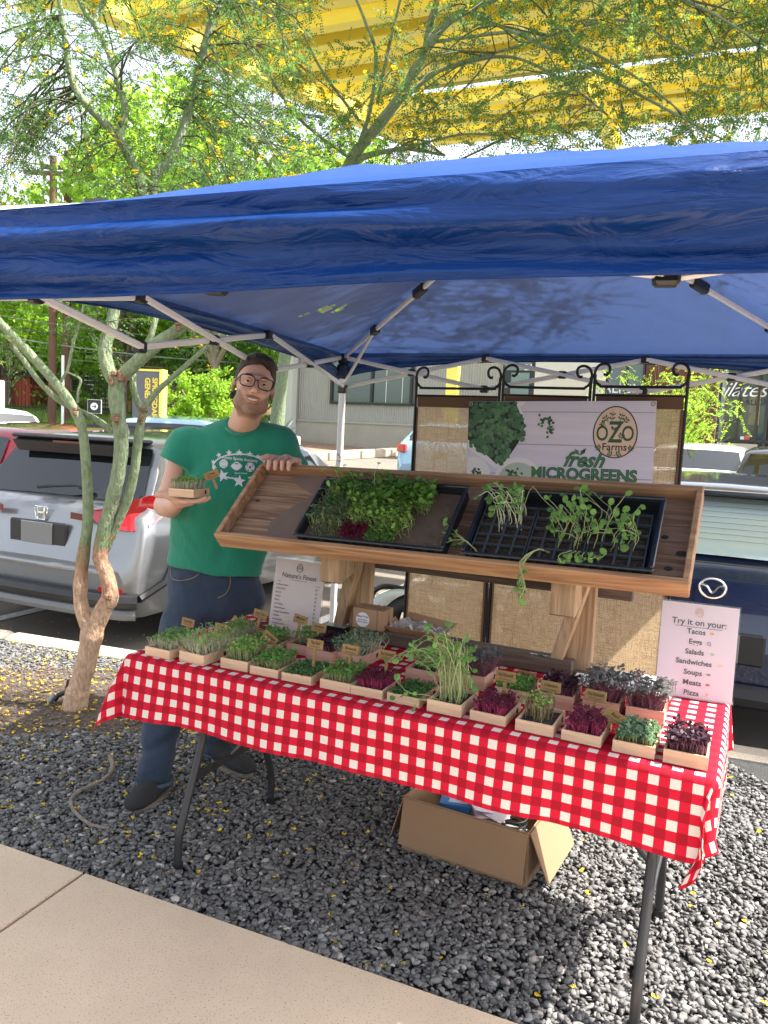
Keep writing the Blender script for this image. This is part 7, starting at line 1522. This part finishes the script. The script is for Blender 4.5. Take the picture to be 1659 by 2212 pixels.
b = MB(); b.bar((-.035, -.023, za), (.035, -.023, za), .003, .014); b.bar((.035, -.023, za), (.008, -.023, za + .03), .003, .014); b.bar((.035, -.023, za), (.008, -.023, za - .03), .003, .014); b.build('arrow', M_dkf, ar)
# houses behind the fence
def house(name, label, u, y, w_, d_, h, m, roofm, v=875):
    p_ = at(u, v, y); t = thing(name, label, 'house', (p_[0], y, zf(p_[0], min(y, 34)) - .3)); MB().box((0, d_ / 2, h / 2), (w_, d_, h)).build('wall', m, t); MB().box((0, d_ / 2, h + .06), (w_ + .4, d_ + .4, .14)).build('roof', roofm, t)
    for k in range(int(w_ / 2.6)):
        x = -w_ / 2 + 1.3 + k * 2.6; f_ = MB().box((x, -.02, h * .52), (1.1, .06, .9)).build('window', M_wlet, t); MB().box((x, -.055, h * .52), (.95, .02, .76)).build('pane', M_dkf, f_)
    return t
house('tan_house', 'low tan wooden house behind the black fence on the left', 90, 33, 9.5, 5, 2.6, mat('tan_boards', (.42, .29, .13), .8), M_trim)
house('red_shed', 'small red painted shed at the far left behind the fence', 5, 31.2, 2.2, 2, 1.5, mat('red_boards', (.50, .09, .06), .8), M_trim)
house('ochre_house', 'ochre building beyond the fence right of the pylon sign', 410, 31, 5.5, 4, 3.0, mat('ochre_boards', (.48, .33, .14), .8), M_trim)
st_ = at(250, 875, 31.5); sr = thing('outdoor_stair', 'dark outdoor stair with pale treads behind the fence', 'stair', (st_[0], 31.5, zf(st_[0], 31.5)))
for k in range(8): MB().box((-.12 * k, 0, .15 + .17 * k), (1.0, .28, .05)).build('tread', M_wlet, sr)
for s_ in (-.5, .5): MB().bar((s_, -.1, 0), (s_ - .96, -.1, 1.5), .05, .2).build('stringer', M_trim, sr)
# ============================================================ trees
M_palo = bpy.data.materials.new('palo_bark'); M_palo.use_nodes = True; t = M_palo.node_tree; p = t.nodes['Principled BSDF']; N = t.nodes.new; Lk = t.links.new
ge = N('ShaderNodeTexCoord'); sp3 = N('ShaderNodeSeparateXYZ'); Lk(ge.outputs['Object'], sp3.inputs[0]); n1 = N('ShaderNodeTexNoise'); n1.inputs['Scale'].default_value = 7; n1.inputs['Detail'].default_value = 6; n1.inputs['Roughness'].default_value = .65; Lk(ge.outputs['Object'], n1.inputs[0])
hm = N('ShaderNodeMapRange'); hm.inputs[1].default_value = .35; hm.inputs[2].default_value = 1.15; hm.inputs[3].default_value = .42; hm.inputs[4].default_value = -.16; Lk(sp3.outputs[2], hm.inputs[0]); ad_ = N('ShaderNodeMath'); ad_.operation = 'ADD'; Lk(n1.outputs[0], ad_.inputs[0]); Lk(hm.outputs[0], ad_.inputs[1])
r = N('ShaderNodeValToRGB'); e = r.color_ramp.elements; e[0].position = .50; e[0].color = (.15, .20, .095, 1); e[1].position = .62; e[1].color = (.36, .185, .11, 1); x = e.new(.42); x.color = (.20, .25, .14, 1); x = e.new(.75); x.color = (.52, .34, .22, 1); Lk(ad_.outputs[0], r.inputs[0])
n2 = N('ShaderNodeTexNoise'); n2.inputs['Scale'].default_value = 85; n2.inputs['Detail'].default_value = 5; mp = N('ShaderNodeMapping'); mp.inputs['Scale'].default_value = (1, 1, .35); Lk(ge.outputs['Object'], mp.inputs[0]); Lk(mp.outputs[0], n2.inputs[0])
n3 = N('ShaderNodeMapRange'); n3.inputs[1].default_value = .35; n3.inputs[2].default_value = .65; n3.inputs[3].default_value = .78; n3.inputs[4].default_value = 1.2; Lk(n2.outputs[0], n3.inputs[0]); hs = N('ShaderNodeHueSaturation'); Lk(r.outputs[0], hs.inputs['Color']); Lk(n3.outputs[0], hs.inputs['Value']); Lk(hs.outputs[0], p.inputs['Base Color'])
bp_ = N('ShaderNodeBump'); bp_.inputs['Strength'].default_value = .7; bp_.inputs['Distance'].default_value = .02; Lk(n2.outputs[0], bp_.inputs['Height']); Lk(bp_.outputs[0], p.inputs['Normal']); p.inputs['Roughness'].default_value = .75
M_twig = mat('green_twig', (.05, .075, .03), .7, var=(3, .8, (.085, .07, .04)))
M_pleaf = two_sided('palo_leaflet', (.085, .165, .045), (.17, .31, .07), .5, .45, island=.45); M_bloom = two_sided('palo_blossom', (.92, .72, .03), (.95, .72, .02), .6, .3, island=.25)
def pxp(lst): return np.array([at(u, v, y) for u, v, y, r in lst]), np.array([r for *_, r in lst])
def limb(lst, parent, off, name='branch', n=5, segs=12, m=None):
    P_, R_ = pxp(lst); Sm = smooth_path(P_, n); Rm = np.interp(np.linspace(0, 1, len(Sm)), np.linspace(0, 1, len(R_)), R_) * .80
    kn = 1 + .07 * vnoise(np.arange(len(Sm)) * .9, np.zeros(len(Sm)), int(lst[0][0]) % 50); MB().tube(Sm, Rm * kn, segs).build(name, m or M_palo, parent, smooth=True, off=off); return Sm, Rm
def knobs(pts_, parent, off):
    for (u, v, y, r) in pts_:
        b = MB(); c = at(u, v, y)
        for k in range(5): b.ball(c + RS.randn(3) * r * .45, r * RS.uniform(.35, .8), 7)
        b.build('bark_scar', mat('torn_bark', (.16, .085, .05), .95, var=(50, .9, (.33, .20, .13)), bump=(120, 1.)) if 'torn_bark' not in bpy.data.materials else bpy.data.materials['torn_bark'], parent, off=off)
t1o = at(165, 1535, 4.0); t1o[2] = 0
tree1 = thing('palo_verde_tree', 'multi-stemmed green barked tree with rough brown foot standing left of the man', 'tree', t1o)
sk1 = []
sk1.append(limb([(158, 1552, 4.0, .105), (163, 1520, 4.0, .080), (170, 1485, 4.0, .070), (184, 1440, 4.0, .065), (196, 1385, 4.0, .072), (203, 1340, 4.0, .070)], tree1, t1o, 'trunk', segs=18))
sk1.append(limb([(196, 1372, 4.0, .050), (176, 1310, 4.0, .047), (174, 1260, 4.0, .044), (180, 1200, 4.0, .040), (190, 1120, 4.0, .033), (187, 1020, 4.0, .030), (178, 930, 4.0, .030), (162, 884, 4.0, .034)], tree1, t1o, 'stem', segs=14))
sk1.append(limb([(162, 884, 4.0, .034), (120, 828, 3.98, .029), (62, 762, 3.95, .028), (0, 697, 3.92, .026), (-90, 590, 3.9, .022), (-170, 450, 3.9, .016)], tree1, t1o))
sk1.append(limb([(244, 932, 4.05, .022), (205, 905, 4.05, .021), (165, 884, 4.05, .019), (130, 866, 4.05, .019), (90, 830, 4.05, .018), (52, 780, 4.05, .017), (22, 738, 4.05, .015), (0, 690, 4.05, .012), (-30, 630, 4.05, .010)], tree1, t1o))
sk1.append(limb([(130, 826, 4.0, .010), (146, 798, 4.0, .010), (154, 760, 4.0, .010), (163, 725, 4.0, .009), (173, 694, 4.0, .009), (185, 640, 4.0, .008)], tree1, t1o, segs=8)); sk1.append(limb([(168, 870, 4.0, .010), (169, 845, 4.0, .009), (174, 820, 4.0, .008), (150, 806, 4.0, .006), (143, 804, 4.0, .005)], tree1, t1o, segs=8))
sk1.append(limb([(204, 1360, 4.0, .058), (224, 1315, 4.0, .056), (238, 1288, 4.0, .053), (230, 1240, 4.0, .047), (216, 1205, 4.0, .045), (224, 1150, 4.0, .044), (240, 1090, 4.0, .043), (256, 1020, 4.0, .044), (262, 960, 4.0, .045), (256, 900, 4.0, .046), (250, 850, 4.0, .050), (256, 815, 4.0, .052)], tree1, t1o, 'stem', segs=16))
sk1.append(limb([(252, 832, 4.0, .044), (232, 792, 4.02, .044), (228, 745, 4.04, .041), (242, 695, 4.06, .038), (262, 600, 4.1, .036), (300, 480, 4.15, .036), (308, 415, 4.2, .036), (290, 360, 4.2, .033), (258, 300, 4.2, .030), (215, 255, 4.2, .027), (170, 205, 4.2, .025), (150, 150, 4.2, .022), (140, 80, 4.2, .019), (128, 0, 4.2, .016), (120, -100, 4.2, .012)], tree1, t1o, segs=14))
sk1.append(limb([(257, 302, 4.2, .026), (270, 240, 4.22, .025), (258, 185, 4.22, .023), (238, 120, 4.25, .021), (208, 60, 4.25, .018), (178, 15, 4.25, .016), (150, -60, 4.3, .012)], tree1, t1o, segs=12)); sk1.append(limb([(200, 50, 4.25, .018), (216, 20, 4.3, .020), (228, -10, 4.3, .018), (250, -100, 4.3, .014)], tree1, t1o, segs=10))
sk1.append(limb([(258, 818, 4.0, .044), (300, 778, 3.98, .043), (345, 738, 3.96, .040), (395, 703, 3.94, .036), (450, 640, 3.92, .03), (520, 520, 3.9, .02)], tree1, t1o, segs=14))
sk1.append(limb([(216, 1210, 4.02, .034), (250, 1135, 4.03, .033), (276, 1075, 4.04, .033), (290, 1020, 4.05, .030), (298, 955, 4.05, .030), (310, 890, 4.05, .027), (335, 850, 4.05, .019), (390, 800, 4.05, .017), (450, 747, 4.05, .014), (520, 690, 4.05, .010)], tree1, t1o, 'stem', segs=12))
sk1.append(limb([(308, 892, 4.06, .022), (290, 845, 4.08, .021), (290, 800, 4.1, .024), (310, 755, 4.1, .023), (332, 705, 4.1, .020), (350, 560, 4.2, .02), (330, 400, 4.3, .034), (375, 330, 4.35, .033), (408, 240, 4.4, .031), (425, 170, 4.4, .029), (448, 80, 4.4, .027), (468, 0, 4.4, .024), (480, -90, 4.4, .018)], tree1, t1o, segs=12))
knobs([(258, 815, 3.97, .034), (248, 826, 3.97, .022), (274, 818, 3.98, .024), (250, 905, 3.96, .025), (300, 905, 4.02, .02), (236, 1290, 3.95, .02), (310, 882, 4.02, .02), (395, 700, 3.92, .028), (163, 885, 3.97, .018)], tree1, t1o)
t2o = at(592, 1005, 8.0); t2o[2] = -.13
tree2 = thing('palo_verde_tree', 'large blossoming tree whose limbs rise behind the middle of the blue canopy', 'tree', t2o); sk2 = []
sk2.append(limb([(590, 1070, 8, .12), (594, 980, 8, .095), (602, 880, 8, .085), (614, 780, 8, .080), (650, 640, 8, .078), (700, 480, 8, .075), (740, 385, 8, .072)], tree2, t2o, 'trunk', segs=14))
for l_ in ([(735, 395, 8, .07), (765, 335, 7.9, .068), (810, 280, 7.8, .066), (860, 215, 7.7, .064), (895, 155, 7.6, .060), (922, 105, 7.5, .055), (960, 55, 7.4, .045), (1010, 22, 7.3, .042), (1080, -10, 7.2, .038), (1180, -90, 7., .03)],
           [(920, 108, 7.5, .045), (930, 50, 7.5, .042), (944, 0, 7.5, .038), (950, -90, 7.5, .03)], [(742, 380, 8, .05), (775, 345, 7.9, .045), (820, 330, 7.8, .03), (880, 322, 7.6, .022), (960, 335, 7.2, .014)],
           [(768, 335, 7.9, .030), (800, 235, 7.6, .024), (812, 120, 7.4, .020), (792, 55, 7.3, .018), (766, -10, 7.3, .014)], [(815, 225, 7.6, .02), (838, 110, 7.4, .018), (862, 10, 7.3, .014), (880, -70, 7.2, .01)],
           [(905, 170, 7.6, .024), (990, 140, 7.2, .020), (1090, 122, 6.8, .016), (1180, 152, 6.5, .013), (1280, 222, 6.2, .010), (1370, 300, 6.0, .006)], [(870, 215, 7.7, .022), (960, 148, 7.2, .018), (1100, 105, 6.7, .015), (1240, 62, 6.3, .012), (1360, 45, 6, .010), (1500, 120, 5.8, .006)],
           [(1010, 25, 7.3, .024), (1200, 110, 6.6, .018), (1400, 215, 6.0, .013), (1560, 300, 5.6, .008), (1660, 345, 5.5, .005)], [(940, 90, 7.5, .022), (1150, 70, 6.8, .016), (1330, 140, 6.3, .012), (1480, 250, 6., .008), (1560, 340, 5.8, .005)],
           [(760, 345, 7.9, .022), (640, 250, 7.4, .018), (560, 120, 7., .014), (520, 10, 6.8, .010)], [(800, 290, 7.8, .02), (700, 160, 7.4, .015), (640, 40, 7.2, .011)], [(690, 500, 8, .03), (600, 380, 7.6, .02), (520, 300, 7.2, .015), (430, 270, 6.8, .01)],
           [(1080, -10, 7.2, .03), (1300, -60, 6.6, .02), (1500, 10, 6.1, .014), (1640, 90, 5.8, .008)], [(1180, -90, 7., .03), (1350, -350, 5.5, .024), (1500, -700, 4.2, .018), (1500, -1200, 3.0, .012)], [(880, 320, 7.6, .016), (1000, 290, 7.1, .012), (1120, 300, 6.7, .008), (1230, 330, 6.4, .005)]):
    sk2.append(limb(l_, tree2, t2o, segs=10))
knobs([(745, 372, 7.95, .035)], tree2, t2o)
def spray_leaves(C, D, L, rs, npair=11, lw=.0052, ll=.0115):
    """C origin, D direction (unit) and L length of each leaf stalk: rows of paired leaflets"""
    k = len(C); s = np.cross(D, rs.randn(k, 3)); s /= np.linalg.norm(s, axis=1)[:, None]; nn = np.cross(D, s); tt = np.linspace(.12, 1., npair); out = []
    for sg in (-1, 1):
        o = C[:, None] + D[:, None] * (L[:, None] * tt)[..., None] + np.array([0, 0, -.25]) * (L[:, None] * tt ** 2)[..., None]
        u = (s * sg)[:, None] * .85 + D[:, None] * .5 + rs.randn(k, npair, 3) * .18; u /= np.linalg.norm(u, axis=-1)[..., None]; v = np.cross(u, nn[:, None] + rs.randn(k, npair, 3) * .3); v /= np.linalg.norm(v, axis=-1)[..., None] + 1e-9
        l_ = ll * rs.uniform(.7, 1.3, (k, npair, 1)); w_ = lw * rs.uniform(.7, 1.3, (k, npair, 1)); out.append(np.stack([o, o + u * l_ * .5 + v * w_, o + u * l_, o + u * l_ * .5 - v * w_], 2))
    return np.concatenate(out, 1).reshape(-1, 3)
def foliage(tree, off, sk, targets, rs, twl=.30, nsp=9, spl=.13, size=1., nbloom=1.2, label=None):
    SP = np.concatenate([s[0][2:] for s in sk]); tw_v = []; C = []; Dd = []; B = []; tb = MB()
    for T in targets:
        d = np.linalg.norm(SP - T, axis=1) - .35 * (SP[:, 2] - T[2]).clip(-1, 1); a = SP[np.argmin(d)]; v = T - a; Lh = np.linalg.norm(v); mid = a + v * .5 + rs.randn(3) * .07 * Lh + np.array([0, 0, .10 * Lh]); Pm = smooth_path([a, mid, T], 5)
        r0 = .004 + .0035 * min(Lh, 2); tb.tube(Pm, np.linspace(r0, .0022, len(Pm)), 4, cap=False)
        for j in range(3):
            i = rs.randint(len(Pm) // 2, len(Pm)); o = Pm[i]; dr = rs.randn(3); dr[2] *= .5; dr /= np.linalg.norm(dr); e2_ = o + dr * twl * rs.uniform(.6, 1.2) + np.array([0, 0, -.25 * twl * rs.rand()]); tb.tube([o, (o + e2_) / 2 + rs.randn(3) * .015, e2_], [.0026, .0020, .0012], 3, cap=False)
            for q in range(nsp):
                t_ = rs.rand(); C.append(o + (e2_ - o) * t_); dd = rs.randn(3) + dr * .8; Dd.append(dd / np.linalg.norm(dd))
            if rs.rand() < nbloom * .33: B += [o + (e2_ - o) * rs.rand() + rs.randn(3) * .01 for _ in range(rs.randint(1, 4))]
    C, Dd = np.array(C), np.array(Dd); V = spray_leaves(C, Dd, spl * rs.uniform(.6, 1.3, len(C)), rs, 9, .0050 * size, .0120 * size)
    tb.build('twigs', M_twig, tree, off=off)['kind'] = 'stuff'; o = raw('crown', V, np.arange(len(V)).reshape(-1, 4), M_pleaf, tree, off=off); o['kind'] = 'stuff'
    if B:
        B = np.array(B); Vb, Fb = blossoms(np.repeat(B, 2, 0) + rs.randn(len(B) * 2, 3) * .007, .021 * size, 5); o = raw('blossoms', Vb, Fb, M_bloom, tree, off=off); o['kind'] = 'stuff'
rs = np.random.RandomState(5); T1 = []
for _ in range(140): u, v = rs.uniform(-120, 640), rs.uniform(-90, 430); T1.append(at(u, v, rs.uniform(3.6, 4.9))) if not (u < 240 and v < 330 and rs.rand() < .45) else None
for _ in range(26): T1.append(at(rs.uniform(-120, 60), rs.uniform(300, 520), rs.uniform(3.7, 4.5)))
for (u, v, y) in ((150, 690, 4.0), (205, 700, 4.0), (395, 695, 4.1), (430, 740, 4.05), (15, 735, 4.0), (0, 760, 4.0), (235, 700, 4.2)): T1.append(at(u, v, y))
foliage(tree1, t1o, sk1, T1, rs, .26, 8, .11, .92, 1.3)
T2 = []
for _ in range(200):
    u, v = rs.uniform(420, 1760), rs.uniform(-90, 400); y = rs.uniform(5.2, 7.6)
    if v > 392 - (u - 700) * .045: continue
    if v < 170 and rs.rand() < (.55 if u < 1050 else .3): continue
    T2.append(at(u, v, y))
for _ in range(80):  # sprays out of view, added up-sun so their shade dapples the canopy roof
    z = rs.uniform(3.7, 4.8); T2.append(np.array([rs.uniform(-.9, 1.15) + (z - 2.2) / 1.376, rs.uniform(2.0, 4.1), z]))
foliage(tree2, t2o, sk2, T2, rs, .42, 11, .17, 1.45, 3.4)
# broad leaved trees beyond
M_bl = [two_sided('lime_leaf', (.20, .36, .035), (.42, .62, .06), .5, .5, island=.4), two_sided('mid_green_leaf', (.16, .31, .04), (.34, .54, .07), .5, .45, island=.45), two_sided('dark_green_leaf', (.09, .20, .04), (.20, .36, .06), .5, .4, island=.4)]
M_tbark = mat('pale_bark', (.30, .24, .19), .9, var=(9, .9, (.16, .12, .09), (5, 5, 1)), bump=(30, .8))
def leaf_cloud(blobs, n, size, rs):
    w_ = np.array([b_[3] ** 2 for b_ in blobs]); w_ = w_ / w_.sum(); out = []
    for b_, ww in zip(blobs, w_):
        k = int(n * ww); cl = rs.randn(max(6, k // 38), 3); cl /= np.linalg.norm(cl, axis=1)[:, None]; cl *= rs.uniform(.45, 1.0, (len(cl), 1)) ** .6 * b_[3]; cl[:, 2] *= .8
        c = cl[rs.randint(0, len(cl), k)] + rs.randn(k, 3) * b_[3] * .13 + np.array(b_[:3]); u = rs.randn(k, 3); u /= np.linalg.norm(u, axis=1)[:, None]; v = np.cross(u, rs.randn(k, 3)); v /= np.linalg.norm(v, axis=1)[:, None]; s = size * rs.uniform(.6, 1.35, (k, 1))
        out.append(np.stack([c - u * s, c + v * s * .55, c + u * s, c - v * s * .55], 1))
    return np.concatenate(out).reshape(-1, 3)
def broad_tree(name, label, u, y, vtop, rad_, m, n=9000, size=.10, vb=880, crown0=.35, th=.16, seed=1, group='broad leaved trees in the background'):
    rs = np.random.RandomState(seed); p_ = at(u, vb, y); z0 = float(lotz(p_[0], min(y, 40))); ztop = at(u, vtop, y)[2]; H = ztop - z0; t = thing(name, label, 'tree', (p_[0], y, z0 - .1), 0, group)
    tr_ = [(0, 0, 0), (rs.randn() * .1, 0, H * .2), (rs.randn() * .2, .0, H * .42), (rs.randn() * .4, 0, H * .75)]; MB().tube(smooth_path(tr_, 5), np.linspace(th, th * .35, 16), 10).build('trunk', M_tbark, t, smooth=True)
    blobs = []; zc0 = H * crown0
    for i in range(11): a = rs.uniform(0, 6.28); rr_ = rad_ * rs.uniform(.15, .75); zz = rs.uniform(zc0 + rad_ * .3, H - rad_ * .42); r_ = rad_ * rs.uniform(.38, .58); blobs.append((rr_ * math.cos(a), rr_ * math.sin(a), zz, r_))
    for b_ in blobs[:7]: MB().tube(smooth_path([tr_[1], ((tr_[2][0] + b_[0]) / 2, b_[1] / 2, (b_[2] + H * .2) / 2), b_[:3]], 4), np.linspace(th * .5, .02, 9), 6).build('limb', M_tbark, t, smooth=True)
    V = leaf_cloud(blobs, n, size, rs); o = raw('crown', V, np.arange(len(V)).reshape(-1, 4), m, t); o['kind'] = 'stuff'
broad_tree('elm_tree', 'tall lime green tree rising highest above the left half of the canopy', 450, 25, 90, 4.6, M_bl[0], 17000, .12, seed=3)
broad_tree('elm_tree', 'mid green tree beside the tallest lime tree, above the canopy centre', 700, 27, 250, 4.2, M_bl[0], 13000, .12, seed=4)
broad_tree('elm_tree', 'lime tree left of the tallest one with sky on its left', 265, 29, 330, 4.4, M_bl[0], 13000, .12, seed=5)
broad_tree('elm_tree', 'low lime tree at the far left edge above the canopy', 20, 31, 470, 4.4, M_bl[0], 12000, .12, seed=6)
broad_tree('elm_tree', 'green tree behind the yellow steel canopy right of the middle', 960, 31, 330, 4.0, M_bl[0], 10000, .12, seed=7)
broad_tree('elm_tree', 'green tree filling the gap left of the utility poles behind the fence', -20, 34, 640, 4.0, M_bl[1], 10000, .11, crown0=.12, seed=8)
broad_tree('elm_tree', 'green tree directly behind the two utility poles', 130, 34.5, 600, 4.2, M_bl[0], 13000, .11, crown0=.10, seed=9)
broad_tree('elm_tree', 'green tree behind the pylon sign', 285, 33, 620, 4.0, M_bl[1], 12000, .11, crown0=.12, seed=10)
broad_tree('elm_tree', 'dark green tree behind the head of the man', 470, 30, 620, 3.6, M_bl[2], 10000, .10, crown0=.2, seed=11)
broad_tree('elm_tree', 'yellow green tree between the man and the grey building', 615, 31, 640, 2.6, M_bl[0], 8000, .10, crown0=.2, seed=12)
broad_tree('small_round_tree', 'small round lime green tree in front of the fence left of the man', 445, 19.5, 762, 1.05, M_bl[0], 6500, .055, vb=872, crown0=.28, th=.05, seed=13, group=None)
# shrub before the storefront, agave in a planter
rs = np.random.RandomState(14); sb0 = at(1430, 1000, 14.5); sb0[2] = float(lotz(0, 14.5)); sh = thing('flowering_shrub', 'feathery green shrub with yellow flowers before the rust red wall', 'shrub', sb0); C = []; Dd = []; B = []; tb = MB()
for _ in range(95):
    a = rs.uniform(0, 6.28); T = np.array([math.cos(a) * rs.uniform(.2, 1.5), math.sin(a) * rs.uniform(.2, .9), rs.uniform(1.0, 2.75)]); Pm = smooth_path([(rs.randn() * .1, rs.randn() * .1, 0), (T[0] * .35, T[1] * .35, T[2] * .6), T], 5); tb.tube(Pm, np.linspace(.014, .005, len(Pm)), 4, cap=False)
    for q in range(13): i = rs.randint(4, len(Pm)); C.append(Pm[i] + rs.randn(3) * .10); dd = rs.randn(3); Dd.append(dd / np.linalg.norm(dd)); (B.append(C[-1]) if rs.rand() < .18 else None)
tb.build('stems', M_twig, sh)['kind'] = 'stuff'; C, Dd = np.array(C), np.array(Dd); V = spray_leaves(C, Dd, .26 * np.ones(len(C)), rs, 9, .013, .032); raw('foliage', V, np.arange(len(V)).reshape(-1, 4), M_bl[0], sh)['kind'] = 'stuff'
Vb, Fb = blossoms(np.array(B), .045, 6); raw('blossoms', Vb, Fb, M_bloom, sh)['kind'] = 'stuff'
ag0 = at(607, 925, 14.); ag = thing('agave', 'grey blue agave in a low concrete planter left of the grey building', 'plant', (ag0[0], 14., ag0[2] - .1)); M_ag = mat('agave_leaf', (.22, .30, .26), .6)
for k in range(16):
    a = k * 2.4; el = rad(28 + 4 * k); d = np.array([math.cos(a) * math.cos(el), math.sin(a) * math.cos(el), math.sin(el)]); s = np.array([-math.sin(a), math.cos(a), 0]) * .035; L = .42; MB().add([-s, s, d * L * .5 + s * 1.1, d * L, d * L * .5 - s * 1.1, d * L * .5 - np.array([0, 0, .02])], [(0, 1, 2, 5), (0, 5, 4), (5, 2, 3), (4, 5, 3)]).build('leaf', M_ag, ag)
plr = thing('concrete_planter', 'low concrete planter box under the agave', 'planter', (ag0[0] - .05, 14.0, ag0[2] - .55)); MB().box((0, 0, .20), (.75, .6, .44), bev=.02).build('box', M_base, plr); MB().box((0, 0, .43), (.65, .5, .03)).build('soil', M_soil, plr)
# spotlight at the foot of the tree
sp0 = gz(118, 1520); sl_o = thing('garden_spotlight', 'small black landscape spotlight at the foot of the near tree', 'spotlight', sp0); b = MB(); b.tube([(0, 0, .02), (.02, 0, .05), (.07, .02, .065)], .014, 8); b.build('bracket', M_blk, sl_o, smooth=True)
MB().tube([(-.03, 0, .005), (-.005, .01, .045)], .013, 8).build('stake', mat('grey_metal', (.20, .22, .24), .4, .6), sl_o, smooth=True); MB().cyl((.075, .02, .085), .026, .075, (.2, 0, 1), 14).build('lamp_head', M_blk, sl_o, smooth=True)
